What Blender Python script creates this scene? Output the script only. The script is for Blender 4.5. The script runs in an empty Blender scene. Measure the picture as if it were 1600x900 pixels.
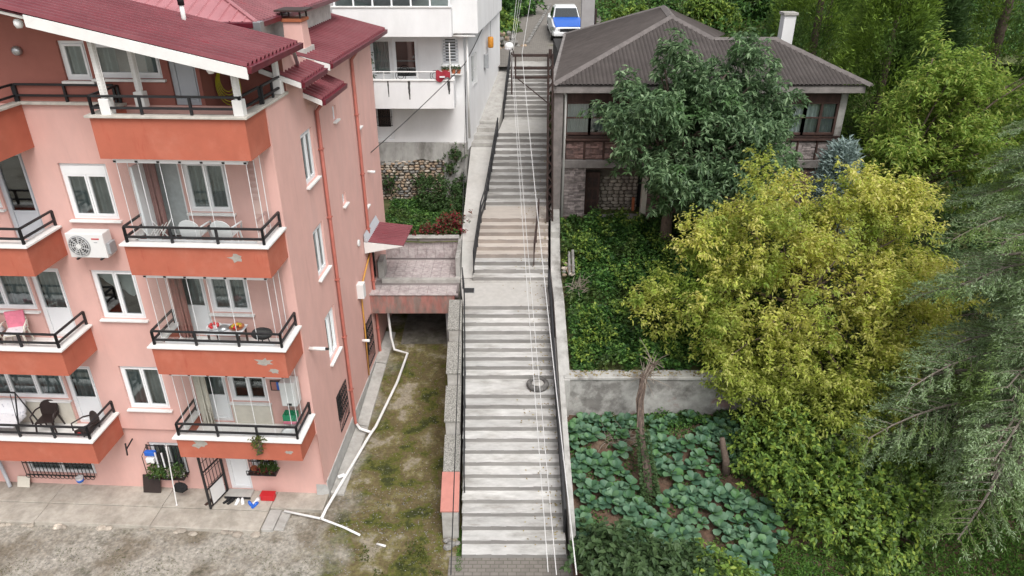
import bpy, bmesh, math, random
import numpy as np
from mathutils import Vector, Matrix, Euler
# ---------------------------------------------------------------- camera, sky, sun, exposure
sc = bpy.context.scene
cam_d = bpy.data.cameras.new('camera'); cam = bpy.data.objects.new('camera', cam_d)
sc.collection.objects.link(cam); sc.camera = cam
cam.location = (0, 0, 14.4); cam.rotation_euler = (math.radians(63.0), 0, 0)
cam_d.sensor_width = 36.0; cam_d.lens = 36.0 * 1110 / 1600; cam_d.clip_end = 2000; cam_d.clip_start = 0.1
world = bpy.data.worlds.new('World'); sc.world = world; world.use_nodes = True
wn = world.node_tree; wn.nodes.clear()
sky = wn.nodes.new('ShaderNodeTexSky'); sky.sky_type = 'NISHITA'; sky.sun_disc = False
SUN_EL, SUN_AZ = math.radians(55), math.radians(155)      # azimuth from +Y, clockwise
sky.sun_elevation = SUN_EL; sky.sun_rotation = SUN_AZ
sky.dust_density = 4.0; sky.air_density = 1.0; sky.ozone_density = 1.0
hsv = wn.nodes.new('ShaderNodeHueSaturation'); hsv.inputs['Saturation'].default_value = 0.18
bg = wn.nodes.new('ShaderNodeBackground'); bg.inputs['Strength'].default_value = 0.15
wo = wn.nodes.new('ShaderNodeOutputWorld')
wn.links.new(sky.outputs[0], hsv.inputs['Color']); wn.links.new(hsv.outputs[0], bg.inputs[0]); wn.links.new(bg.outputs[0], wo.inputs[0])
sl = bpy.data.lights.new('sun', 'SUN'); sl.energy = 1.3; sl.angle = math.radians(28); sl.color = (1.0, 0.97, 0.93)
so = bpy.data.objects.new('sun', sl); sc.collection.objects.link(so)
sd = Vector((math.sin(SUN_AZ) * math.cos(SUN_EL), math.cos(SUN_AZ) * math.cos(SUN_EL), math.sin(SUN_EL)))
so.rotation_euler = sd.to_track_quat('Z', 'Y').to_euler(); so.location = (0, -5, 40)
sc.view_settings.view_transform = 'Standard'; sc.view_settings.look = 'None'
sc.view_settings.exposure = 0.55; sc.view_settings.gamma = 1.0
sc.render.engine = 'CYCLES'
try:
    sc.cycles.max_bounces = 8; sc.cycles.transparent_max_bounces = 12; sc.cycles.diffuse_bounces = 3
except Exception: pass
R = random.Random(7); G = np.random.default_rng(11)
COL = sc.collection
# ---------------------------------------------------------------- materials
MATS = {}
def node(nt, t, **k):
    n = nt.nodes.new(t)
    for a, b in k.items(): setattr(n, a, b)
    return n
def mat(name, col, rough=0.75, var=0.12, scale=3.0, col2=None, amt=0.5, scale2=1.2, lo=0.5, hi=0.62, bump=0.15, bscale=30.0,
        metal=0.0, stretch=(1, 1, 1), spec=0.4, col3=None, lo3=0.56, hi3=0.66, scale3=0.5, stretch3=(1,1,1), coord='Object'):
    """procedural paint / stone / concrete: base colour with fine variation, a patchy second tone and fine relief"""
    m = bpy.data.materials.new(name); m.use_nodes = True; nt = m.node_tree; nt.nodes.clear(); L = nt.links.new
    out = node(nt, 'ShaderNodeOutputMaterial'); b = node(nt, 'ShaderNodeBsdfPrincipled')
    b.inputs['Roughness'].default_value = rough; b.inputs['Metallic'].default_value = metal
    b.inputs['Specular IOR Level'].default_value = spec
    tc = node(nt, 'ShaderNodeTexCoord'); geo = node(nt, 'ShaderNodeNewGeometry')
    co = tc.outputs['Object'] if coord == 'Object' else geo.outputs['Position']
    mp = node(nt, 'ShaderNodeMapping'); mp.inputs['Scale'].default_value = stretch; L(co, mp.inputs[0])
    n1 = node(nt, 'ShaderNodeTexNoise'); n1.inputs['Scale'].default_value = scale; n1.inputs['Detail'].default_value = 8; n1.inputs['Roughness'].default_value = 0.65
    L(mp.outputs[0], n1.inputs['Vector'])
    mr = node(nt, 'ShaderNodeMapRange'); mr.inputs['From Min'].default_value = 0.25; mr.inputs['From Max'].default_value = 0.75
    mr.inputs['To Min'].default_value = 1 - var * 1.6; mr.inputs['To Max'].default_value = 1 + var * 1.2
    L(n1.outputs['Fac'], mr.inputs[0])
    cur = None
    base = node(nt, 'ShaderNodeRGB'); base.outputs[0].default_value = (*col, 1); cur = base.outputs[0]
    def patch(cur, c, sc_, lo_, hi_, a, st, off):
        mp2 = node(nt, 'ShaderNodeMapping'); mp2.inputs['Scale'].default_value = st; mp2.inputs['Location'].default_value = (off, off * .7, off * .3); L(co, mp2.inputs[0])
        n2 = node(nt, 'ShaderNodeTexNoise'); n2.inputs['Scale'].default_value = sc_; n2.inputs['Detail'].default_value = 9; n2.inputs['Roughness'].default_value = 0.68
        L(mp2.outputs[0], n2.inputs['Vector'])
        r2 = node(nt, 'ShaderNodeMapRange'); r2.inputs['From Min'].default_value = lo_; r2.inputs['From Max'].default_value = hi_; r2.inputs['To Max'].default_value = a
        L(n2.outputs['Fac'], r2.inputs[0])
        mx = node(nt, 'ShaderNodeMix', data_type='RGBA'); L(r2.outputs[0], mx.inputs[0]); L(cur, mx.inputs[6]); mx.inputs[7].default_value = (*c, 1)
        return mx.outputs[2]
    if col2: cur = patch(cur, col2, scale2, lo, hi, amt, stretch, 3.1)
    if col3: cur = patch(cur, col3, scale3, lo3, hi3, 0.85, stretch3, 8.7)
    mul = node(nt, 'ShaderNodeMix', data_type='RGBA', blend_type='MULTIPLY'); mul.inputs[0].default_value = 1
    L(cur, mul.inputs[6])
    cmb = node(nt, 'ShaderNodeCombineColor'); [L(mr.outputs[0], cmb.inputs[i]) for i in range(3)]
    L(cmb.outputs[0], mul.inputs[7]); L(mul.outputs[2], b.inputs['Base Color'])
    if bump > 0:
        n3 = node(nt, 'ShaderNodeTexNoise'); n3.inputs['Scale'].default_value = bscale; n3.inputs['Detail'].default_value = 6
        L(co, n3.inputs['Vector'])
        bp = node(nt, 'ShaderNodeBump'); bp.inputs['Strength'].default_value = bump; bp.inputs['Distance'].default_value = 0.02
        L(n3.outputs['Fac'], bp.inputs['Height']); L(bp.outputs[0], b.inputs['Normal'])
    L(b.outputs[0], out.inputs[0]); MATS[name] = m; return m
def leafmat(name, cols, trans=0.35, rough=0.55, nscale=0.6, patch=None, plo=0.5, phi=0.6, byobj=False, zgreen=None):
    """foliage: tone differs from leaf to leaf, light passes through the blade"""
    m = bpy.data.materials.new(name); m.use_nodes = True; nt = m.node_tree; nt.nodes.clear(); L = nt.links.new
    out = node(nt, 'ShaderNodeOutputMaterial'); geo = node(nt, 'ShaderNodeNewGeometry')
    rp = node(nt, 'ShaderNodeValToRGB'); e = rp.color_ramp.elements
    while len(e) < len(cols): e.new(0.5)
    for i, c in enumerate(cols): e[i].position = i / (len(cols) - 1); e[i].color = (*c, 1)
    oi = node(nt, 'ShaderNodeObjectInfo')
    L(oi.outputs['Random'] if byobj else geo.outputs['Random Per Island'], rp.inputs[0]); cur = rp.outputs[0]
    if patch:
        zg = zgreen
        nz = node(nt, 'ShaderNodeTexNoise'); nz.inputs['Scale'].default_value = nscale; nz.inputs['Detail'].default_value = 5
        L(geo.outputs['Position'], nz.inputs['Vector'])
        mr = node(nt, 'ShaderNodeMapRange'); mr.inputs['From Min'].default_value = plo; mr.inputs['From Max'].default_value = phi
        L(nz.outputs['Fac'], mr.inputs[0])
        fac = mr.outputs[0]
        if zg:      # the lower boughs have not turned yet
            sz = node(nt, 'ShaderNodeSeparateXYZ'); L(geo.outputs['Position'], sz.inputs[0]); zr = node(nt, 'ShaderNodeMapRange'); zr.inputs['From Min'].default_value = zg[0]; zr.inputs['From Max'].default_value = zg[1]; zr.inputs['To Min'].default_value = .95; zr.inputs['To Max'].default_value = 0; L(sz.outputs['Z'], zr.inputs[0])
            mxm = node(nt, 'ShaderNodeMath', operation='MAXIMUM'); L(fac, mxm.inputs[0]); L(zr.outputs[0], mxm.inputs[1]); fac = mxm.outputs[0]
        mx = node(nt, 'ShaderNodeMix', data_type='RGBA'); L(fac, mx.inputs[0]); L(cur, mx.inputs[6])
        mx.inputs[7].default_value = (*patch, 1); cur = mx.outputs[2]
        # keep the leaf to leaf difference inside the patches too
        hs = node(nt, 'ShaderNodeHueSaturation'); vr = node(nt, 'ShaderNodeMapRange'); vr.inputs['To Min'].default_value = 0.7; vr.inputs['To Max'].default_value = 1.25
        L(geo.outputs['Random Per Island'], vr.inputs[0]); L(vr.outputs[0], hs.inputs['Value']); L(cur, hs.inputs['Color']); cur = hs.outputs[0]
    b = node(nt, 'ShaderNodeBsdfPrincipled'); b.inputs['Roughness'].default_value = rough; b.inputs['Specular IOR Level'].default_value = 0.35
    t = node(nt, 'ShaderNodeBsdfTranslucent'); ms = node(nt, 'ShaderNodeMixShader'); ms.inputs[0].default_value = trans
    L(cur, b.inputs['Base Color']); L(cur, t.inputs[0]); L(b.outputs[0], ms.inputs[1]); L(t.outputs[0], ms.inputs[2]); L(ms.outputs[0], out.inputs[0])
    MATS[name] = m; return m
def glassmat(name, tint=(0.55, 0.6, 0.6), base=0.12, fac=.8):
    m = bpy.data.materials.new(name); m.use_nodes = True; nt = m.node_tree; nt.nodes.clear(); L = nt.links.new
    out = node(nt, 'ShaderNodeOutputMaterial'); t = node(nt, 'ShaderNodeBsdfTransparent'); t.inputs[0].default_value = (*tint, 1)
    g = node(nt, 'ShaderNodeBsdfGlossy'); g.inputs['Roughness'].default_value = 0.04; g.inputs[0].default_value = (.9, .95, .95, 1)
    fr = node(nt, 'ShaderNodeFresnel'); fr.inputs[0].default_value = 1.5
    ad = node(nt, 'ShaderNodeMath', operation='MULTIPLY_ADD'); ad.inputs[1].default_value = fac; ad.inputs[2].default_value = base; ad.use_clamp = True
    ms = node(nt, 'ShaderNodeMixShader'); L(fr.outputs[0], ad.inputs[0]); L(ad.outputs[0], ms.inputs[0]); L(t.outputs[0], ms.inputs[1]); L(g.outputs[0], ms.inputs[2]); L(ms.outputs[0], out.inputs[0])
    MATS[name] = m; return m
mat('pink', (.655, .395, .35), .85, .06, 2.0, (.60, .385, .35), .5, .9, .48, .66, .12, 60, stretch=(1, 1, .45), col3=(.50, .29, .25), lo3=.6, hi3=.82, scale3=1.6, stretch3=(2.2, 2.2, .16))
mat('upper_paint_shaded', (.31, .115, .09), .85, .07, 2.0, (.26, .095, .075), .5, 1.0, .45, .65, .12, 60)  # orange-toned top-floor paint, darkened in colour for the shade under the roof
mat('orange', (.42, .118, .072), .8, .07, 2.5, (.48, .17, .115), .55, 1.5, .5, .68, .1, 60, col3=(.36, .075, .045), lo3=.6, hi3=.75, scale3=2.2, stretch3=(2, 2, .35))
mat('white_paint', (.72, .71, .69), .7, .05, 3, (.60, .58, .54), .4, 2, .55, .72, .06, 50)
mat('white_render', (.74, .735, .735), .85, .05, 2, (.66, .65, .64), .5, .9, .5, .68, .1, 50, stretch=(1, 1, .4), col3=(.28, .27, .26), lo3=.68, hi3=.8, scale3=2.2, stretch3=(1.6, 1.6, .14))
mat('marble', (.74, .73, .71), .45, .05, 4, (.55, .53, .50), .4, 3, .55, .7, .05, 40)
mat('dirty_cap', (.50, .47, .42), .7, .12, 5, (.30, .28, .25), .6, 3, .5, .66, .1, 40)
mat('pvc', (.78, .79, .80), .4, .03, 2, bump=0)
mat('pvc_grey', (.45, .47, .50), .5, .05, 2, bump=0)
mat('black_metal', (.018, .018, .02), .45, .2, 8, bump=.05)
mat('brown_metal', (.034, .020, .017), .6, .3, 9, (.07, .032, .022), .6, 6, .5, .65, .1)
mat('maroon_roof', (.165, .034, .044), .5, .12, 1.2, (.225, .075, .085), .55, .8, .45, .68, .05, 20, col3=(.19, .022, .032), lo3=.58, hi3=.7, scale3=2.5)
mat('skylit_roof', (.40, .17, .185), .45, .10, 1.2, (.32, .11, .12), .5, 1.1, .5, .68, .05, 20)  # sky light on the front hip slope put into this paler colour
mat('gutter', (.12, .012, .022), .4, .2, 4, (.22, .10, .08), .5, 5, .58, .7, .05)
mat('soffit', (.52, .50, .47), .8, .12, 4, (.30, .27, .24), .5, 2, .52, .7, .05)
mat('concrete', (.40, .385, .36), .9, .14, 4, (.25, .235, .21), .65, 1.6, .48, .66, .3, 45)
mat('stair_concrete', (.51, .50, .482), .9, .16, 3.5, (.29, .275, .25), .85, 1.1, .47, .66, .2, 50, stretch=(.6, 1.6, 1), col3=(.25, .22, .19), lo3=.60, hi3=.72, scale3=2.6, stretch3=(.35, 2.2, 1), coord='World')
mat('stair_beige', (.46, .41, .365), .85, .10, 3.5, (.44, .40, .36), .6, 1.5, .48, .68, .2, 50, stretch=(.45, 1.6, 1), coord='World')
mat('landing', (.45, .435, .41), .85, .08, 5, (.40, .38, .35), .7, .9, .45, .66, .15, 60, coord='World')
mat('pebble', (.34, .33, .30), .95, .5, 42, (.16, .155, .14), .8, 24, .48, .56, .9, 60)
mat('pink_paint', (.47, .20, .165), .8, .08, 4, (.48, .19, .15), .5, 3, .5, .66, .1)
mat('beam_pink', (.36, .16, .135), .9, .22, 3, (.20, .165, .145), .85, 1.6, .46, .6, .25, 40, stretch=(1.6, 1, .5))
mat('old_wall', (.36, .35, .33), .95, .25, 3, (.15, .14, .13), .85, 1.3, .47, .60, .35, 30, col3=(.28, .165, .15), lo3=.56, hi3=.64, scale3=.9)
mat('white_old', (.40, .39, .37), .95, .18, 2.6, (.17, .16, .145), .85, .9, .46, .62, .3, 30, stretch=(1.4, 1, .55))
mat('stone', (.37, .275, .195), .9, .25, 5, (.25, .195, .145), .7, 2.5, .45, .6, .5, 22, coord='World')
mat('stone_pale', (.42, .37, .31), .9, .25, 5, (.28, .24, .20), .7, 2.5, .45, .6, .5, 22, coord='World')
mat('stone_grey', (.25, .24, .225), .9, .25, 5, (.15, .145, .135), .7, 2.5, .45, .6, .5, 22, coord='World')
mat('mortar', (.13, .11, .09), .95, .2, 8, bump=.4)
mat('brick_clad', (.31, .265, .255), .9, .3, 7, (.17, .145, .14), .7, 3, .46, .6, .4, 25, coord='World')
mat('brick_clad_red', (.225, .14, .125), .9, .3, 7, (.15, .105, .10), .7, 3, .46, .6, .4, 25, coord='World')
mat('grey_beam', (.22, .20, .19), .9, .18, 4, (.14, .125, .12), .6, 2, .48, .62, .2)
mat('dark_wood', (.06, .031, .025), .7, .3, 6, (.10, .06, .05), .5, 4, .5, .65, .2, stretch=(1, 1, .3))
mat('onduline', (.060, .050, .046), .85, .14, 2.5, (.085, .072, .067), .6, .9, .46, .64, .15, 30, col3=(.045, .037, .035), lo3=.58, hi3=.7, scale3=1.8)
mat('ridge_cap', (.14, .123, .117), .9, .15, 4, (.09, .08, .075), .5, 3, .5, .66, .2)
mat('drive', (.125, .098, .058), .95, .45, 7, (.060, .062, .014), .92, .8, .45, .53, .7, 40, col3=(.24, .205, .155), lo3=.55, hi3=.61, scale3=1.1, coord='World')
mat('gravel', (.36, .335, .29), .95, .22, 9, (.17, .14, .10), .85, .75, .45, .60, .6, 60, col3=(.075, .07, .045), lo3=.56, hi3=.68, scale3=1.3, coord='World')
mat('terrace', (.41, .375, .325), .9, .16, 5, (.27, .24, .20), .7, 1.1, .45, .62, .2, 50)
mat('soil', (.105, .062, .042), .95, .35, 9, (.16, .115, .08), .7, 2.5, .5, .62, .8, 40, coord='World')
mat('hill_soil', (.085, .10, .032), .95, .35, 3, (.16, .13, .07), .7, .5, .52, .62, .8, 30, coord='World')
mat('bark', (.13, .095, .075), .95, .3, 8, (.07, .05, .04), .6, 5, .48, .6, .7, 30)
mat('bark_grey', (.23, .195, .165), .95, .25, 8, (.15, .125, .105), .6, 6, .48, .6, .6, 30)
mat('tile', (.48, .43, .42), .4, .22, 9, (.33, .27, .27), .7, 6, .45, .58, .03, 30, coord='World')
mat('grout', (.22, .19, .185), .9, .1, 4, bump=.1)
mat('cream', (.62, .58, .50), .7, .08, 4, bump=.05)
mat('curtain', (.52, .55, .54), .9, .06, 6, bump=0)
mat('curtain_dark', (.42, .45, .45), .9, .12, 6, bump=0)
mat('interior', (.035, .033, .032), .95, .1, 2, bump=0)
mat('rubber', (.03, .03, .031), .75, .2, 8, bump=.1)
mat('yellow_pipe', (.55, .28, .06), .5, .12, 6, bump=0)
mat('steel', (.45, .46, .47), .35, .12, 5, metal=.8, bump=0)
mat('red_plastic', (.50, .02, .025), .4, .05, 3, bump=0)
mat('green_plastic', (.02, .25, .12), .4, .05, 3, bump=0)
mat('teal_plastic', (.01, .13, .14), .4, .05, 3, bump=0)
mat('hose_yellow', (.42, .38, .02), .45, .1, 10, bump=0)
mat('blue_paint', (.02, .12, .52), .25, .03, 1, bump=0, spec=.6)
mat('car_white', (.75, .76, .77), .25, .02, 1, bump=0, spec=.6)
mat('chrome', (.6, .6, .62), .15, .02, 1, metal=1.0, bump=0)
mat('pink_fabric', (.62, .18, .25), .9, .12, 10, bump=.1)
mat('brown_plastic', (.03, .02, .018), .45, .1, 6, bump=0)
mat('white_plastic', (.76, .76, .76), .4, .03, 3, bump=0)
mat('fabric_white', (.68, .67, .69), .9, .05, 10, (.25, .25, .33), .7, 9, .6, .66, .1, 20)
mat('grey_plastic', (.30, .31, .32), .5, .08, 5, bump=0)
mat('terracotta', (.38, .12, .055), .85, .15, 6, bump=.1)
mat('faded_panel', (.33, .315, .315), .9, .10, 2, (.42, .25, .215), .6, 2.2, .6, .7, .15)
mat('black_cloth', (.012, .012, .013), .9, .2, 10, bump=.1)
mat('cable_white', (.55, .54, .53), .6, .05, 4, bump=0)
mat('cable_dark', (.03, .03, .03), .6, .05, 4, bump=0)
mat('fruit', (.6, .25, .03), .5, .2, 20, bump=0)
mat('red_fabric', (.22, .015, .025), .9, .1, 10, bump=0)
mat('ac_white', (.70, .70, .69), .45, .03, 3, bump=0)
mat('moss', (.07, .10, .018), .95, .3, 12, bump=.6)
mat('asphalt_blocks', (.22, .205, .195), .9, .2, 6, (.15, .14, .13), .6, 2, .46, .6, .3, coord='World')
mat('damage', (.34, .315, .28), .95, .15, 12, bump=.4)
mat('oxblood', (.24, .035, .045), .5, .08, 3, bump=.02)
glassmat('glass', (.62, .68, .68), .10)
glassmat('clear_glass', (.93, .95, .95), .01, .3)
glassmat('car_glass', (.12, .16, .17), .12)
# paving blocks of the lane and of the foot of the stairs (each far smaller than can be told apart)
def brickmat(name, c1, c2, mort, sx, sy):
    m = mat(name, c1, .9, .2, 6, coord='World'); nt = m.node_tree; L = nt.links.new
    b = [n for n in nt.nodes if n.type == 'BSDF_PRINCIPLED'][0]
    geo = node(nt, 'ShaderNodeNewGeometry'); bt = node(nt, 'ShaderNodeTexBrick'); bt.inputs['Color1'].default_value = (*c1, 1); bt.inputs['Color2'].default_value = (*c2, 1)
    bt.inputs['Mortar'].default_value = (*mort, 1); bt.inputs['Scale'].default_value = 1.0; bt.inputs['Brick Width'].default_value = sx; bt.inputs['Row Height'].default_value = sy
    bt.inputs['Mortar Size'].default_value = .012; L(geo.outputs['Position'], bt.inputs['Vector'])
    src = b.inputs['Base Color'].links[0].from_socket
    mx = node(nt, 'ShaderNodeMix', data_type='RGBA', blend_type='MIX'); mx.inputs[0].default_value = .6; L(src, mx.inputs[6]); L(bt.outputs[0], mx.inputs[7]); L(mx.outputs[2], b.inputs['Base Color'])
    return m
brickmat('lane_blocks', (.21, .19, .17), (.15, .135, .12), (.07, .068, .05), .22, .12)
for nm in ('brick_clad', 'brick_clad_red', 'stone', 'stone_pale'):
    nt = MATS[nm].node_tree; b = [n for n in nt.nodes if n.type == 'BSDF_PRINCIPLED'][0]; src = b.inputs['Base Color'].links[0].from_socket
    ge = node(nt, 'ShaderNodeNewGeometry'); mr = node(nt, 'ShaderNodeMapRange'); mr.inputs['To Min'].default_value = .55; mr.inputs['To Max'].default_value = 1.4; nt.links.new(ge.outputs['Random Per Island'], mr.inputs[0])
    if nm.startswith('stone'): oi = node(nt, 'ShaderNodeObjectInfo'); nt.links.new(oi.outputs['Random'], mr.inputs[0]); mr.inputs['To Min'].default_value = .7; mr.inputs['To Max'].default_value = 1.25
    hs = node(nt, 'ShaderNodeHueSaturation'); nt.links.new(mr.outputs[0], hs.inputs['Value']); nt.links.new(src, hs.inputs['Color']); nt.links.new(hs.outputs[0], b.inputs['Base Color'])
# ---------------------------------------------------------------- mesh helpers
def V(*a): return Vector(a)
class MB:
    def __init__(s): s.v = []; s.f = []
    def add(s, vs, fs):
        o = len(s.v); s.v += [tuple(p) for p in vs]; s.f += [tuple(i + o for i in f) for f in fs]; return s
    def box(s, x0, x1, y0, y1, z0, z1):
        return s.hexa([(x0, y0, z0), (x1, y0, z0), (x1, y1, z0), (x0, y1, z0), (x0, y0, z1), (x1, y0, z1), (x1, y1, z1), (x0, y1, z1)])
    def hexa(s, p): return s.add(p, [(0, 3, 2, 1), (4, 5, 6, 7), (0, 1, 5, 4), (1, 2, 6, 5), (2, 3, 7, 6), (3, 0, 4, 7)])
    def bar(s, a, b, w, h=None):
        """square bar from a to b"""
        h = h or w; a = Vector(a); b = Vector(b); d = (b - a).normalized()
        up = V(0, 0, 1) if abs(d.z) < .95 else V(0, 1, 0)
        x = d.cross(up).normalized() * w / 2; y = x.cross(d).normalized() * h / 2
        return s.hexa([a - x - y, a + x - y, b + x - y, b - x - y, a - x + y, a + x + y, b + x + y, b - x + y])
    def tube(s, pts, r, n=6, cap=True):
        pts = [Vector(p) for p in pts]; k = len(pts); rs = r if isinstance(r, (list, tuple)) else [r] * k
        prev = None; o = len(s.v)
        for i, p in enumerate(pts):
            d = (pts[min(i + 1, k - 1)] - pts[max(i - 1, 0)]).normalized()
            if prev is None: x = d.orthogonal().normalized()
            else:
                x = prev - d * prev.dot(d); x = x.normalized() if x.length > 1e-5 else d.orthogonal().normalized()
            prev = x; y = d.cross(x)
            for j in range(n):
                a = 2 * math.pi * j / n; s.v.append(tuple(p + (x * math.cos(a) + y * math.sin(a)) * rs[i]))
        for i in range(k - 1):
            for j in range(n):
                a = o + i * n + j; b = o + i * n + (j + 1) % n; s.f.append((a, b, b + n, a + n))
        if cap: s.f.append(tuple(o + j for j in reversed(range(n)))); s.f.append(tuple(o + (k - 1) * n + j for j in range(n)))
        return s
    def lathe(s, prof, c=(0, 0, 0), n=16):
        o = len(s.v); k = len(prof)
        for (r, z) in prof:
            for j in range(n):
                a = 2 * math.pi * j / n; s.v.append((c[0] + r * math.cos(a), c[1] + r * math.sin(a), c[2] + z))
        for i in range(k - 1):
            for j in range(n):
                a = o + i * n + j; b = o + i * n + (j + 1) % n; s.f.append((a, b, b + n, a + n))
        s.f.append(tuple(o + j for j in reversed(range(n)))); s.f.append(tuple(o + (k - 1) * n + j for j in range(n)))
        return s
    def prism(s, poly, off):
        """polygon (3-D points) extruded by a vector"""
        off = Vector(off); n = len(poly); a = [Vector(p) for p in poly]; b = [p + off for p in a]
        return s.add(a + b, [tuple(range(n)), tuple(reversed(range(n, 2 * n)))] + [(i, i + n, (i + 1) % n + n, (i + 1) % n) for i in range(n)])
    def blob(s, c, r, n=8, m=5, jit=.0, rng=R):
        o = len(s.v); c = Vector(c); r = r if isinstance(r, (list, tuple)) else (r, r, r)
        s.v.append(tuple(c - V(0, 0, r[2])))
        for i in range(1, m):
            t = math.pi * i / m
            for j in range(n):
                a = 2 * math.pi * j / n; q = 1 + rng.uniform(-jit, jit)
                s.v.append((c.x + r[0] * math.sin(t) * math.cos(a) * q, c.y + r[1] * math.sin(t) * math.sin(a) * q, c.z - r[2] * math.cos(t) * q))
        s.v.append(tuple(c + V(0, 0, r[2]))); e = len(s.v) - 1
        for j in range(n): s.f.append((o, o + 1 + (j + 1) % n, o + 1 + j)); s.f.append((e, e - n + j, e - n + (j + 1) % n))
        for i in range(m - 2):
            for j in range(n):
                a = o + 1 + i * n + j; b = o + 1 + i * n + (j + 1) % n; s.f.append((a, b, b + n, a + n))
        return s
    def mesh(s, name, m=None, smooth=False):
        me = bpy.data.meshes.new(name); me.from_pydata(s.v, [], s.f); me.update()
        bm = bmesh.new(); bm.from_mesh(me); bmesh.ops.recalc_face_normals(bm, faces=bm.faces); bm.to_mesh(me); bm.free()
        if smooth:
            me.polygons.foreach_set('use_smooth', [True] * len(me.polygons))
        if m: me.materials.append(MATS[m])
        return me
    def build(s, name, m, parent=None, smooth=False, bevel=0, loc=None, rot=None, raw=False):
        if raw:
            me = bpy.data.meshes.new(name); me.from_pydata(s.v, [], s.f); me.update(); me.materials.append(MATS[m])
            if smooth: me.polygons.foreach_set('use_smooth', [True] * len(me.polygons))
        else: me = s.mesh(name, m, smooth)
        return link(name, me, parent, loc, rot, bevel)
def link(name, me, parent=None, loc=None, rot=None, bevel=0):
    o = bpy.data.objects.new(name, me); COL.objects.link(o)
    if parent: o.parent = parent
    if loc: o.location = loc
    if rot: o.rotation_euler = rot
    if bevel:
        b = o.modifiers.new('bevel', 'BEVEL'); b.width = bevel; b.segments = 2; b.limit_method = 'ANGLE'
    return o
def tag(o, label=None, cat=None, group=None, kind=None):
    if label: o['label'] = label
    if cat: o['category'] = cat
    if group: o['group'] = group
    if kind: o['kind'] = kind
    return o
def thing(name, label, cat, loc=(0, 0, 0), rz=0, group=None):
    o = bpy.data.objects.new(name, None); COL.objects.link(o); o.location = loc; o.rotation_euler = (0, 0, rz)
    o.empty_display_size = .2
    return tag(o, label, cat, group)
def children_of(o): return [c for c in COL.objects if c.parent == o]
def copy_tree(o, parent=None, kids=None):
    c = o.copy(); COL.objects.link(c); c.parent = parent
    for ch in list(o.children): copy_tree(ch, c)
    return c
def smoothstep(a, b, x):
    t = min(1, max(0, (x - a) / (b - a))); return t * t * (3 - 2 * t)

mat('stair_riser_shaded', (.27, .26, .245), .9, .14, 3.5, (.22, .21, .20), .8, 1.5, .46, .64, .2, 50, stretch=(.45, 1, 1.6), coord='World')  # dirty riser cement, with the shade of upright faces put into the colour
mat('riser_beige_shaded', (.32, .275, .24), .9, .12, 3.5, (.25, .22, .20), .7, 1.5, .46, .64, .2, 50, stretch=(.45, 1, 1.6), coord='World')  # beige flight: upright faces likewise darkened in colour for their shade
mat('tyre_dusty', (.10, .095, .09), .9, .35, 6, (.26, .25, .235), .7, 4, .48, .6, .2)
mat('trunk_brown', (.115, .085, .07), .95, .35, 9, (.055, .042, .035), .7, 6, .46, .6, .8, 30)
# yard: pale gravel before the house passing into the dark mossy earth of the drive
def yard():
    m = MATS['gravel'].copy(); m.name = 'yard'; nt = m.node_tree; L = nt.links.new
    b = [n for n in nt.nodes if n.type == 'BSDF_PRINCIPLED'][0]; src = b.inputs['Base Color'].links[0].from_socket
    geo = node(nt, 'ShaderNodeNewGeometry'); sp = node(nt, 'ShaderNodeSeparateXYZ'); L(geo.outputs['Position'], sp.inputs[0])
    nz = node(nt, 'ShaderNodeTexNoise'); nz.inputs['Scale'].default_value = 1.1; nz.inputs['Detail'].default_value = 8; L(geo.outputs['Position'], nz.inputs['Vector'])
    ma = node(nt, 'ShaderNodeMath', operation='MULTIPLY_ADD'); ma.inputs[1].default_value = 3.2; L(nz.outputs['Fac'], ma.inputs[0]); L(sp.outputs['X'], ma.inputs[2])
    mr = node(nt, 'ShaderNodeMapRange'); mr.inputs['From Min'].default_value = -3.6; mr.inputs['From Max'].default_value = -2.6; L(ma.outputs[0], mr.inputs[0])
    n2 = node(nt, 'ShaderNodeTexNoise'); n2.inputs['Scale'].default_value = 1.0; n2.inputs['Roughness'].default_value = .66; n2.inputs['Detail'].default_value = 12; L(geo.outputs['Position'], n2.inputs['Vector'])
    rp = node(nt, 'ShaderNodeValToRGB'); e = rp.color_ramp.elements; e[0].position = .39; e[0].color = (.038, .045, .010, 1); e[1].position = .62; e[1].color = (.27, .235, .175, 1); q = e.new(.45); q.color = (.10, .105, .018, 1); q = e.new(.5); q.color = (.12, .09, .045, 1); q = e.new(.56); q.color = (.16, .14, .055, 1)
    L(n2.outputs['Fac'], rp.inputs[0]); mx = node(nt, 'ShaderNodeMix', data_type='RGBA'); L(mr.outputs[0], mx.inputs[0]); L(src, mx.inputs[6]); L(rp.outputs[0], mx.inputs[7]); n4 = node(nt, 'ShaderNodeTexNoise'); n4.inputs['Scale'].default_value = 11; n4.inputs['Detail'].default_value = 10; n4.inputs['Roughness'].default_value = .75; L(geo.outputs['Position'], n4.inputs['Vector'])
    r4 = node(nt, 'ShaderNodeMapRange'); r4.inputs['From Min'].default_value = .3; r4.inputs['From Max'].default_value = .7; r4.inputs['To Min'].default_value = .5; r4.inputs['To Max'].default_value = 1.35; L(n4.outputs['Fac'], r4.inputs[0])
    c4 = node(nt, 'ShaderNodeCombineColor'); [L(r4.outputs[0], c4.inputs[i]) for i in range(3)]
    m4 = node(nt, 'ShaderNodeMix', data_type='RGBA', blend_type='MULTIPLY'); m4.inputs[0].default_value = 1; L(mx.outputs[2], m4.inputs[6]); L(c4.outputs[0], m4.inputs[7]); L(m4.outputs[2], b.inputs['Base Color']); MATS['yard'] = m
yard()
mat('dark_concrete', (.17, .155, .135), .95, .25, 5, (.09, .085, .06), .8, 1.5, .45, .6, .4, 40, coord='World')

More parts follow.
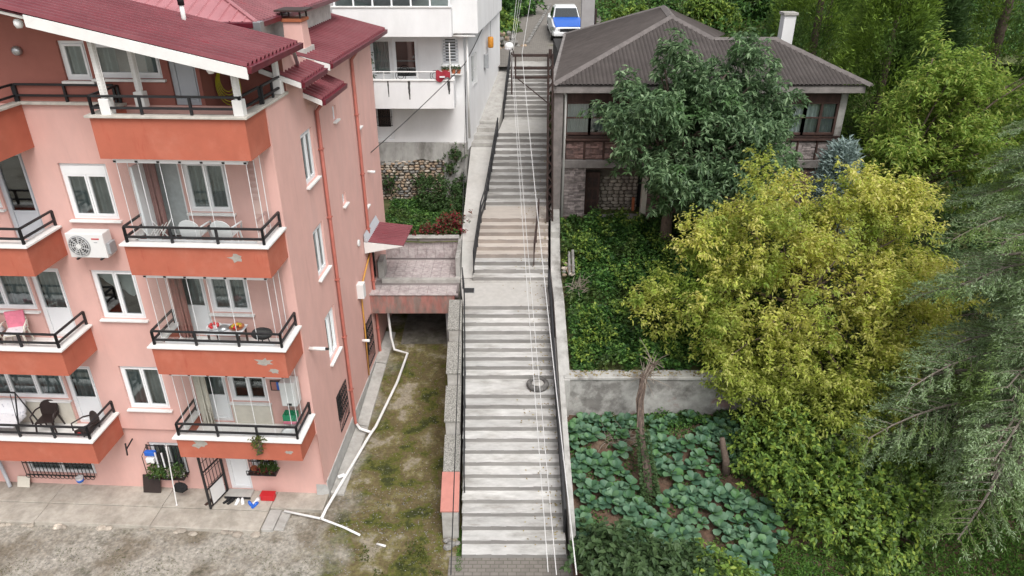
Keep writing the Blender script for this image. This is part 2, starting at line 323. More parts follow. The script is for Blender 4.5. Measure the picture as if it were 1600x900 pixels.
# every step was cast and worn on its own: tone differs from step to step
for nm in ('stair_concrete', 'stair_riser_shaded', 'stair_beige', 'riser_beige_shaded'):
    nt = MATS[nm].node_tree; b = [n for n in nt.nodes if n.type == 'BSDF_PRINCIPLED'][0]; src = b.inputs['Base Color'].links[0].from_socket
    oi = node(nt, 'ShaderNodeObjectInfo'); mr = node(nt, 'ShaderNodeMapRange'); mr.inputs['To Min'].default_value = .82; mr.inputs['To Max'].default_value = 1.12; nt.links.new(oi.outputs['Random'], mr.inputs[0])
    hs = node(nt, 'ShaderNodeHueSaturation'); nt.links.new(mr.outputs[0], hs.inputs['Value']); nt.links.new(src, hs.inputs['Color']); nt.links.new(hs.outputs[0], b.inputs['Base Color'])
# ================================================================ THE SETTING
def sheet(name, m, x0, x1, y0, y1, nx, ny, zf, kind='structure', parent=None):
    xs = np.linspace(x0, x1, nx); ys = np.linspace(y0, y1, ny)
    mb = MB(); mb.v = [(float(x), float(y), float(zf(x, y))) for y in ys for x in xs]
    mb.f = [(j * nx + i, j * nx + i + 1, (j + 1) * nx + i + 1, (j + 1) * nx + i) for j in range(ny - 1) for i in range(nx - 1)]
    o = mb.build(name, m, parent, smooth=True, raw=True)
    if kind: o['kind'] = kind
    return o
def wob(x, y, s=1.0, a=.03):
    return a * (math.sin(x * 2.1 * s + 1.3) * math.cos(y * 1.7 * s) + .6 * math.sin(x * 4.7 * s + y * 3.9 * s) + .4 * math.sin(y * 8.3 * s - x * 6.1 * s))
# ground to the horizon
sheet('ground', 'gravel', -300, 300, -200, 400, 7, 7, lambda x, y: -0.35)
sheet('forecourt', 'yard', -30, -1.2, 4, 16.6, 120, 60, lambda x, y: -.02 + wob(x, y, 1.3, .012) - .3 * smoothstep(10, 4, y))
sheet('foot_paving', 'lane_blocks', -1.6, 2.2, 6, 13.1, 6, 12, lambda x, y: .012 - .25 * smoothstep(11.5, 6, y))
def drive_z(x, y): return .004 + .75 * smoothstep(17.5, 24, y) + wob(x, y, 1.0, .012)
sheet('driveway', 'yard', -5.6, -1.4, 14.9, 27.2, 60, 110, lambda x, y: drive_z(x, y) + .006 - .06 * smoothstep(15.7, 15.0, y))
sheet('concrete_apron', 'dark_concrete', -4.1, -2.3, 22.4, 27.0, 8, 16, lambda x, y: drive_z(x, y) + .03)
def lower_z(x, y): return .25 + .75 * smoothstep(12.5, 17.6, y) + wob(x, y, 1.1, .035) - .6 * smoothstep(11, 5, y) + .03 * max(0, x - 6)
sheet('garden_soil', 'soil', 1.5, 40, 4, 18.1, 160, 70, lower_z)
def upper_z(x, y): return 2.25 + 1.85 * smoothstep(17.6, 26.0, y) + .28 * max(0, y - 26.5) + wob(x, y, .8, .05)
sheet('terrace_garden_soil', 'hill_soil', 1.75, 60, 17.95, 42, 100, 50, upper_z)
def hill_z(x, y): return 8.15 + .055 * max(0, y - 38) + .0009 * max(0, y - 60) ** 2 + wob(x, y, .35, .12) * smoothstep(39, 44, y)
sheet('hillside', 'hill_soil', -120, 160, 37.3, 260, 90, 80, lambda x, y: hill_z(x, y) - .12 * (1 if -2.5 < x < 7 else 0))
sheet('lane', 'lane_blocks', -2.2, 6.0, 36.4, 75, 12, 40, lambda x, y: hill_z(0, y) * 0 + 8.15 + .055 * max(0, y - 38) + .0009 * max(0, y - 60) ** 2 + .03)
sheet('back_garden_soil', 'hill_soil', -30, -1.35, 24.3, 38, 30, 20, lambda x, y: 3.92 + .32 * max(0, y - 29.2) + wob(x, y, 1, .04))
# ---------------------------------------------------------------- the stairway
stairs = bpy.data.objects.new('stairway', None); COL.objects.link(stairs); stairs.location = (0, 13, 0); stairs['kind'] = 'structure'
ST = []      # (y, z) of nosings
def lerp(a, b, t): return a + (b - a) * t
def edge(tab, y):
    for (ya, xa), (yb, xb) in zip(tab, tab[1:]):
        if y <= yb: return lerp(xa, xb, max(0, (y - ya)) / (yb - ya))
    return tab[-1][1]
LX = [(13.05, -1.28), (17.44, -1.45), (20.64, -1.62), (22.48, -1.82)]; RX = [(13.05, 1.39), (17.44, 1.31), (22.48, 1.27)]
LX2 = [(22.49, -1.40), (25.09, -1.17), (30.6, -.62), (36.5, -.10)]; RX2 = [(22.49, 1.27), (26.4, 1.42), (33.4, 1.74), (36.5, 1.94)]
def slab(name, y0, y1, z0, z1, L, Rr, m, over=.0):
    mb = MB(); n = 7; top = []; 
    j = lambda a: R.uniform(-a, a)
    xs = [k / n for k in range(n + 1)]
    fl, fr = edge(L, y0), edge(Rr, y0); bl, br = edge(L, y1), edge(Rr, y1)
    F0 = [V(lerp(fl, fr, t), y0 - over + j(.003), z1 + j(.003)) for t in xs]; F1 = [V(lerp(fl, fr, t), y0 + j(.004), z0) for t in xs]
    B0 = [V(lerp(bl, br, t), y1 + .03, z1 + j(.003)) for t in xs]; B1 = [V(lerp(bl, br, t), y1 + .03, z0) for t in xs]
    for k in range(n):
        mb.add([F0[k], F0[k + 1], B0[k + 1], B0[k]], [(0, 1, 2, 3)]); mb.add([F1[k], F1[k + 1], F0[k + 1], F0[k]], [(0, 1, 2, 3)])
    mb.add([F1[0], F0[0], B0[0], B1[0]], [(0, 1, 2, 3)]); mb.add([F1[n], B1[n], B0[n], F0[n]], [(0, 1, 2, 3)])
    bm = bmesh.new(); 
    me = mb.mesh(name, m); me.materials.append(MATS['riser_beige_shaded' if m == 'stair_beige' else 'stair_riser_shaded']); bm.from_mesh(me); bmesh.ops.remove_doubles(bm, verts=bm.verts, dist=.0005); bm.normal_update()
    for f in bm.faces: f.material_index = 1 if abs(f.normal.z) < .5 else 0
    bm.to_mesh(me); bm.free()
    o = link(name, me); o.location = (0, 0, 0); o.parent = stairs; o.matrix_parent_inverse = Matrix.Translation((0, -13, 0)); 
    b = o.modifiers.new('bevel', 'BEVEL'); b.width = .012; b.segments = 2; b.limit_method = 'ANGLE'; b.angle_limit = .6
    return o
def flight(ya, yb, n, za, r, L, Rr, m, last=None):
    """n risers; the n-th nosing is at yb and begins the next landing"""
    for i in range(n - 1):
        y0 = lerp(ya, yb, i / (n - 1)) if n > 1 else ya; y1 = lerp(ya, yb, (i + 1) / (n - 1))
        mm = m(i) if callable(m) else m
        slab('step', y0, y1, za + i * r - .06, za + (i + 1) * r, L, Rr, mm, .012); ST.append((y0, za + (i + 1) * r))
    return za + n * r
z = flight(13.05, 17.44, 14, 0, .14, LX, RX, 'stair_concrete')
slab('landing', 17.44, 18.24, z - .2, z, LX, RX, 'stair_concrete', .012); ST.append((17.44, z)); ST.append((18.2, z))
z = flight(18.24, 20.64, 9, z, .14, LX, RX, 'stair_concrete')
Z2 = z
slab('landing', 20.64, 22.49, z - .2, z, LX, RX, 'landing', .012); ST.append((20.64, z)); ST.append((22.4, z))
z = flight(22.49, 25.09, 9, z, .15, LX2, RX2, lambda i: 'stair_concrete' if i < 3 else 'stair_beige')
slab('landing', 25.09, 26.47, z - .2, z, LX2, RX2, 'stair_beige', .012); ST.append((25.09, z)); ST.append((26.4, z))
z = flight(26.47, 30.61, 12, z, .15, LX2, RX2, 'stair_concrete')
slab('landing', 30.61, 33.39, z - .2, z, LX2, RX2, 'landing', .012); ST.append((30.61, z)); ST.append((33.3, z))
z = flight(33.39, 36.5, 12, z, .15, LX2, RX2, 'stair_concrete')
slab('landing', 36.5, 38.0, z - .4, z + .02, LX2, RX2, 'concrete', .0); ST.append((36.5, z))
def stz(y):
    for (ya, za), (yb, zb) in zip(ST, ST[1:]):
        if y <= yb: return lerp(za, zb, max(0, (y - ya)) / (yb - ya)) if yb > ya else za
    return ST[-1][1]
# solid body under the steps
mb = MB()
for (L, Rr, ys) in ((LX, RX, [13.12, 17.5, 18.3, 20.7, 22.6]), (LX2, RX2, [22.6, 25.2, 26.6, 30.7, 33.5, 36.6, 37.9])):
    for a, b in zip(ys, ys[1:]):
        p = []
        for zz in (0, 1):
            for (y, S) in ((a, 0), (a, 1), (b, 1), (b, 0)):
                x = edge(Rr if S else L, y) + (.0 if S else .0) - (.02 if S else -.02); p.append((x, y, -.3 if zz == 0 else stz(y) - .17))
        mb.hexa([p[0], p[1], p[2], p[3], p[4], p[5], p[6], p[7]])
o = mb.build('stair_core', 'concrete', stairs); o.matrix_parent_inverse = Matrix.Translation((0, -13, 0))
# drain cover let into the landing
dc = thing('drain_cover', 'small dark square drain grate at the corner of the wide landing', 'drain cover', (-1.48, 21.75, Z2))
mb = MB(); mb.box(-.19, .19, -.19, .19, .001, .008); mb.build('frame', 'steel', dc)
for k in range(7): MB().box(-.17, .17, -.17 + k * .05, -.14 + k * .05, .008, .016).build('grate_bar', 'rubber', dc)
# concrete ramp that climbs beside the upper flights
ramp = bpy.data.objects.new('side_ramp', None); COL.objects.link(ramp); ramp['kind'] = 'structure'
mb = MB(); pr_ = [(22.7, Z2 + .02), (25.4, 4.45), (25.45, 4.56), (29.9, 5.95)]
def rx(y): return lerp(-2.02, -1.62, (y - 22.7) / 6.3) if y < 29 else lerp(-1.9, -1.0, (y - 29) / 6)
for (a, za), (b, zb) in zip(pr_, pr_[1:]):
    xa, xb = edge(LX2, a) - .04, edge(LX2, b) - .04
    mb.hexa([(rx(a) , a, 2.6), (xa, a, 2.6), (xb, b, 2.6), (rx(b), b, 2.6), (rx(a), a, za), (xa, a, za), (xb, b, zb), (rx(b), b, zb)])
mb.build('ramp_slab', 'landing', ramp)
for k, (a, b, zt) in enumerate([(29.95, 30.5, 6.12), (30.5, 31.1, 6.3), (31.1, 31.7, 6.48)]):
    MB().box(rx(30) + .0, edge(LX2, a) - .05, a, b, 5.2, zt).build('step', 'concrete', ramp, bevel=.01)
mb = MB(); a, b = 31.75, 37.2
mb.hexa([(rx(a), a, 5.3), (edge(LX2, a) - .05, a, 5.3), (edge(LX2, b) - .05, b, 5.3), (-.75, b, 5.3), (rx(a), a, 6.6), (edge(LX2, a) - .05, a, 6.6), (edge(LX2, b) - .05, b, 8.1), (-.75, b, 8.1)])
mb.build('ramp_slab', 'concrete', ramp)
# ---------------------------------------------------------------- pebble-dashed parapet between drive and stairs
par = thing('stair_parapet', 'stepped pebble-dashed parapet wall between mossy drive and stairs, lowest block painted pink', 'wall', (-1.7, 14, 0))
def pw(y): return lerp(-1.40, -1.63, (y - 13.7) / 6.6)       # inner face
segs = [(13.72, 14.95, .98, 1.2, 'pink_paint', .42), (14.95, 16.15, 1.22, 1.5, 'pebble', .40), (16.15, 17.5, 1.98, 2.25, 'pebble', .40), (17.5, 18.85, 2.7, 2.95, 'pebble', .38), (18.85, 20.3, 3.4, 3.65, 'pebble', .37)]
for (a, b, za, zb, m, w) in segs:
    mb = MB(); p = [(pw(a) - w, a), (pw(a), a), (pw(b), b), (pw(b) - w, b)]
    q = mb.hexa([(x - par.location.x, y - 14, -.2) for x, y in p] + [(p[i][0] - par.location.x, p[i][1] - 14, (za, za, zb, zb)[i] - .06) for i in range(4)])
    mb.build('wall_block', 'concrete', par, bevel=.012)
    mb = MB(); d = .03; p2 = [(pw(a) - w - d, a - .03), (pw(a) + d, a - .03), (pw(b) + d, b - .035), (pw(b) - w - d, b - .035)]
    mb.hexa([(x - par.location.x, y - 14, (za, za, zb, zb)[i] - .055) for i, (x, y) in enumerate(p2)] + [(x - par.location.x, y - 14, (za, za, zb, zb)[i] + .01) for i, (x, y) in enumerate(p2)])
    mb.build('coping', m, par, bevel=.012)
for k in range(5):
    s = .09 + .05 * R.random(); mb = MB(); mb.blob((0, 0, s * .4), (s, s * .8, s * .6), 7, 4, .18)
    tag(mb.build('rubble_stone', 'stone_grey', loc=(-1.75 + .38 * R.random(), 13.35 + .25 * R.random(), -.01)), 'broken grey stone lying at the end of the pink parapet block', 'stone', 'stones at the foot of the parapet')
# ---------------------------------------------------------------- tiled bridge between landing and house door
br = thing('tiled_bridge', 'tiled walkway bridge from stair landing to pink house door, faded pink beam', 'bridge', (-3.3, 21.6, Z2))
def bp(x, y, z): return (x + 3.3, y - 21.6, z - Z2)
MB().box(*[c for pr in zip(bp(-4.92, 21.56, 2.42), bp(-1.98, 21.85, 3.14)) for c in pr]).build('beam', 'beam_pink', br, bevel=.012)
MB().box(*[c for pr in zip(bp(-5.0, 21.85, 2.9), bp(-1.86, 24.4, 3.14)) for c in pr]).build('deck_slab', 'grout', br)
MB().box(*[c for pr in zip(bp(-4.95, 21.52, 3.142), bp(-1.84, 21.60, 3.19)) for c in pr]).build('edge_strip', 'tile', br, bevel=.008)
MB().box(*[c for pr in zip(bp(-4.6, 22.46, 3.14), bp(-1.82, 22.62, 3.30)) for c in pr]).build('kerb', 'concrete', br, bevel=.01)
tile_me = MB().box(-.160, .160, -.160, .160, 0, .012).mesh('tile', 'tile')
tile_up = MB().box(-.160, .160, -.006, .006, -.160, .160).mesh('tile', 'tile')
tile_sd = MB().box(-.006, .006, -.160, .160, -.160, .160).mesh('tile', 'tile')
tn = 0
for i in range(9):
    for j in range(8):
        x = -4.75 + i * .333; y = 21.78 + j * .333
        if 22.3 < y - .05 and y < 22.75 and j == 2: continue
        zt = 3.142 if y < 22.45 else 3.20
        link('tile', tile_me, br, bp(x + R.uniform(-.003, .003), y, zt + R.uniform(0, .003)), (R.uniform(-.006, .006), R.uniform(-.006, .006), 0)); tn += 1
MB().box(*[c for pr in zip(bp(-5.0, 22.62, 3.0), bp(-1.86, 24.4, 3.196)) for c in pr]).build('deck_slab', 'grout', br)
MB().box(*[c for pr in zip(bp(-4.9, 24.42, 2.0), bp(-2.0, 24.62, 4.05)) for c in pr]).build('back_wall', 'grout', br)
MB().box(*[c for pr in zip(bp(-4.9, 24.36, 4.05), bp(-1.98, 24.68, 4.075)) for c in pr]).build('coping', 'concrete', br, bevel=.006)
for i in range(9):
    for j in range(2): link('tile', tile_up, br, bp(-4.72 + i * .333, 24.41, 3.40 + j * .333), (R.uniform(-.004, .004), 0, 0))
MB().box(*[c for pr in zip(bp(-2.0, 22.75, 2.6), bp(-1.84, 24.7, 4.0)) for c in pr]).build('side_wall', 'white_old', br, bevel=.01)
for i in range(5):
    for j in range(2): link('tile', tile_sd, br, bp(-2.01, 22.96 + i * .333, 3.40 + j * .333))
MB().box(*[c for pr in zip(bp(-4.75, 22.7, 3.2), bp(-4.55, 23.4, 3.85)) for c in pr]).build('door_pier', 'concrete', br, bevel=.012)
# wall of the dark undercroft and two props
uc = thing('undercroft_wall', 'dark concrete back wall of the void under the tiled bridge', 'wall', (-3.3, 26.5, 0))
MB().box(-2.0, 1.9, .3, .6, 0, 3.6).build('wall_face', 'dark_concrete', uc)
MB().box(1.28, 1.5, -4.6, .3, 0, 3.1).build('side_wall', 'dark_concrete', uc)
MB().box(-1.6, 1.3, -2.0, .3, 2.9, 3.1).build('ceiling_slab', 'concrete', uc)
tag(MB().tube([(-2.32, 22.2, drive_z(-2.3, 22.2)), (-2.32, 22.2, 2.9)], .05, 10).build('prop_pole', 'pvc_grey', smooth=True), 'grey prop pole standing under the tiled bridge', 'pole', 'prop poles under the bridge')
tag(MB().tube([(-2.18, 22.25, drive_z(-2.2, 22.2)), (-2.18, 22.25, 2.9)], .05, 10).build('prop_pole', 'pvc_grey', smooth=True), 'grey prop pole standing under the tiled bridge', 'pole', 'prop poles under the bridge')
# ---------------------------------------------------------------- garden retaining wall on the right
gw = thing('garden_retaining_wall', 'weathered grey plaster retaining wall behind the cabbage patch', 'wall', (1.6, 17.7, .5))
mb = MB(); n = 24
for i in range(n):
    x0, x1 = .0 + i * 10.0 / n, (i + 1) * 10.0 / n
    mb.add([(x0, wob(x0, 0, 2, .02), -.6), (x1, wob(x1, 0, 2, .02), -.6), (x1, wob(x1, 3, 2, .02), 1.82), (x0, wob(x0, 3, 2, .02), 1.82)], [(0, 1, 2, 3)])
mb.add([(0, 0, -.6), (0, 0, 1.82), (0, .35, 1.82), (0, .35, -.6)], [(0, 1, 2, 3)])
mb.build('wall_face', 'old_wall', gw)
MB().box(-.05, 10, -.06, .36, 1.82, 1.92).build('coping', 'white_old', gw, bevel=.02)
# flank wall that climbs beside the stairs up to the house
fw = thing('stair_flank_wall', 'low grey concrete wall climbing along the stairs beside the overgrown garden', 'wall', (1.5, 17.6, 0))
pts = [(13.2, .55), (17.6, 2.35), (20.6, 3.45), (22.4, 3.6), (24.2, 4.15), (26.0, 4.65)]
for i, ((a, za), (b, zb)) in enumerate(zip(pts, pts[1:])):
    xa = edge(RX if a < 22.4 else RX2, a) + .09; xb = edge(RX if b <= 22.4 else RX2, b) + .09; w = .16 if i < 1 else .34
    if i == 4: za += .25; zb += .1
    MB().hexa([(xa - 1.5, a - 17.6, -.2), (xa + w - 1.5, a - 17.6, -.2), (xb + w - 1.5, b - 17.6, -.2), (xb - 1.5, b - 17.6, -.2), (xa - 1.5, a - 17.6, za), (xa + w - 1.5, a - 17.6, za), (xb + w - 1.5, b - 17.6, zb), (xb - 1.5, b - 17.6, zb)]).build('wall_block', 'white_old', fw, bevel=.015)
# ================================================================ THE PINK APARTMENT HOUSE
mat('drainpipe', (.40, .13, .10), .6, .1, 4, bump=0)
mat('plinth', (.42, .415, .40), .9, .12, 4, (.30, .29, .275), .6, 2, .48, .64, .2)
mat('blind_mauve', (.34, .19, .175), .9, .12, 5, bump=0)
PA = -.05; PO = V(-5.2, 15.13, 0)
def LW(x, y, z): return tuple(Matrix.Rotation(PA, 3, 'Z') @ V(x, y, z) + PO)
pk = thing('apartment_house', 'pink apartment house with orange balconies and maroon metal roof', 'house', PO, PA)
def wall_face(mb, P0, U, N, W, H0, H1, holes, depth=.22):
    """vertical wall with real openings: P0 origin, U along, N outward; holes (u0,u1,z0,z1)"""
    P0 = Vector(P0); U = Vector(U); N = Vector(N)
    us = sorted({0, W, *[h[0] for h in holes], *[h[1] for h in holes]}); zs = sorted({H0, H1, *[h[2] for h in holes], *[h[3] for h in holes]})
    us = [u for u in us if 0 <= u <= W]; zs = [q for q in zs if H0 <= q <= H1]
    pt = lambda u, q, d=0: P0 + U * u + V(0, 0, q) - N * d
    for a, b in zip(us, us[1:]):
        for c, d in zip(zs, zs[1:]):
            uc, zc = (a + b) / 2, (c + d) / 2
            if any(h[0] < uc < h[1] and h[2] < zc < h[3] for h in holes): continue
            mb.add([pt(a, c), pt(b, c), pt(b, d), pt(a, d)], [(0, 1, 2, 3)])
    for (a, b, c, d) in holes:
        mb.add([pt(a, c), pt(a, d), pt(a, d, depth), pt(a, c, depth)], [(0, 1, 2, 3)]); mb.add([pt(b, c), pt(b, c, depth), pt(b, d, depth), pt(b, d)], [(0, 1, 2, 3)])
        mb.add([pt(a, c), pt(a, c, depth), pt(b, c, depth), pt(b, c)], [(0, 1, 2, 3)]); mb.add([pt(a, d), pt(b, d), pt(b, d, depth), pt(a, d, depth)], [(0, 1, 2, 3)])
    return mb
def curtain_mesh(mb, x0, x1, y, z0, z1, amp=.06, fold=.125, n=None):
    n = n or max(6, int((x1 - x0) / .016)); o = len(mb.v)
    for i in range(n + 1):
        x = lerp(x0, x1, i / n); yy = y + amp * math.sin(x / fold * 6.283) + amp * .5 * math.sin(x / fold * 2.3)
        mb.v += [(x, yy, z0), (x, yy + .01, z1)]
    mb.f += [(o + 2 * i, o + 2 * i + 2, o + 2 * i + 3, o + 2 * i + 1) for i in range(n)]
def window(parent, loc, rz, w, h, cols=2, curt='curtain_dark', sill=True, fm='pvc', box=0, name='window', door=0, drape=False, glass='glass', sillm='marble', gap=None):
    """frame with its own panes, curtain and sill; origin bottom centre on the wall face, looking out along -y"""
    f = MB(); t = .065; y0, y1 = .06, .13
    f.box(-w / 2, w / 2, y0, y1, h - t, h); f.box(-w / 2, w / 2, y0, y1, 0, t)
    f.box(-w / 2, -w / 2 + t, y0, y1, t, h - t); f.box(w / 2 - t, w / 2, y0, y1, t, h - t)
    if box: f.box(-w / 2 + t, w / 2 - t, y0 - .02, y1 - .004, h - t - box, h - t)
    hh = h - t - box
    cw = (w - 2 * t) / cols
    for c in range(cols):
        xa = -w / 2 + t + c * cw; xb = xa + cw
        s = .05; ya, yb = .075, .115
        f.box(xa + .004, xb - .004, ya - .03, yb - .004, t + .003, t + s); f.box(xa + .004, xb - .004, ya - .03, yb - .004, hh - s, hh - .003)
        f.box(xa + .004, xa + s, ya - .03, yb - .004, t + s, hh - s); f.box(xb - s, xb - .004, ya - .03, yb - .004, t + s, hh - s)
    fo = f.build(name, fm, parent, loc=loc, rot=(0, 0, rz))
    for c in range(cols):
        xa = -w / 2 + t + c * cw + .05; xb = xa + cw - .1; lo = t + .05 + (door if door else 0)
        if door:
            MB().box(xa, xb, .07, .09, t + .05, t + .05 + door - .05).build('door_panel', fm, fo, bevel=.008)
            MB().box(xa, xb, .06, .10, t + door, t + door + .05).build('cross_rail', fm, fo)
        MB().add([(xa, .085, lo), (xb, .085, lo), (xb, .085, hh - .05), (xa, .085, hh - .05)], [(0, 1, 2, 3)]).build('pane', glass, fo)
    if curt:
        cm = MB(); lo = door if door else .05
        if drape:      # two swags gathered to the sides
            n = 14
            for c in range(2):
                o = len(cm.v)
                for i in range(n + 1):
                    t_ = i / n; x = lerp(-w / 2 + .05, w / 2 - .05, (c + t_) / 2); q = (t_ if c == 0 else 1 - t_)
                    zb = h * (.78 - .42 * q ** 1.5 if c == 0 else .40 + .3 * abs(t_ - .5))
                    for k in range(5): cm.v.append((x, .2 + .02 * math.sin(k * 2 + i), lerp(zb, h - .05, k / 4)))
                cm.f += [(o + 5 * i + k, o + 5 * i + 5 + k, o + 5 * i + 6 + k, o + 5 * i + 1 + k) for i in range(n) for k in range(4)]
        elif gap: curtain_mesh(cm, -w / 2 + .04, -w / 2 + w * gap, .2, lo, h - .05); curtain_mesh(cm, w / 2 - w * gap, w / 2 - .04, .2, lo, h - .05)
        else: curtain_mesh(cm, -w / 2 + .04, w / 2 - .04, .2, lo, h - .05)
        cm.build('curtain', curt, fo, smooth=True, raw=True)
    if sill: MB().box(-w / 2 - .06, w / 2 + .06, -.09, .07, -.055, -.004).build('sill', sillm, fo, bevel=.008)
    return fo
caps = [11.05, 8.27, 5.67, 3.0]; bots = [10.15, 7.5, 4.87, 2.35]
flo = [10.62, 7.9, 5.28, 2.62]
lcap = [11.05, 8.2, 5.55, 2.85]; lbot = [10.05, 7.45, 4.8, 2.1]
# --- front wall
FH = []; FX0 = -11.0
hole = lambda x0, x1, z0, z1: (x0 - FX0, x1 - FX0, z0, z1)
wins = []     # (x0,x1,z0,z1,kind)
for k, z0 in enumerate((8.36, 5.72, 2.98)): wins.append((-4.95, -3.85, z0, z0 + 1.33, ('box', 'drape', 'plain')[k]))
for k, fz in enumerate(flo[1:]):
    wins.append((-2.92, -2.2, fz, fz + (2.0, 1.75, 1.62)[k], ('opendoor', 'door', 'door')[k])); wins.append((-2.14, -1.14, fz + .68, fz + (2.0, 1.75, 1.62)[k], 'bal'))
for k, fz in enumerate((7.8, 5.12, 2.42)):
    wins.append((-6.5, -5.72, fz, fz + (2.15, 1.95, 1.85)[k], ('darkdoor', 'door', 'door')[k])); wins.append((-8.9, -6.56, fz + .78, fz + (2.15, 1.95, 1.85)[k], 'wide'))
lower = [w for w in wins]
holes = [hole(*w[:4]) for w in lower]
mb = wall_face(MB(), (FX0, 0, 0), (1, 0, 0), (0, -1, 0), -FX0, 2.3, 11.0, holes)
mb.build('wall', 'pink', pk)
gh = [(-8.6, -6.6, .5, 1.5), (-4.85, -3.9, .62, 1.75), (-2.78, -2.14, .14, 1.9), (-2.05, -1.3, .95, 1.7)]
wall_face(MB(), (FX0, .12, 0), (1, 0, 0), (0, -1, 0), -FX0, -.1, 2.3, [hole(*g) for g in gh]).build('wall', 'pink', pk)
MB().add([(FX0, 0, 2.3), (0, 0, 2.3), (0, .12, 2.3), (FX0, .12, 2.3)], [(0, 1, 2, 3)]).build('soffit', 'pink', pk)
# --- top floor wall (set back beside the open corner)
gable = lambda x: 12.05 - .228 * (x - .35)
mb = wall_face(MB(), (FX0, 0, 0), (1, 0, 0), (0, -1, 0), -1.3 - FX0, 11.0, 12.3, [hole(-4.2, -3.62, 11.5, 12.3), hole(-3.55, -2.1, 11.55, 12.28), hole(-1.95, -1.38, 11.0, 12.25)])
mb.add([(FX0, 0, 12.3), (-1.3, 0, 12.3), (-1.3, 0, gable(-1.3) - .03), (-6.5, 0, gable(-6.5) - .03), (FX0, 0, gable(-6.5) - 1)], [(0, 1, 2, 3, 4)])
mb.add([(-1.3, 0, 10.6), (-1.3, 1.3, 10.6), (-1.3, 1.3, 12.4), (-1.3, 0, 12.4)], [(0, 1, 2, 3)])
mb.add([(-1.3, 1.3, 10.6), (0, 1.3, 10.6), (0, 1.3, 12.1), (-1.3, 1.3, 12.4)], [(0, 1, 2, 3)])
mb.build('upper_wall', 'upper_paint_shaded', pk)
window(pk, (-3.91, 0, 11.5), 0, .58, .8, 1, 'curtain', True, name='window')
window(pk, (-2.82, 0, 11.55), 0, 1.46, .73, 1, 'curtain', True, name='window', glass='glass', gap=.3)
window(pk, (-1.66, 0, 11.0), 0, .57, 1.25, 1, None, False, fm='pvc_grey', door=1.0, name='door')
# --- side wall
SH = [(1.8, 2.7, 8.6, 9.9), (1.75, 2.62, 6.05, 7.4), (1.75, 2.65, 3.4, 4.85), (1.8, 2.75, .95, 2.2), (4.62, 4.95, 9.55, 9.95), (4.62, 4.95, 7.05, 7.4), (6.95, 7.35, 8.75, 9.95), (6.95, 7.35, 6.1, 7.35), (5.3, 6.3, .85, 2.5), (6.95, 7.8, 3.22, 5.15)]
mb = wall_face(MB(), (0, 0, 0), (0, 1, 0), (1, 0, 0), 9.6, .55, 11.0, SH)
mb.add([(0, 1.3, 11), (0, 3.6, 11), (0, 3.6, 11.35), (0, 1.3, 11.9)], [(0, 1, 2, 3)]); mb.add([(0, 3.6, 11), (0, 9.6, 11), (0, 9.6, 11.3), (0, 3.6, 11.3)], [(0, 1, 2, 3)])
mb.add([(0, 9.6, 0), (-11, 9.6, 0), (-11, 9.6, 11.3), (0, 9.6, 11.3)], [(0, 1, 2, 3)])
mb.build('side_wall', 'pink', pk)
mb = MB(); mb.hexa([(-.3, -.0, -.2), (.03, -.0 + .1, -.2), (.03, 9.6, -.2), (-.3, 9.6, -.2), (-.3, .14, .55), (.03, .14, .55), (.03, 9.6, .62), (-.3, 9.6, .62)]); mb.build('plinth', 'plinth', pk)
# dark rooms behind the openings
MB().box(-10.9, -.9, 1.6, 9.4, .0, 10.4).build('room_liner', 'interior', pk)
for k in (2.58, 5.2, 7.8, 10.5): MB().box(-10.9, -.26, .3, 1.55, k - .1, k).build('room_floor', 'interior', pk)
for (y0, y1, z0, z1) in SH:
    w = y1 - y0; h = z1 - z0; yc = (y0 + y1) / 2
    if (y0, z0) in ((1.8, .95), (5.3, .85)):
        g = MB(); g.box(-w / 2, w / 2, .18, .2, 0, h); go = g.build('window', 'interior', pk, loc=(0, yc, z0), rot=(0, 0, math.pi / 2))
        gr = MB()
        for i in range(8): gr.tube([(lerp(-w / 2, w / 2, i / 7), -.03, 0), (lerp(-w / 2, w / 2, i / 7), -.03, h)], .012, 5)
        for q in (.02, .33, .66, .98): gr.bar((-w / 2, -.03, h * q), (w / 2, -.03, h * q), .025)
        for i in range(7):
            for q in (.5, .82): gr.tube([(lerp(-w / 2, w / 2, (i + .5) / 7) + .05 * math.cos(a / 8 * 6.283), -.03, h * q + .05 * math.sin(a / 8 * 6.283)) for a in range(9)], .01, 4, False)
        gr.build('grille', 'black_metal', go)
    elif z0 == 3.22:
        window(pk, (0, yc, z0), math.pi / 2, w, h, 1, None, False, fm='black_metal', door=.2, name='door')
    else:
        window(pk, (0, yc, z0), math.pi / 2, w, h, 2 if w > .6 else 1, 'curtain_dark', True, name='window', sillm='white_paint')
ci = 0
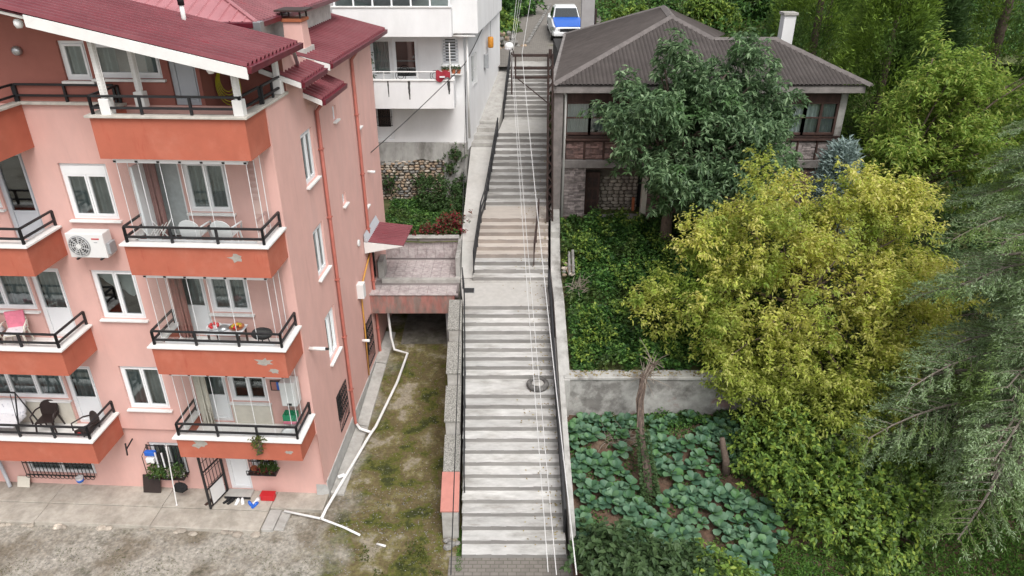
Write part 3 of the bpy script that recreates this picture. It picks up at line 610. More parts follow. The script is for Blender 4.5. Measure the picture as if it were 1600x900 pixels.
for (x0, x1, z0, z1, kind) in lower:
    w = x1 - x0; h = z1 - z0; xc = (x0 + x1) / 2
    if kind == 'box': window(pk, (xc, 0, z0), 0, w, h, 2, 'curtain_dark', box=.2)
    elif kind == 'drape': window(pk, (xc, 0, z0), 0, w, h, 2, 'curtain', drape=True)
    elif kind == 'plain': window(pk, (xc, 0, z0), 0, w, h, 2, 'curtain_dark')
    elif kind == 'bal': window(pk, (xc, 0, z0), 0, w, h, 2, 'curtain_dark' if ci != 2 else None, True, box=.12 if ci == 0 else 0); ci += 1
    elif kind == 'wide': window(pk, (xc, 0, z0), 0, w, h, 3, 'curtain_dark', True)
    elif kind == 'door': window(pk, (xc, 0, z0), 0, w, h, 1, 'curtain_dark', False, door=.72, name='door')
    elif kind == 'darkdoor': window(pk, (xc, 0, z0), 0, w, h, 1, None, False, door=.6, fm='pvc_grey', name='door')
    elif kind == 'opendoor':
        d = MB(); d.box(-w / 2, -w / 2 + .06, .05, .13, 0, h); d.box(w / 2 - .06, w / 2, .05, .13, 0, h); d.box(-w / 2 + .06, w / 2 - .06, .05, .13, h - .06, h)
        do = d.build('door', 'pvc', pk, loc=(xc, 0, z0))
        lf = MB(); lf.hexa([(-w / 2 - .02, -.62, .05), (-w / 2 + .04, -.62, .05), (-w / 2 + .04, .04, .05), (-w / 2 - .02, .04, .05), (-w / 2 - .02, -.62, h - .08), (-w / 2 + .04, -.62, h - .08), (-w / 2 + .04, .04, h - .08), (-w / 2 - .02, .04, h - .08)]); lf.build('door_leaf', 'pvc', do, bevel=.01)
        ln = MB(); ln.box(-w / 2 + .045, w / 2 - .07, .11, .115, .06, h - .07); ln.build('insect_screen', 'curtain_dark', do)
for (x0, x1, z0, z1) in gh:
    w = x1 - x0; h = z1 - z0; xc = (x0 + x1) / 2
    if x0 in (-2.78,): window(pk, (xc, .12, z0), 0, w, h, 1, 'curtain', False, door=.95, name='door')
    else:
        wo_ = window(pk, (xc, .12, z0), 0, w, h, 2, 'curtain_dark', False, name='window')
        gr = MB()
        for i in range(int(w / .11) + 1):
            x = -w / 2 + i * w / int(w / .11); gr.tube([(x, -.1, 0), (x, -.1, h)], .011, 5)
        for q in (.03, .45, .97): gr.bar((-w / 2, -.1, h * q), (w / 2, -.1, h * q), .022)
        if x0 == -8.6:   # scrolled basket at the foot of the long grille
            for i in range(16): gr.tube([(lerp(-w / 2, w / 2, (i + .5) / 16) + .06 * math.cos(a * .785), -.14, .0 + .06 * math.sin(a * .785)) for a in range(9)], .01, 4, False)
        gr.build('grille', 'black_metal', wo_)
# --- balconies
def rail(mb, pts, posts, z, h=.36, r=.022):
    for a, b in zip(pts, pts[1:]):
        for q in (h, .13): mb.bar((*a, z + q), (*b, z + q), r * 2, r * 2.0)
        n = max(1, round((Vector(b) - Vector(a)).length / posts))
        for i in range(n + 1):
            p = Vector(a).lerp(Vector(b), i / n); mb.bar((p.x, p.y, z), (p.x, p.y, z + h), r * 2.2)
def balcony(x0, x1, yf, cap, bot, fl, capm, glaz=None, leftopen=False):
    t = .12; p = MB(); xi = x0 + (0 if leftopen else t)
    p.box(x0, x1, yf, yf + t, bot, cap - .05)
    p.box(x1 - t, x1, yf + t, -.003, bot, cap - .05)
    if not leftopen: p.box(x0, x0 + t, yf + t, -.003, bot, cap - .05)
    p.box(xi, x1 - t, yf + t, -.003, bot + .0, fl - .02)
    po = p.build('balcony', 'orange', pk)
    MB().box(xi, x1 - t, yf + t, -.003, fl - .02, fl).build('floor', 'marble', po)
    c = MB(); e = .07
    c.box(x0 - (0 if leftopen else e), x1 + e, yf - e, yf + t + .05, cap - .05, cap); c.box(x1 - t - .05, x1 + e, yf + t + .05, -.003, cap - .05, cap)
    if not leftopen: c.box(x0 - e, x0 + t + .05, yf + t + .05, -.003, cap - .05, cap)
    c.build('coping', capm, po, bevel=.008)
    r = MB(); ym = yf + .06; P = [(x1 - .06, -.03), (x1 - .06, ym), (x0 + .06, ym)]
    if not leftopen: P += [(x0 + .06, -.03)]
    rail(r, P, .92, cap)
    r.build('railing', 'black_metal', po)
    if glaz:
        zt = glaz; fr = MB(); yy = yf + .17; xa, xb = x0 + .2, x1 - .2
        fr.box(xa - .03, xb + .03, yy - .04, yy + .03, zt - .12, zt - .02); MB().box(xa + .06, xb - .06, yy - .015, yy + .015, cap + .002, cap + .03).build('bottom_track', 'pvc', po)
        for (xx) in (xa, xb): fr.box(xx - .03, xx + .03, yy + .02, -.02, zt - .088, zt - .032)
        fr.build('glazing_track', 'pvc', po)
        n = 6
        for i in range(n):
            a, b = lerp(xa, xb, i / n) + .006, lerp(xa, xb, (i + 1) / n) - .006
            g = MB().add([(a, yy, cap + .03), (b, yy, cap + .03), (b, yy, zt - .09), (a, yy, zt - .09)], [(0, 1, 2, 3)]).build('glass_panel', 'clear_glass', po)
        ed = MB()
        for i in range(n + 1): MB().tube([(lerp(xa, xb, i / n), yy, cap + .03), (lerp(xa, xb, i / n), yy, zt - .09)], .0065, 5).build('glass_edge', 'pvc', po)
        for xx in (xa, xb):
            for q in (.4, .75): MB().tube([(xx, lerp(yy, -.02, q), cap + .03), (xx, lerp(yy, -.02, q), zt - .09)], .008, 5).build('glass_edge', 'pvc', po)
        for i in range(n + 1): MB().box(lerp(xa, xb, i / n) - .03, lerp(xa, xb, i / n) + .03, yy - .047, yy - .043, zt - .11, zt - .07).build('track_clip', 'black_metal', po)
        for xx in (xa, xb): MB().add([(xx, yy, cap + .03), (xx, -.03, cap + .03), (xx, -.03, zt - .09), (xx, yy, zt - .09)], [(0, 1, 2, 3)]).build('glass_panel', 'clear_glass', po)
        # folded blind / curtain against the left end
        bl = MB(); n2 = 26; o = 0
        for i in range(n2 + 1):
            x = xa + .02 + .34 * i / n2; q = .05 * math.sin(i * 1.9)
            bl.v += [(x + .02 * math.sin(i), -.16 + q, fl + .05), (x, -.16 + q, zt - .1)]
        bl.f = [(2 * i, 2 * i + 2, 2 * i + 3, 2 * i + 1) for i in range(n2)]
        bl.build('blind', ('blind_mauve', 'beam_pink', 'cream')[caps.index(cap) - 1] if cap in caps else 'curtain', po, smooth=True, raw=True)
    return po
BAL = []
for k in range(4):
    BAL.append(balcony(-3.18, -.03, -1.12, caps[k], bots[k], flo[k], 'dirty_cap' if k == 0 else 'marble', None if k == 0 else bots[k - 1]))
LB = []
for k in range(4):
    LB.append(balcony(-10.9, -5.35, -1.2, lcap[k], lbot[k], (10.6, 7.8, 5.12, 2.42)[k], 'dirty_cap' if k == 0 else 'marble', None, True))
# strip of terrace floor, coping and rail between the two top balconies and along the open corner
mb = MB(); mb.box(-5.35, -3.25, -.1, .0, 11.0, 11.06); mb.build('coping', 'dirty_cap', pk, bevel=.006)
mb = MB(); mb.box(-.16, .05, -.003, 1.3, 11.0, 11.055); mb.build('coping', 'dirty_cap', pk, bevel=.006)
MB().box(-1.3, -.02, .0, 1.3, 10.5, 10.62).build('terrace_floor', 'marble', pk)
r = MB(); rail(r, [(-5.35, -.05), (-3.2, -.05)], .9, 11.06); r.build('railing', 'black_metal', pk); r = MB(); rail(r, [(-.05, 0.0), (-.05, 1.2)], .6, 11.055); r.build('railing', 'black_metal', pk)
for (x, y) in ((-2.83, -1.0), (-2.47, -.35), (-.14, -1.0), (-.1, 1.1)):
    top = gable(x) - .06
    c = MB(); c.lathe([(.065, 0), (.062, top - 11.4), (.07, top - 11.35)], (x, y, 11.35), 12); co = c.build('column', 'white_paint', pk, smooth=False)
    fl = MB()
    for a in range(6):
        A_ = a * math.pi / 3; fl.tube([(x + .068 * math.cos(A_), y + .068 * math.sin(A_), 11.4), (x + .066 * math.cos(A_), y + .066 * math.sin(A_), top - .05)], .012, 5)
    for q in range(int((top - 11.4) / .06)): fl.lathe([(.072, 0), (.072, .012)], (x, y, 11.42 + q * .06), 12)
    fl.build('carved_shaft', 'marble', co)
    MB().box(x - .1, x + .1, y - .1, y + .1, 11.04, 11.36).build('column_base', 'white_paint', co, bevel=.012)
# --- roofs
def corr(name, m, O, e, s, L, lo, hi, pitch=.2, h=.035, parent=None, prof=((0, 0), (.12, 1), (.38, 1), (.5, 0), (1, 0)), thick=.03):
    """ribbed sheet: O corner, e along the eave, s up the slope; rib at distance d runs from lo(d) to hi(d)"""
    O = Vector(O); e = Vector(e).normalized(); s = Vector(s).normalized(); n = e.cross(s).normalized()
    if n.z < 0: n = -n
    ds = []; d = 0
    while d < L:
        for (q, a) in prof[:-1]:
            if d + q * pitch <= L: ds.append((d + q * pitch, a * h))
        d += pitch
    ds.append((L, 0)); mb = MB()
    for (d, a) in ds:
        p, q = lo(d), hi(d)
        mb.v += [tuple(O + e * d + s * p + n * a), tuple(O + e * d + s * q + n * a)]
    k = len(ds); mb.f = [(2 * i, 2 * i + 2, 2 * i + 3, 2 * i + 1) for i in range(k - 1)]
    # underside and end
    o = len(mb.v)
    for (d, a) in (ds[0], ds[-1]): mb.v += [tuple(O + e * d + s * lo(d) - n * thick), tuple(O + e * d + s * hi(d) - n * thick)]
    mb.f += [(o, o + 1, o + 3, o + 2)]
    return mb.build(name, m, parent, raw=True)
def pent(y0, y1, xe, ze, xt, slope, m='maroon_roof', fascia=True, gut=True, wht=.16, name='roof'):
    """single slope falling towards +x: eave at xe, top at xt"""
    run = xe - xt; zt = ze + slope * run; Ls = math.hypot(run, slope * run); s = V(-run, 0, slope * run)
    ro = corr(name, m, (xe, y0, ze), (0, 1, 0), s, y1 - y0, lambda d: 0, lambda d: Ls, .22, .07, pk)
    if fascia:
        for y in (y0 - .03, ):
            fx = max(xt, -3.68); fz = ze + slope * (xe - fx); MB().prism([(xe + .02, y, ze - .02), (xe - .0, y, ze - wht), (fx, y, fz - wht), (fx, y, fz - .02)], (0, .035, 0)).build('fascia', 'white_paint', ro)
    MB().prism([(xe - .02, y0 + .03, ze - .06), (xt, y0 + .03, zt - .06), (xt, y1 - .01, zt - .06), (xe - .02, y1 - .01, ze - .06)], (0, 0, -.05)).build('soffit_board', 'soffit', ro)
    if gut: MB().prism([(xe + .0, y0 - .03, ze + .015), (xe + .10, y0 - .03, ze + .005), (xe + .085, y0 - .03, ze - .12), (xe, y0 - .03, ze - .13)], (0, y1 - y0 + .03, 0)).build('gutter', 'gutter', ro, bevel=.008)
    return ro
rf = pent(-1.45, 1.63, .33, 12.06, -6.6, .228, wht=.23)
MB().prism([(-6.6, -1.45, gable(-6.6)), (-12, -1.45, gable(-6.6) - 1.2), (-12, 1.63, gable(-6.6) - 1.2), (-6.6, 1.63, gable(-6.6))], (0, 0, .04)).build('roof_slope', 'maroon_roof', rf)
pent(1.15, 2.95, .42, 11.28, -.5, .36, wht=.13)
pent(2.4, 4.45, .45, 10.62, -.02, .42, wht=.13)
pent(3.6, 10.3, .38, 11.28, -2.7, .25, wht=.17)
# the raised middle part with its hipped roof
MB().box(-10.9, -1.15, 2.62, 9.4, 11.0, 12.36).build('clerestory_wall', 'soffit', pk)
hz = 12.40; sl_ = .36
s = V(0, 1, sl_).normalized(); k_ = math.hypot(1, sl_)
hr = corr('hip_roof', 'skylit_roof', (-10.5, 2.3, hz), (1, 0, 0), (0, 1, sl_), 9.65, lambda d: 0, lambda d: k_ * min(3.2, 9.65 - d), .3, .035, pk, prof=((0, 0), (.05, 1), (.14, 1), (.2, 0), (1, 0)))
corr('hip_roof_side', 'maroon_roof', (-.85, 2.3, hz), (0, 1, 0), (-1, 0, sl_), 7.2, lambda d: 0, lambda d: k_ * min(3.2, d), .22, .035, hr)
MB().tube([(-.86, 2.3, hz + .03), (-4.05, 5.5, hz + 3.2 * sl_ + .03)], .05, 6).build('hip_cap', 'skylit_roof', hr)
g = MB(); g.prism([(-10.5, 2.3, hz + .02), (-10.5, 2.2, hz), (-10.5, 2.21, hz - .11), (-10.5, 2.3, hz - .12)], (9.75, 0, 0)); g.prism([(-.85, 2.3, hz + .02), (-.75, 2.2, hz), (-.76, 2.2, hz - .11), (-.85, 2.3, hz - .12)], (0, 7.0, 0)); g.build('gutter', 'gutter', hr)
MB().box(-10.4, -.95, 2.35, 9.2, hz - .1, hz - .05).build('soffit_board', 'soffit', hr)
MB().box(-.9, -.72, 2.2, 2.45, hz - .2, hz + .03).build('gutter_corner', 'steel', hr, bevel=.01)
# chimney and flues
ch = MB(); ch.hexa([(-.8, 3.75, 11.2), (-.24, 3.75, 11.2), (-.24, 4.35, 11.2), (-.8, 4.35, 11.2), (-.76, 3.8, 12.25), (-.3, 3.8, 12.25), (-.3, 4.3, 12.25), (-.76, 4.3, 12.25)])
cho = ch.build('chimney', 'pink', pk, bevel=.012)
MB().box(-.8, -.26, 3.75, 4.35, 12.25, 12.33).build('cap', 'terracotta', cho, bevel=.01)
MB().box(-.9, -.16, 3.65, 4.45, 12.5, 12.54).build('cowl', 'brown_metal', cho)
cw_ = MB()
for (x, y) in ((-.76, 3.8), (-.3, 3.8), (-.3, 4.3), (-.76, 4.3)): cw_.bar((x, y, 12.33), (x, y, 12.5), .04)
cw_.build('cowl_post', 'brown_metal', cho)
MB().box(-1.02, -.25, 3.66, 4.5, 11.42, 11.62).build('flashing', 'soffit', cho)
fl = MB().tube([(-1.9, 1.0, 12.4), (-1.9, 1.0, 12.98)], .05, 10).build('flue', 'white_paint', pk, smooth=True); MB().tube([(-1.9, 1.0, 12.9), (-1.9, 1.0, 13.12)], .07, 10).build('flue_cap', 'black_metal', fl, smooth=True)
MB().tube([(.02, 1.7, 12.02), (.12, 1.75, 11.9), (.1, 2.0, 11.55), (.02, 2.2, 11.48)], .045, 8).build('spout', 'steel', pk, smooth=True)
# drain pipes and gas pipe
for (y, zt, ex) in ((3.05, 10.45, .42), (6.85, 11.1, .36)):
    p = MB().tube([(ex, y + (.9 if y < 4 else .0), zt + .12), (ex * .6, y + .3, zt), (.07, y, zt - .25), (.07, y, 5), (.07, y, .35), (.16, y, .22)], .052, 8)
    po = p.build('drain_pipe', 'drainpipe', pk, smooth=True); c = MB()
    for q in range(5): c.box(.005, .13, y - .07, y + .07, 1.6 + q * 1.9, 1.63 + q * 1.9)
    c.build('clip', 'drainpipe', po)
MB().tube([(.05, 6.9, 4.55), (.05, 6.6, 4.45), (.05, 5.35, 3.95), (.05, 5.3, 3.85), (.05, 5.3, 2.6), (.05, 5.2, .7)], .028, 6).build('gas_pipe', 'yellow_pipe', pk, smooth=True)
MB().box(.0, .22, 5.0, 5.28, 3.75, 4.25).build('gas_meter_box', 'ac_white', pk, bevel=.01)
MB().lathe([(.11, 0), (.12, .02), (.1, .05)], (0, 0, 0), 12).build('vent_cover', 'ac_white', pk, loc=(.01, 5.7, 5.4), rot=(0, math.pi / 2, 0))
for (y, zc) in ((.35, 4.78), (7.75, 7.1), (5.0, 2.2)):
    p = MB().tube([(0, y, zc), (.42 if y < 1 else .25, y, zc)], .05, 10).build('flue_pipe', 'white_paint', pk, smooth=True)
    if y < 1: MB().tube([(.42, y, zc), (.5, y, zc)], .035, 8).build('flue_end', 'black_metal', p)
# plaster damage: bare cement showing on the orange bands
def patch(par, cx, cz, y, r, seed):
    q = random.Random(seed); n = 14; P = []
    for i in range(n):
        a = i / n * 6.283; rr = r * q.uniform(.35, 1.0); P.append((cx + rr * 1.3 * math.cos(a), y, cz + rr * .75 * math.sin(a)))
    MB().prism(P, (0, -.004, 0)).build('bare_cement', 'damage', par)
patch(BAL[1], -.75, 7.98, -1.121, .17, 3); patch(BAL[2], -.55, 5.3, -1.121, .2, 8); patch(BAL[3], -2.6, 2.78, -1.121, .2, 5); patch(BAL[3], -.35, 2.62, -1.121, .1, 6); patch(BAL[2], -.35, 5.05, -1.121, .14, 16)
# door canopy over the side entrance
cn = corr('door_canopy', 'maroon_roof', (1.32, 6.35, 5.05), (0, 1, 0), V(-1.3, 0, .12), 1.75, lambda d: 0, lambda d: 1.3, .14, .025, pk)
MB().prism([(1.3, 6.33, 5.03), (.02, 6.33, 5.15), (.02, 6.33, 4.75)], (0, .04, 0)).build('fascia', 'white_paint', cn)
MB().prism([(.04, 6.33, 5.17), (.16, 6.33, 5.165), (.04, 6.33, 5.42)], (0, 1.77, 0)).build('flashing', 'pvc_grey', cn)

# tiled aprons below the windows of the lowest balconies
MB().box(-2.16, -1.1, -.03, -.003, 2.62, 3.22).build('tile_apron', 'cream', pk, bevel=.006); MB().box(-8.9, -6.55, -.03, -.003, 2.42, 3.12).build('tile_apron', 'cream', pk, bevel=.006)
# ================================================================ THE WHITE HOUSE BEHIND
wh = thing('white_house', 'white rendered house with stained balconies beside the upper stairs', 'house', (-1.9, 29, 3.8))
def wp(x, y, z): return (x + 1.9, y - 29, z - 3.8)
def wbox(x0, x1, y0, y1, z0, z1, m=None): return m or MB().box(x0 + 1.9, x1 + 1.9, y0 - 29, y1 - 29, z0 - 3.8, z1 - 3.8)
wx0 = -14.0
hl = lambda x0, x1, z0, z1: (x0 - wx0, x1 - wx0, z0 - 3.8, z1 - 3.8)
WH = [(-5.55, -4.72, 8.55, 10.5), (-4.68, -3.7, 8.95, 10.5), (-2.73, -2.1, 9.5, 10.6), (-5.6, -4.85, 6.5, 7.9)]
wall_face(MB(), wp(wx0, 29, 3.8), (1, 0, 0), (0, -1, 0), -1.9 - wx0, 6.4 - 3.8, 10.0, [hl(*w) for w in WH]).build('wall', 'white_render', wh)
mb = MB(); U = V(1.3, 8.0, 0); W_ = U.length; U.normalize(); N = V(U.y, -U.x, 0)
wall_face(mb, (0, 0, 0), U, N, W_, 2.2, 10.0, [(1.4, 2.3, 4.6, 5.9), (3.1, 3.8, 6.8, 7.9)]); mb.build('side_wall', 'white_render', wh)
for (u0, u1, z0, z1) in ((1.4, 2.3, 4.6, 5.9), (3.1, 3.8, 6.8, 7.9)):
    c = U * ((u0 + u1) / 2)
    w_ = window(wh, (c.x, c.y, z0), math.atan2(U.y, U.x), u1 - u0, z1 - z0, 1, 'curtain_dark', False, name='window')
    g = MB(); w = u1 - u0; h = z1 - z0
    for i in range(6): g.tube([(lerp(-w / 2, w / 2, i / 5), -.05, 0), (lerp(-w / 2, w / 2, i / 5), -.05, h)], .012, 4)
    for q in (.05, .5, .95): g.bar((-w / 2, -.05, h * q), (w / 2, -.05, h * q), .02)
    g.build('grille', 'ac_white', w_)
MB().box(wx0 + 2.1, -.3, 1.5, 7, .2, 9.8).build('room_liner', 'interior', wh)
# oversailing upper storey
mb = MB(); mb.hexa([wp(wx0, 28.85, 10.75), wp(-1.3, 28.5, 10.75), wp(-.5, 37.2, 10.75), wp(wx0, 37.2, 10.75), wp(wx0, 28.85, 14.6), wp(-1.3, 28.5, 14.6), wp(-.5, 37.2, 14.6), wp(wx0, 37.2, 14.6)]); mb.build('upper_storey', 'white_render', wh, bevel=.015)
MB().hexa([wp(wx0, 28.5, 14.6), wp(-1.0, 28.1, 14.6), wp(-.2, 37.6, 14.6), wp(wx0, 37.6, 14.6), wp(wx0, 28.5, 14.8), wp(-1.0, 28.1, 14.8), wp(-.2, 37.6, 14.8), wp(wx0, 37.6, 14.8)]).build('roof_slab', 'concrete', wh)
def wbal(x0, x1, yf, z0, z1, streak):
    b = wbox(x0, x1, yf, yf + .12, z0, z1); wbox(x1 - .12, x1, yf + .12, 28.99, z0, z1, None); 
    b.box(x1 + 1.9 - .12, x1 + 1.9, yf + .12 - 29, -.01, z0 - 3.8, z1 - 3.8); b.box(x0 + 1.9, x1 + 1.9 - .12, yf + .12 - 29, -.01, z0 - 3.8, z0 - 3.8 + .2)
    bo = b.build('balcony', 'white_render', wh, bevel=.01)
    wbox(x0 - .03, x1 + .04, yf - .04, yf + .16, z1, z1 + .05).build('coping', 'white_paint', bo, bevel=.008)
    return bo
b1 = wbal(-6.6, -2.24, 27.8, 10.72, 11.74, 1)
for i in range(7):
    x = lerp(-6.5, -2.3, i / 6); wbox(x - .03, x + .03, 27.83, 27.89, 11.79, 13.2).build('glazing_post', 'pvc', b1)
    if i < 6: xx = lerp(-6.5, -2.3, (i + 1) / 6); MB().add([wp(x + .03, 27.86, 11.79), wp(xx - .03, 27.86, 11.79), wp(xx - .03, 27.86, 13.2), wp(x + .03, 27.86, 13.2)], [(0, 1, 2, 3)]).build('pane', 'glass', b1)
wbox(-6.5, -2.3, 28.2, 28.3, 11.2, 13.2).build('back_panel', 'curtain_dark', b1)
wbox(-6.65, -2.2, 27.75, 28.9, 13.2, 13.5).build('balcony_roof', 'white_render', b1)
b2 = wbal(-6.3, -2.24, 27.8, 8.06, 9.12, 1)
r = MB(); r.tube([wp(-6.2, 27.86, 9.45), wp(-2.35, 27.86, 9.45)], .025, 6); 
for x in (-6.2, -4.9, -3.6, -2.35): r.tube([wp(x, 27.86, 9.15), wp(x, 27.86, 9.45)], .02, 6)
r.tube([wp(-2.35, 27.86, 9.15), wp(-2.35, 27.86, 10.5)], .025, 6)
r.build('railing', 'white_paint', b2)
# dark runs of soot below the coping joints
mat('soot', (.06, .058, .055), .95, .3, 10, bump=0)
for (x, w, h) in ((-5.35, .12, .95), (-4.75, .08, .6), (-3.95, .13, .7), (-2.42, .16, .5)):
    P = []; q = random.Random(int(x * 100))
    for i in range(9): P.append((x - w / 2 * (1 - .6 * i / 8) * q.uniform(.6, 1), 9.12 - h * i / 8))
    for i in range(8, -1, -1): P.append((x + w / 2 * (1 - .6 * i / 8) * q.uniform(.6, 1), 9.12 - h * i / 8))
    MB().prism([wp(a, 27.798, b) for a, b in P], (0, -.003, 0)).build('soot_stain', 'soot', b2)
wd = window(wh, wp(-5.135, 29, 8.55), 0, .83, 1.95, 1, 'curtain', False, door=.5, name='door')
d2 = window(wh, wp(-4.19, 29, 8.95), 0, .98, 1.55, 1, None, True, name='window', glass='car_glass')
sw = window(wh, wp(-2.415, 29, 9.5), 0, .63, 1.1, 1, None, True, name='window')
for k in range(8): MB().box(-.28, .28, .0, .03, .12 + k * .11, .17 + k * .11).build('shutter_slat', 'pvc_grey', sw)
for k in range(4): MB().box(-.3, .3, -.25, -.2, 1.15 + k * .07, 1.19 + k * .07).build('awning_slat', 'pvc_grey', sw)
bd = window(wh, wp(-5.225, 29, 6.5), 0, .75, 1.4, 1, None, False, door=.42, name='door')
g = MB()
for i in range(9): g.tube([(lerp(-.3, .3, i / 8), .03, .6), (lerp(-.3, .3, i / 8), .03, 1.3)], .012, 4)
for q in (.6, .95, 1.3): g.bar((-.33, .03, q), (.33, .03, q), .02)
g.build('grille', 'black_metal', bd)
MB().tube([wp(-1.75, 28.93, 10.7), wp(-1.75, 28.93, 6.6)], .045, 8).build('drain_pipe', 'white_paint', wh, smooth=True)
MB().tube([wp(-2.3, 28.6, 10.65), wp(-1.4, 28.6, 10.65)], .05, 8).build('drain_pipe', 'white_paint', wh, smooth=True)
c = U * 4.1; mbx = MB().box(c.x + .0, c.x + .18, c.y - .15, c.y + .15, 4.9, 5.5).build('meter_box', 'grey_plastic', wh, bevel=.01)
c = U * 4.6; tag(MB().lathe([(.1, 0), (.13, .05), (.13, .42), (.1, .47)], (0, 0, 0), 10).build('lantern', 'fruit', loc=wp(0, 0, 0) and (c.x - 1.9 + .2, c.y + 29, 9.5), smooth=True), 'orange lantern hanging from a wire on the white house side wall', 'lantern')
MB().tube([(c.x + .2, c.y, 6.15), (c.x + .2, c.y, 7.6), (c.x - .02, c.y, 7.65)], .01, 4).build('hanger', 'cable_dark', wh)
# retaining wall below it: rubble stones with old plaster over and beside them
rw = thing('rubble_retaining_wall', 'old stone retaining wall with peeling grey plaster under the white house', 'wall', (-4.2, 28.9, 3.8))
MB().box(-9.5, 1.35, .06, .3, -.4, 2.6).build('mortar_bed', 'mortar', rw)
mb = MB(); n = 30
for i in range(n):
    x0, x1 = -9.5 + i * 11.1 / n, -9.5 + (i + 1) * 11.1 / n; lo = lambda x: 1.78 + .16 * math.sin(x * 2.3) + .1 * math.sin(x * 6.1)
    mb.hexa([(x0, -.04, lo(x0)), (x1, -.04, lo(x1)), (x1, .3, lo(x1)), (x0, .3, lo(x0)), (x0, -.04, 2.62), (x1, -.04, 2.62), (x1, .3, 2.62), (x0, .3, 2.62)])
mb.build('plaster', 'white_old', rw)
mb = MB(); mb.hexa([(1.3, -.06, -.6), (2.35, -.06, -.6), (2.42, 1.2, -.6), (1.3, 1.2, -.6), (1.38, -.06, 2.6), (2.31, -.06, 2.6), (2.4, 1.2, 2.6), (1.38, 1.2, 2.6)]); mb.build('plaster_pier', 'white_old', rw, bevel=.02)
stone_me = []
for k in range(6):
    mb = MB(); mb.blob((0, 0, 0), (.5, .5, .5), 6, 4, .12, random.Random(k)); mb.v = [tuple(max(-.44, min(.44, c)) for c in v) for v in mb.v]
    stone_me.append([mb.mesh('stone', m) for m in ('stone', 'stone_pale', 'stone_grey')])
q = random.Random(21); zz = -.05; cnt = 0
while zz < 1.85:
    hrow = q.uniform(.09, .15); x = -2.0 - q.random() * .2
    while x < 1.3:
        w = q.uniform(.12, .3); zt = zz + q.uniform(-.02, .02)
        o = link('stone', q.choice(stone_me)[q.choice((0, 0, 0, 1, 1, 2))], rw, (x + w / 2, .03 + q.uniform(-.03, .02), zt + hrow / 2), (q.uniform(-.1, .1), q.uniform(-.12, .12), q.uniform(-.1, .1)))
        o.scale = (w * 1.05, .22, hrow * 1.05); x += w; cnt += 1
    zz += hrow
# ================================================================ THE DARK-ROOFED HOUSE ON THE RIGHT
hs = thing('old_house', 'old house with dark corrugated hip roof and brown windows', 'house', (1.9, 26, 4.1))
def hp(x, y, z): return (x - 1.9, y - 26, z - 4.1)
def hbox(x0, x1, y0, y1, z0, z1): return MB().box(x0 - 1.9, x1 - 1.9, y0 - 26, y1 - 26, z0 - 4.1, z1 - 4.1)
hbox(2.1, 12.1, 27.2, 38, 3.0, 9.3).build('core_wall', 'interior', hs)
MB().hexa([hp(1.88, 26.25, 3.6), hp(2.1, 26.25, 3.6), hp(3.1, 38.2, 3.6), hp(2.88, 38.2, 3.6), hp(1.88, 26.25, 9.2), hp(2.1, 26.25, 9.2), hp(3.1, 38.2, 9.2), hp(2.88, 38.2, 9.2)]).build('side_wall', 'old_wall', hs)
hbox(11.9, 12.15, 26.0, 38, 3.0, 9.2).build('side_wall', 'old_wall', hs)
hbox(1.52, 1.84, 25.72, 26.05, 3.6, 9.2).build('corner_post', 'grey_beam', hs, bevel=.015)
MB().tube([hp(1.93, 25.88, 3.9), hp(1.93, 25.88, 9.0), hp(1.8, 25.75, 9.15)], .05, 8).build('drain_pipe', 'white_paint', hs, smooth=True)
def cladding(name, m, x0, x1, z0, z1, y, seed, parent=hs):
    q = random.Random(seed); mb = MB(); z = z0
    while z < z1 - .02:
        h = min(q.uniform(.055, .085), z1 - z); x = x0
        while x < x1 - .02:
            w = min(q.uniform(.12, .32), x1 - x); d = q.uniform(.01, .045)
            mb.add([hp(x + .006, y - d, z + .005), hp(x + w - .006, y - d, z + .005), hp(x + w - .006, y - d, z + h - .005), hp(x + .006, y - d, z + h - .005), hp(x, y, z), hp(x + w, y, z), hp(x + w, y, z + h), hp(x, y, z + h)],
                   [(0, 1, 2, 3), (4, 5, 1, 0), (5, 6, 2, 1), (6, 7, 3, 2), (7, 4, 0, 3)]); x += w
        z += h
    o = mb.build(name, m, parent, raw=True); o['kind'] = 'stuff'; return o
hbox(1.97, 2.8, 26.02, 26.3, 3.8, 6.28).build('pier', 'grey_beam', hs); cladding('stone_cladding', 'brick_clad', 1.97, 2.8, 4.3, 6.26, 26.02, 1); cladding('stone_cladding', 'brick_clad_red', 1.97, 2.8, 3.95, 4.3, 26.02, 2)
hbox(5.0, 5.2, 25.98, 26.25, 3.9, 6.28).build('post', 'cream', hs, bevel=.01)
hbox(5.2, 12.0, 26.03, 26.3, 3.8, 6.28).build('wall', 'grey_beam', hs); cladding('stone_cladding', 'brick_clad_red', 5.2, 12.0, 4.0, 6.26, 26.03, 4)
hbox(2.8, 5.0, 25.9, 27.2, 3.7, 4.16).build('porch_floor', 'concrete', hs, bevel=.01)
hbox(2.8, 5.0, 26.02, 27.2, 6.2, 6.3).build('porch_ceiling', 'dark_wood', hs)
pw_ = hbox(2.8, 5.0, 27.0, 27.19, 4.1, 6.25).build('porch_wall', 'mortar', hs)
q = random.Random(5); zz = 4.16
while zz < 5.6:
    h = q.uniform(.12, .18); x = 3.3
    while x < 4.98:
        w = min(q.uniform(.16, .36), 5.0 - x); o = link('stone', q.choice(stone_me)[1], pw_, hp(x + w / 2, 26.98, zz + h / 2)); o.scale = (w * 1.0, .14, h * 1.0); x += w
    zz += h
dr = hbox(2.86, 3.42, 26.55, 26.62, 4.16, 5.9).build('porch_door', 'dark_wood', hs)
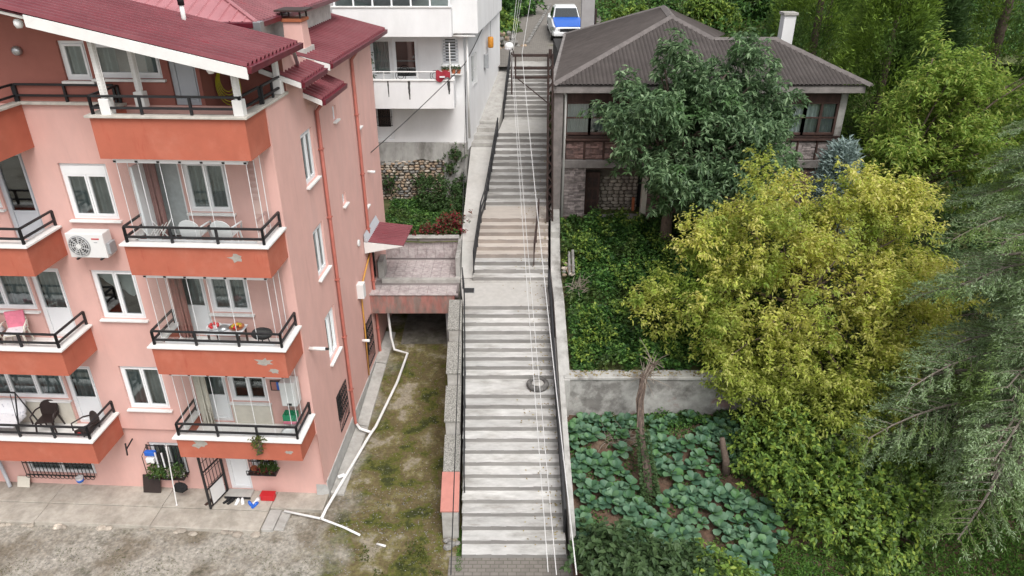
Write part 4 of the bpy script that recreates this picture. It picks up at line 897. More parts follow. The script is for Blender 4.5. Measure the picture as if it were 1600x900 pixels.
for i in range(3):
    for j in range(2): hbox(2.95 + j * .21, 3.12 + j * .21, 26.535, 26.548, 4.3 + i * .5, 4.7 + i * .5).build('door_panel', 'brown_metal', dr, bevel=.01)
hbox(4.7, 4.8, 26.3, 26.4, 4.4, 4.95).build('jar_shelf', 'terracotta', hs)
hbox(1.85, 12.15, 25.86, 26.3, 6.28, 6.58).build('floor_beam', 'grey_beam', hs, bevel=.015)
hbox(1.95, 12.05, 25.99, 26.2, 6.58, 7.3).build('parapet', 'dark_wood', hs)
for i in range(14):
    x0 = 1.98 + i * .72; cladding('stone_panel', 'brick_clad_red' if i < 3 else 'brick_clad', x0 + .04, min(x0 + .68, 12.0), 6.62, 7.26, 25.985, 30 + i)
    hbox(x0 - .03, x0 + .03, 25.92, 25.985, 6.58, 7.32).build('panel_post', 'dark_wood', hs)
hbox(1.9, 12.1, 25.86, 26.1, 7.32, 7.4).build('rail', 'dark_wood', hs, bevel=.01); hbox(1.9, 12.1, 25.90, 25.97, 7.43, 7.49).build('rail', 'brown_metal', hs)
xs = [1.98, 2.85, 4.75, 6.0, 7.2, 8.4, 9.6, 10.7, 11.85]
for i, (a, b) in enumerate(zip(xs, xs[1:])):
    f = MB(); w = b - a
    for xx in (0, w / 2 if w > .9 else -9, w): 
        if xx >= 0: f.box(a + xx - .045 - 1.9, a + xx + .045 - 1.9, -.02, .08, 3.42, 4.62)
    f.box(a - 1.9 + .045, b - 1.9 - .045, -.015, .07, 3.42, 3.5); f.box(a - 1.9 + .045, b - 1.9 - .045, -.01, .06, 4.02, 4.07); f.box(a - 1.9 + .045, b - 1.9 - .045, -.015, .07, 4.55, 4.62)
    fo = f.build('window', 'dark_wood', hs)
    nn = 2 if w > .9 else 1
    for j in range(nn):
        for (z0, z1) in ((3.5, 4.02), (4.07, 4.55)):
            xa, xb = a - 1.9 + .05 + j * w / nn, a - 1.9 - .05 + (j + 1) * w / nn
            MB().add([(xa, .03, z0), (xb, .03, z0), (xb, .03, z1), (xa, .03, z1)], [(0, 1, 2, 3)]).build('pane', 'glass', fo)
    c = MB(); curtain_mesh(c, a - 1.9 + .05, b - 1.9 - .05 - (.0 if i != 1 else w * .5), .12 if i != 1 else .5, 3.45, 4.6, .03, .16); c.build('curtain', 'curtain' if i != 1 else 'curtain_dark', fo, smooth=True, raw=True)
hbox(1.9, 12.1, 26.02, 26.25, 8.72, 9.2).build('head_board', 'dark_wood', hs)
hbox(1.45, 12.5, 25.55, 25.8, 9.12, 9.36).build('eave_board', 'grey_beam', hs, bevel=.015)
hbox(1.9, 12.2, 25.8, 26.2, 9.2, 9.25).build('eave_soffit', 'dark_wood', hs)
# roof: hipped main block with a lower wing, all of corrugated sheets
E0, RZ = 9.42, .35
def hcorr(name, m, O, e, s, L, lo, hi, par=hs): return corr(name, m, hp(*O), e, s, L, lo, hi, .15, .04, par, prof=((0, 0), (.25, .7), (.5, 1), (.75, .7), (1, 0)))
sx = math.hypot(1, RZ)
x0r, xa, xw0, xw1, x1r = 1.42, 6.42, 7.75, 10.15, 12.6      # eave start, apex, wing ridge ends, eave end
ya = 30.45; yw = 28.65
def front_hi(d):
    x = x0r + d
    if x < xa: run = (x - x0r) / (xa - x0r) * (ya - 25.5)
    elif x < xw0: run = lerp(ya - 25.5, yw - 25.5, (x - xa) / (xw0 - xa))
    elif x < xw1: run = yw - 25.5
    else: run = lerp(yw - 25.5, 0, (x - xw1) / (x1r - xw1))
    return max(0.02, run) * sx
ro = hcorr('roof', 'onduline', (x0r, 25.5, E0), (1, 0, 0), (0, 1, RZ), x1r - x0r, lambda d: 0, front_hi)
za, zw = E0 + RZ * (ya - 25.5), E0 + RZ * (yw - 25.5)
yb = 38.6; xb0 = 2.75; yr = 34.3; xr = 6.85
def quad_corr(name, A, B, C, D):
    """ribbed plane between eave A-B and ridge D-C"""
    A, B, C, D = [Vector(p) for p in (A, B, C, D)]; mb = MB(); n = int((B - A).length / .15) * 2
    nn = (B - A).cross(D - A).normalized()
    if nn.z < 0: nn = -nn
    for i in range(n + 1):
        t = i / n; h = .04 * (i % 2); mb.v += [tuple(A.lerp(B, t) + nn * h), tuple(D.lerp(C, t) + nn * h)]
    mb.f = [(2 * i, 2 * i + 2, 2 * i + 3, 2 * i + 1) for i in range(n)]
    return mb.build(name, 'onduline', ro, raw=True)
quad_corr('west_slope', hp(x0r, 25.5, E0), hp(xb0, yb, E0), hp(xr, yr, za), hp(xa, ya, za))
quad_corr('back_slope', hp(xb0, yb, E0), hp(11.0, yb, E0), hp(xr, yr, za), hp(xr, yr, za))
quad_corr('east_slope', hp(xw0, yw, zw), hp(11.0, yb, E0), hp(xr, yr, za), hp(xa, ya, za))
quad_corr('wing_back_slope', hp(12.6, 33, E0), hp(9.6, 34, E0), hp(xw0, yw, zw), hp(xw1, yw, zw))
quad_corr('wing_east_slope', hp(x1r, 25.5, E0), hp(12.6, 33, E0), hp(xw1, yw, zw), hp(xw1, yw, zw))
for A, B in (((x0r, 25.5, E0), (xa, ya, za)), ((xa, ya, za), (xr, yr, za)), ((xa, ya, za), (xw0, yw, zw)), ((xw0, yw, zw), (xw1, yw, zw)), ((xw1, yw, zw), (x1r, 25.5, E0)), ((xr, yr, za), (xb0, yb, E0))):
    A = Vector(hp(*A)) + V(0, 0, .035); B = Vector(hp(*B)) + V(0, 0, .035); n = max(2, int((B - A).length / 1.0))
    for i in range(n):
        a, b = A.lerp(B, i / n), A.lerp(B, (i + 1.06) / n); d = (b - a).normalized(); s_ = d.cross(V(0, 0, 1)).normalized() * .17
        up = V(0, 0, .045 + .008 * (i % 2)); dn = V(0, 0, -.045)
        MB().add([a - s_ + dn, a + up, a + s_ + dn, b - s_ + dn, b + up, b + s_ + dn], [(0, 1, 4, 3), (1, 2, 5, 4), (0, 2, 1), (3, 4, 5)]).build('ridge_tile', 'ridge_cap', ro)
MB().hexa([hp(1.32, 25.5, 9.2), hp(1.5, 25.5, 9.2), hp(2.85, yb, 9.2), hp(2.67, yb, 9.2), hp(1.32, 25.5, 9.47), hp(1.5, 25.5, 9.47), hp(2.85, yb, 9.47), hp(2.67, yb, 9.47)]).build('verge_beam', 'grey_beam', hs, bevel=.015)
wc = thing('white_chimney', 'tall white chimney behind the dark roof wing among trees', 'chimney', (12.25, 33.5, 5.5))
MB().box(-.26, .26, -.26, .26, 0, 5.4).build('shaft', 'white_render', wc, bevel=.015); MB().box(-.32, .32, -.32, .32, 5.4, 5.52).build('cap', 'concrete', wc, bevel=.015)
# ================================================================ MAST, RAILS, CABLES
ms_ = thing('lattice_mast', 'rusty brown lattice steel mast with a gantry arm over the stairs', 'mast', (1.42, 25.0, 4.5))
m = MB(); H_ = 6.05
for dx, dy in ((-.1, -.1), (.1, -.1), (.1, .1), (-.1, .1)): m.bar((dx, dy, 0), (dx * .7 - .12, dy * .7, H_), .06)
m.build('upright', 'brown_metal', ms_)
m = MB()
for i in range(20):
    z0, z1 = i * H_ / 20, (i + 1) * H_ / 20; s1 = 1 if i % 2 else -1
    off = lambda z: -.12 * z / H_
    for dy in (-.1, .1): m.bar((s1 * .1 + off(z0), dy * .9, z0), (-s1 * .1 + off(z1), dy * .9, z1), .032)
    for dx in (-.1, .1): m.bar((dx + off(z0), s1 * .1, z0), (dx + off(z1), -s1 * .1, z1), .022)
m.build('lattice', 'brown_metal', ms_)
for k, zz in enumerate((6.0, 5.58, 5.27)): MB().bar((-.12, 0, zz), (-1.43, 0, zz), .085).build('cross_arm', 'brown_metal', ms_)
MB().bar((-1.30, 0, 5.27), (-1.30, 0, 6.0), .05).build('arm_post', 'brown_metal', ms_); MB().bar((-1.43, 0, 4.7), (-1.43, 0, 6.1), .05).build('arm_post', 'brown_metal', ms_)
MB().bar((-1.25, 0, 5.25), (-.1, 0, 4.35), .035).build('brace', 'brown_metal', ms_)
MB().tube([(-.12, 0, 5.9), (-.12, 0, 6.2)], .06, 8).build('finial', 'brown_metal', ms_)
lp = MB(); lp.blob((0, 0, 0), (.16, .11, .13), 10, 6); lo_ = lp.build('lamp_head', 'ac_white', ms_, smooth=True, loc=(-1.52, -.02, 6.3)); MB().tube([(.1, 0, -.03), (.16, 0, -.25)], .02, 6).build('bracket', 'brown_metal', lo_)
MB().lathe([(.11, -.04), (.13, 0)], (-.03, 0, -.07), 10).build('lens', 'fabric_white', lo_)
def stair_rail(name, label, ys, xf, h=.85, post=1.15, m='black_metal', zoff=0, mid=(.45,), r=.022):
    n = max(1, round((ys[1] - ys[0]) / post)); P = [(xf(lerp(ys[0], ys[1], i / n)), lerp(ys[0], ys[1], i / n)) for i in range(n + 1)]
    o = thing(name, label, 'handrail', (P[0][0], P[0][1], stz(P[0][1]) + zoff)); B = o.location.copy()
    for (x, y) in P: MB().bar(V(x, y, stz(y) + zoff - .02) - B, V(x, y, stz(y) + zoff + h) - B, r * 1.9).build('post', m, o)
    for q in (h,) + tuple(mid):
        mb = MB()
        for a, b in zip(P, P[1:]): mb.bar(V(*a, stz(a[1]) + zoff + q) - B, V(*b, stz(b[1]) + zoff + q) - B, r * 1.9)
        mb.build('rail', m, o)
    return o
stair_rail('stair_handrail', 'black steel handrail between the ramp and the middle flights of stairs', (22.7, 30.4), lambda y: edge(LX2, y) + .03, .8, 1.1, mid=(.25, .52))
stair_rail('stair_handrail', 'black steel handrail beside the topmost flight near the white house', (33.2, 36.6), lambda y: edge(LX2, y) + .0, .8, 1.1, mid=(.25, .52))
stair_rail('stair_handrail', 'black steel handrail below the lattice mast along the dark-roofed house', (26.6, 30.6), lambda y: edge(RX2, y) - .06, .8, 1.2, mid=(.25, .52))
stair_rail('stair_handrail', 'short free-standing rusty handrail in the beige flight', (23.0, 25.0), lambda y: lerp(.78, 1.0, (y - 23) / 2), .85, 1.0, 'brown_metal')
stair_rail('stair_handrail', 'black steel handrail along the pebble-dashed parapet', (14.6, 21.9), lambda y: edge(LX, y) + .06, .8, 1.2, mid=(.4,), r=.017)
stair_rail('stair_handrail', 'black steel handrail of the lower stairs beside the cabbage patch', (13.6, 21.9), lambda y: edge(RX, y) - .02, .75, 1.0, mid=(.12, .3, .52), r=.026)
tag(MB().tube([(edge(RX, y) + .05, y, stz(y) + .08) for y in (15.4, 16.5, 17.6, 18.6, 19.4)], .045, 8).build('white_pipe', 'white_paint', smooth=True), 'white plastic pipe laid along the black handrail by the retaining wall', 'pipe')
def cable(name, label, pts, r, m, sag=.3, n=24):
    P = []
    for (a, b) in zip(pts, pts[1:]):
        a, b = Vector(a), Vector(b)
        for i in range(n + 1):
            t = i / n; p = a.lerp(b, t); p.z -= sag * 4 * t * (1 - t); P.append(p)
    return tag(MB().tube(P, r, 5).build(name, m, smooth=True), label, 'cable')
gx = [( -.02, 25, 10.52), (.02, 24.97, 10.50), (.34, 25, 10.55)]
cable('overhead_cable', 'pale overhead cable above the stairs, first of a close pair', [(1.6, 62, 17), gx[0], (.43, 6.0, 7.55)], .006, 'cable_white', .25)
cable('overhead_cable', 'pale overhead cable above the stairs, second of a close pair', [(1.9, 62, 17), gx[1], (.53, 6.0, 7.50)], .006, 'cable_white', .27)
cable('overhead_cable', 'thick pale overhead cable slanting over the stairs towards the cabbages', [(2.6, 62, 17), gx[2], (.77, 6.0, 7.5)], .009, 'cable_white', .25)
cable('overhead_cable', 'thin pale overhead cable running uphill past the gantry lamp', [(1.2, 62, 17.4), (-.05, 25, 10.52)], .008, 'cable_white', .25)
cable('overhead_cable', 'thin black cable from the white house corner down over the parapet', [(-1.8, 28.8, 9.3), (-.73, 6, 7.5)], .008, 'cable_dark', .35)
cable('overhead_cable', 'black cable slung from the white house corner to the pink wall', [(-1.2, 33, 10.6), (-1.85, 28.7, 9.6), tuple(LW(.03, 8.3, 7.6))], .016, 'cable_dark', .06)
MB().tube([wp(-1.84, 28.75, 9.6), wp(-1.87, 28.93, 8.9), wp(-1.87, 28.93, 6.4)], .012, 5).build('wall_cable', 'cable_dark', wh)
# ================================================================ LANE AT THE TOP
car = thing('pickup_truck', 'white pickup truck with a blue bonnet parked in the lane', 'pickup', (3.2, 42.5, 8.15 + .055 * 6.0), math.radians(1))
def loft(secs, name, m, par=car, bev=0):
    mb = MB(); k = len(secs[0])
    for s_ in secs: mb.v += s_
    for i in range(len(secs) - 1):
        for j in range(k): a = i * k + j; b = i * k + (j + 1) % k; mb.f.append((a, b, b + k, a + k))
    mb.f.append(tuple(range(k))); mb.f.append(tuple((len(secs) - 1) * k + j for j in range(k)))
    return mb.build(name, m, par, bevel=bev)
def csec(y, w, z0, z1, sh=.75): # body section, chamfered shoulders
    return [(-w, y, z0), (w, y, z0), (w + .02, y, lerp(z0, z1, .5)), (w * .97, y, lerp(z0, z1, .88)), (w * sh, y, z1), (-w * sh, y, z1), (-w * .97, y, lerp(z0, z1, .88)), (-w - .02, y, lerp(z0, z1, .5))]
loft([csec(0, .72, .42, .78), csec(.12, .86, .34, .86), csec(.5, .9, .3, .95), csec(1.5, .91, .3, 1.16), csec(3.3, .91, .3, 1.1), csec(5.1, .9, .34, 1.1), csec(5.2, .86, .42, 1.06)], 'body', 'car_white', car, .03)
loft([csec(y, w * .86, z - .06, z, .86) for y, w, z in ((.06, .84, .86), (.5, .9, .975), (1.0, .91, 1.085), (1.58, .91, 1.19))], 'bonnet', 'blue_paint', car, .02)
cab = [(-.78, 1.5, 1.08), (.78, 1.5, 1.08), (.62, 2.25, 1.72), (-.62, 2.25, 1.72)]
loft([[(-.80, 1.45, 1.06), (.80, 1.45, 1.06), (.86, 3.5, 1.06), (-.86, 3.5, 1.06)], [(-.63, 2.2, 1.70), (.63, 2.2, 1.70), (.66, 3.3, 1.70), (-.66, 3.3, 1.70)]], 'cab', 'car_white', car, .05)
MB().box(-.6, .6, 2.25, 3.25, 1.70, 1.75).build('cab_roof', 'car_white', car, bevel=.03)
def off(P, nrm, d): return [tuple(Vector(p) + Vector(nrm) * d for p in P)]
MB().prism([(-.70, 1.57, 1.19), (.70, 1.57, 1.19), (.60, 2.08, 1.62), (-.60, 2.08, 1.62)], (0, -.016, .02)).build('windscreen', 'car_glass', car)
for s_ in (-1, 1):
    MB().prism([(s_ * .80, 1.75, 1.16), (s_ * .82, 3.3, 1.16), (s_ * .69, 3.15, 1.62), (s_ * .66, 2.25, 1.62)], (s_ * .02, 0, .004)).build('side_window', 'car_glass', car)
    mo = MB().blob((s_ * 1.0, 1.65, 1.2), (.1, .07, .08), 8, 5).build('mirror', 'car_white', car, smooth=True)
    MB().hexa([(s_ * .5, -.02, .62), (s_ * .86, .06, .64), (s_ * .9, .25, .64), (s_ * .55, .06, .62), (s_ * .55, -.0, .76), (s_ * .86, .07, .83), (s_ * .9, .3, .85), (s_ * .58, .1, .76)]).build('headlight', 'chrome', car, bevel=.01)
    for yy in (.95, 4.2):
        wheel = MB().tube([(s_ * .68, yy, .36), (s_ * .93, yy, .36)], .37, 18).build('wheel', 'rubber', car); MB().tube([(s_ * .93, yy, .36), (s_ * .94, yy, .36)], .22, 12).build('rim', 'chrome', wheel)
MB().box(-.48, .48, -.035, .02, .58, .74).build('grille', 'black_metal', car, bevel=.01); MB().box(-.5, .5, -.05, -.03, .7, .73).build('grille_bar', 'chrome', car)
MB().box(-.85, .85, -.1, .08, .34, .56).build('bumper', 'car_white', car, bevel=.05); MB().box(-.26, .26, -.115, -.1, .46, .56).build('number_plate', 'white_plastic', car)
MB().box(-.7, .7, 3.6, 5.05, 1.09, 1.12).build('load_bed', 'black_metal', car)
pn = thing('roadside_panel', 'tall grey rendered pier with faded pink patch beside the pickup', 'pier', (4.08, 41.0, 8.2))
MB().box(-.34, .36, -.2, .2, -.2, 2.9).build('pier_shaft', 'faded_panel', pn, bevel=.02); MB().box(.42, .52, .0, .3, -.2, 2.2).build('gate_post', 'brown_metal', pn); MB().box(-.3, .32, -.15, .15, 2.9, 3.0).build('pier_cap', 'concrete', pn, bevel=.01)
bw = thing('lane_rubble_wall', 'low dry rubble wall at the mossy bank of the lane', 'wall', (-1.2, 41, 8.2))
q = random.Random(9)
for row in range(4):
    x = -.8
    while x < 1.7 - row * .25:
        w = q.uniform(.22, .45); o = link('stone', q.choice(stone_me)[2 if q.random() < .7 else 0], bw, (x + w / 2, q.uniform(-.08, .08) + row * .14 + .5 * x, row * .24 + .12 + .02 * x), (q.uniform(-.2, .2), q.uniform(-.2, .2), q.uniform(-.3, .6))); o.scale = (w * 1.1, .4, .30); x += w
ln_k = thing('lane_kerb', 'narrow mossy stone kerb along the bank side of the lane', 'kerb', (.9, 42.5, 8.4))
for i in range(16):
    MB().box(-.09, .09, -.42, .42, -.1, .14).build('kerb_stone', 'stone_grey', ln_k, bevel=.02, loc=(.5 * (i * .9) * .28, i * .9, .0 + .05 * i), rot=(0, 0, -.14))
# ================================================================ VEGETATION
leafmat('leaf_chestnut', [(.07, .13, .062), (.11, .19, .088), (.16, .255, .125), (.22, .31, .165)], .42, .42, patch=(.11, .21, .075), nscale=.7, plo=.5, phi=.65)
leafmat('leaf_yellow', [(.48, .49, .085), (.66, .63, .15), (.78, .72, .27), (.58, .60, .12), (.34, .41, .06)], .5, .5, patch=(.24, .34, .055), nscale=.5, plo=.5, phi=.66, zgreen=(1.6, 5.2))
leafmat('leaf_bright', [(.14, .22, .038), (.21, .33, .055), (.30, .41, .075), (.42, .45, .12)], .45, .5)
leafmat('leaf_cypress', [(.12, .20, .035), (.18, .29, .045), (.26, .38, .055), (.14, .22, .04)], .4, .6, patch=(.09, .16, .035), nscale=.45, plo=.46, phi=.6)
leafmat('leaf_dark', [(.032, .065, .02), (.05, .098, .028), (.07, .13, .036)], .25, .6)
leafmat('leaf_ivy', [(.028, .082, .02), (.05, .13, .03), (.08, .18, .04), (.12, .22, .045)], .35, .5, patch=(.075, .10, .026), nscale=.6, plo=.52, phi=.66)
leafmat('leaf_bush', [(.07, .13, .03), (.12, .20, .04), (.17, .28, .05), (.34, .42, .07)], .35, .5)
leafmat('leaf_fig', [(.04, .078, .03), (.062, .11, .04), (.085, .14, .052)], .3, .55)
leafmat('needle', [(.15, .23, .085), (.25, .35, .16), (.42, .53, .34), (.19, .30, .10)], .4, .6, patch=(.21, .31, .085), nscale=.8, plo=.5, phi=.62)
leafmat('needle_blue', [(.20, .27, .25), (.32, .40, .38)], .2, .6)
leafmat('leaf_cabbage', [(.055, .125, .075), (.10, .20, .12), (.16, .27, .17), (.10, .22, .075), (.07, .15, .09)], .3, .5, byobj=True)
leafmat('grass', [(.05, .13, .02), (.085, .19, .028), (.13, .25, .04)], .3, .6)
leafmat('weed', [(.05, .075, .015), (.09, .11, .02), (.13, .14, .035)], .3, .6)
leafmat('flower_red', [(.16, .02, .025), (.28, .03, .04), (.05, .08, .03), (.06, .10, .03)], .3, .6)
leafmat('dry_twig', [(.20, .165, .13), (.28, .24, .20)], .05, .8)
def unit(a): return a / np.maximum(np.linalg.norm(a, axis=-1, keepdims=True), 1e-6)
def leaf_obj(name, P, D, L, W, m, parent=None, fold=.35, droop=.15, up=None, kind=None, wide=.45):
    """every leaf is a folded blade of two triangles with its own base, direction, length"""
    n = len(P); P = np.asarray(P, float); D = unit(np.asarray(D, float)); L = np.broadcast_to(np.asarray(L, float), (n,))[:, None]; W = np.broadcast_to(np.asarray(W, float), (n,))[:, None]
    ref = np.array([0, 0, 1.]) + G.normal(0, .45, (n, 3)) if up is None else up
    S = unit(np.cross(D, ref)); N = unit(np.cross(S, D)); N *= np.sign(N[:, 2:3] + 1e-6)
    b = P; t = P + D * L; t[:, 2:3] -= droop * L; mid = P + D * L * wide
    l = mid + S * W / 2 + N * fold * W / 2; r = mid - S * W / 2 + N * fold * W / 2
    v = np.stack([b, l, t, r], 1).reshape(-1, 3)
    i = np.arange(n) * 4; f = np.stack([i, i + 2, i + 1, i, i + 3, i + 2], 1).reshape(-1)
    me = bpy.data.meshes.new(name); me.vertices.add(n * 4); me.vertices.foreach_set('co', v.reshape(-1).astype(np.float32))
    me.loops.add(n * 6); me.loops.foreach_set('vertex_index', f.astype(np.int32)); me.polygons.add(n * 2); me.polygons.foreach_set('loop_start', (np.arange(n * 2) * 3).astype(np.int32)); me.polygons.foreach_set('loop_total', np.full(n * 2, 3, np.int32))
    me.update(calc_edges=True); me.materials.append(MATS[m]); o = link(name, me, parent)
    if kind: o['kind'] = kind
    return o
def rdir(n):
    return unit(G.normal(0, 1, (n, 3)))
def lobes_pts(lobes, n, inner=.62, up=.25, flat=.0):
    """tips near the skin of several uneven ellipsoids, none deep inside another"""
    vol = np.array([(r[0] * r[1] * r[2]) ** .67 for _, r in lobes]); cnt = (vol / vol.sum() * n).astype(int); PP = []; NN = []
    for (c, r), k in zip(lobes, cnt):
        d = rdir(k); d[:, 2] += up; d = unit(d); ph = G.random(3) * 6
        bump = 1 + .16 * np.sin(d[:, 0] * 5 + ph[0]) * np.cos(d[:, 1] * 4 + ph[1]) + .14 * np.sin(d[:, 2] * 7 + d[:, 0] * 6 + ph[2])
        rad = (inner + (1 - inner) * G.random(k) ** .6) * bump
        PP.append(np.array(c) + d * np.array(r) * rad[:, None]); NN.append(unit(d / np.array(r) * np.mean(r)))
    return np.concatenate(PP), np.concatenate(NN)
def limbs(mb, base, top, r0, ends, rng, r1=.02, bend=.3):
    base, top = Vector(base), Vector(top)
    pts = [base.lerp(top, i / 6) + V(rng.uniform(-1, 1), rng.uniform(-1, 1), 0) * .08 * (i > 0) for i in range(7)]
    mb.tube(pts, [r0 * (1.25 - .75 * i / 6) if i else r0 * 1.5 for i in range(7)], 9)
    for e in ends:
        e = Vector(e); a = base.lerp(top, rng.uniform(.55, 1.0)); L = (e - a).length
        m1 = a.lerp(e, .35) + V(0, 0, bend * L * .3) + V(rng.uniform(-.1, .1), rng.uniform(-.1, .1), 0) * L; m2 = a.lerp(e, .7) + V(0, 0, bend * L * .25)
        mb.tube([a, m1, m2, e], [r0 * .5, r0 * .35, r0 * .2, r1], 6)
def tree(name, label, base, top, r0, lobes, ntip, style, per, L, W, m, bark='bark', group=None, inner=.62, nlimb=14, cat='tree', twig=.5, droop=.2, up=.25, clumps=0, csize=.6):
    t = thing(name, label, cat, base, 0, group); B = np.array(base); rng = random.Random(len(label) * 7 + ntip)
    lobes = [(np.array(c) - B, r) for c, r in lobes]
    if clumps:
        C, _ = lobes_pts(lobes, clumps, .84, up)
        lobes = [(c, tuple(s * G.uniform(.8, 1.2) for s in (csize, csize, csize * .62))) for c in C for s in [1.0] ] + [(c, tuple(x * .72 for x in r)) for c, r in lobes]
    P, N = lobes_pts(lobes, ntip, inner, up)
    mb = MB(); k = len(P); ends = [P[i] * .93 for i in G.choice(k, min(k, nlimb * 3), False)]
    limbs(mb, (0, 0, -.15), Vector(top) - Vector(base), r0, ends, rng); mb.build('trunk', bark, t, smooth=True)
    k = len(P)
    if style == 'whorl':
        sub = 3; Ps = np.repeat(P, sub, 0) + G.normal(0, .16, (k * sub, 3)); Ns = np.repeat(N, sub, 0)
        A = unit(Ns * .6 + np.array([0, 0, .55]) + G.normal(0, .3, (k * sub, 3)))
        Q = np.repeat(Ps, per, 0); A = np.repeat(A, per, 0); n = len(Q)
        rad = unit(np.cross(A, rdir(n))); D = unit(A * G.uniform(-.1, .7, (n, 1)) + rad * .9 + np.array([0, 0, -.28])); Q = Q + A * G.uniform(-.12, .05, (n, 1))
        o = leaf_obj('crown', Q, D, L * G.uniform(.65, 1.2, n), W * G.uniform(.7, 1.2, n), m, t, .3, droop)
    else:
        A = unit(N * .7 + np.array([0, 0, .65]) + G.normal(0, .38, (k, 3)))
        Q = np.repeat(P, per, 0); A2 = np.repeat(A, per, 0); n = len(Q); s = G.random((n, 1))
        Q = Q + A2 * (s - .4) * twig + G.normal(0, .035, (n, 3)); Q[:, 2:3] -= (s ** 2) * twig * .18
        rad = unit(np.cross(A2, rdir(n))); D = unit(A2 * .55 + rad * .9 + np.array([0, 0, -.18]))
        o = leaf_obj('crown', Q, D, L * G.uniform(.6, 1.25, n), W * G.uniform(.7, 1.2, n), m, t, .35, droop)
    o['kind'] = 'stuff'
    return t
# --- the chestnut-like tree in front of the dark-roofed house
DY = 1.1
tree('broadleaf_tree', 'mid-green broadleaf tree with long drooping leaves in front of the old house', (5.5, 22.8 + DY, 3.5), (5.8, 22.8 + DY, 7.8), .2,
     [((x, y + DY, z_), r) for (x, y, z_), r in [((5.4, 22.6, 9.0), (1.9, 1.7, 1.6)), ((4.3, 22.4, 8.7), (1.3, 1.4, .85)), ((7.7, 22.8, 9.1), (1.6, 1.5, 1.3)), ((8.6, 22.6, 8.2), (1.2, 1.3, .95)), ((5.9, 22.0, 7.5), (2.3, 1.9, 1.5)), ((7.9, 22.2, 7.1), (1.8, 1.7, 1.2)), ((5.7, 22.2, 6.7), (1.2, 1.3, .8)), ((6.8, 22.0, 6.4), (1.9, 1.6, 1.0)), ((5.1, 22.9, 10.6), (.65, .7, .7)), ((7.7, 23.0, 10.5), (.7, .7, .7)), ((3.3, 22.4, 8.5), (.7, .8, .5)), ((6.2, 21.8, 6.0), (1.2, 1.2, .7))]],
     1500, 'whorl', 9, .235, .08, 'leaf_chestnut', inner=.4, droop=.22, clumps=120, csize=.5)
# --- the yellowing tree
tree('yellowing_tree', 'large spreading tree with yellow autumn leaves above the cabbage patch', (8.6, 18.6, 1.4), (8.5, 18.7, 5.2), .13,
     [((7.6, 18.8, 6.0), (2.2, 2.0, 1.5)), ((6.2, 18.4, 5.0), (1.7, 1.7, 1.2)), ((9.7, 19.2, 6.6), (1.8, 1.8, 1.3)), ((11.3, 19.4, 6.5), (1.5, 1.5, 1.2)), ((9.4, 18.0, 5.0), (2.3, 1.9, 1.5)), ((7.4, 17.4, 3.6), (1.9, 1.6, 1.3)), ((9.6, 17.0, 3.2), (2.1, 1.6, 1.4)), ((11.2, 18.0, 4.6), (1.6, 1.6, 1.5)), ((5.0, 18.6, 4.3), (1.2, 1.2, .8)), ((6.7, 17.1, 2.9), (1.2, 1.0, .9)), ((7.6, 16.2, 2.0), (1.1, .9, .8)), ((4.4, 19.0, 4.6), (.6, .6, .4)), ((9.0, 15.9, 2.6), (1.5, 1.2, 1.0)), ((10.6, 16.4, 3.0), (1.3, 1.2, 1.1)), ((8.3, 16.2, 2.4), (1.5, 1.2, 1.0)), ((10.4, 19.6, 7.7), (.7, .8, .5)), ((7.4, 19.6, 7.6), (.9, .9, .6)), ((12.0, 20.0, 7.2), (.9, .9, .6)), ((6.0, 19.2, 6.4), (.9, .9, .6))],
     4500, 'spray', 20, .13, .06, 'leaf_yellow', inner=.35, twig=.62, droop=.3, clumps=190, csize=.52)
# --- bright green trees on the right
tree('fruit_tree', 'bright green fruit tree with upright leafy shoots behind the yellow tree', (13.2, 23.5, 3.6), (13.2, 23.6, 7), .14,
     [((13.6, 23.6, 8.0), (1.5, 1.5, 1.7)), ((14.6, 23.6, 8.4), (1.8, 1.7, 1.7)), ((12.7, 23.3, 7.0), (1.1, 1.2, 1.1)), ((14.8, 23.2, 6.9), (2.0, 1.6, 1.4)), ((13.9, 23.8, 10.2), (.6, .6, 1.0)), ((15.0, 23.8, 10.0), (.7, .7, .9)), ((13.2, 23.6, 9.7), (.4, .4, .8)), ((16.8, 23.6, 8.6), (1.6, 1.6, 1.6))],
     1500, 'spray', 18, .20, .065, 'leaf_bright', inner=.4, twig=.75, droop=.2, up=.4, clumps=70, csize=.55)
# --- dark conifers behind the house
def cypress(label, base, h, r, n, m='leaf_cypress', group='conifers behind the old house'):
    t = thing('conifer_tree', label, 'conifer', base, 0, group); mb = MB(); mb.tube([(0, 0, -.3), (0, 0, h * .5), (0, 0, h * .95)], [r * .09, r * .06, .02], 8); mb.build('trunk', 'bark', t, smooth=True)
    z = G.random(n) ** .8; a = G.random(n) * 6.283; prof = (1 - z) ** .65 * .95 + .06
    lump = 1 + .18 * np.sin(a * 5 + z * 23) + .12 * np.sin(a * 9 - z * 31)
    rr = r * prof * lump * (.6 + .4 * G.random(n) ** .5); P = np.stack([rr * np.cos(a), rr * np.sin(a), h * (.06 + .94 * z)], 1)
    out = np.stack([np.cos(a), np.sin(a), .9 + 0 * a], 1); per = 9
    Q = np.repeat(P, per, 0) + G.normal(0, .13, (n * per, 3)); D = unit(np.repeat(out, per, 0) + G.normal(0, .55, (n * per, 3)))
    o = leaf_obj('crown', Q, D, .26 * G.uniform(.6, 1.3, n * per), .055, m, t, .3, .1); o['kind'] = 'stuff'; return t
cypress('tall dense conifer with olive green sprays touching the east end of the old house', (15.3, 30.0, 4.8), 9.5, 2.3, 3200)
cypress('broad green conifer standing behind the roof wing and white chimney', (14.6, 36.0, 6.5), 9.0, 2.7, 2600)
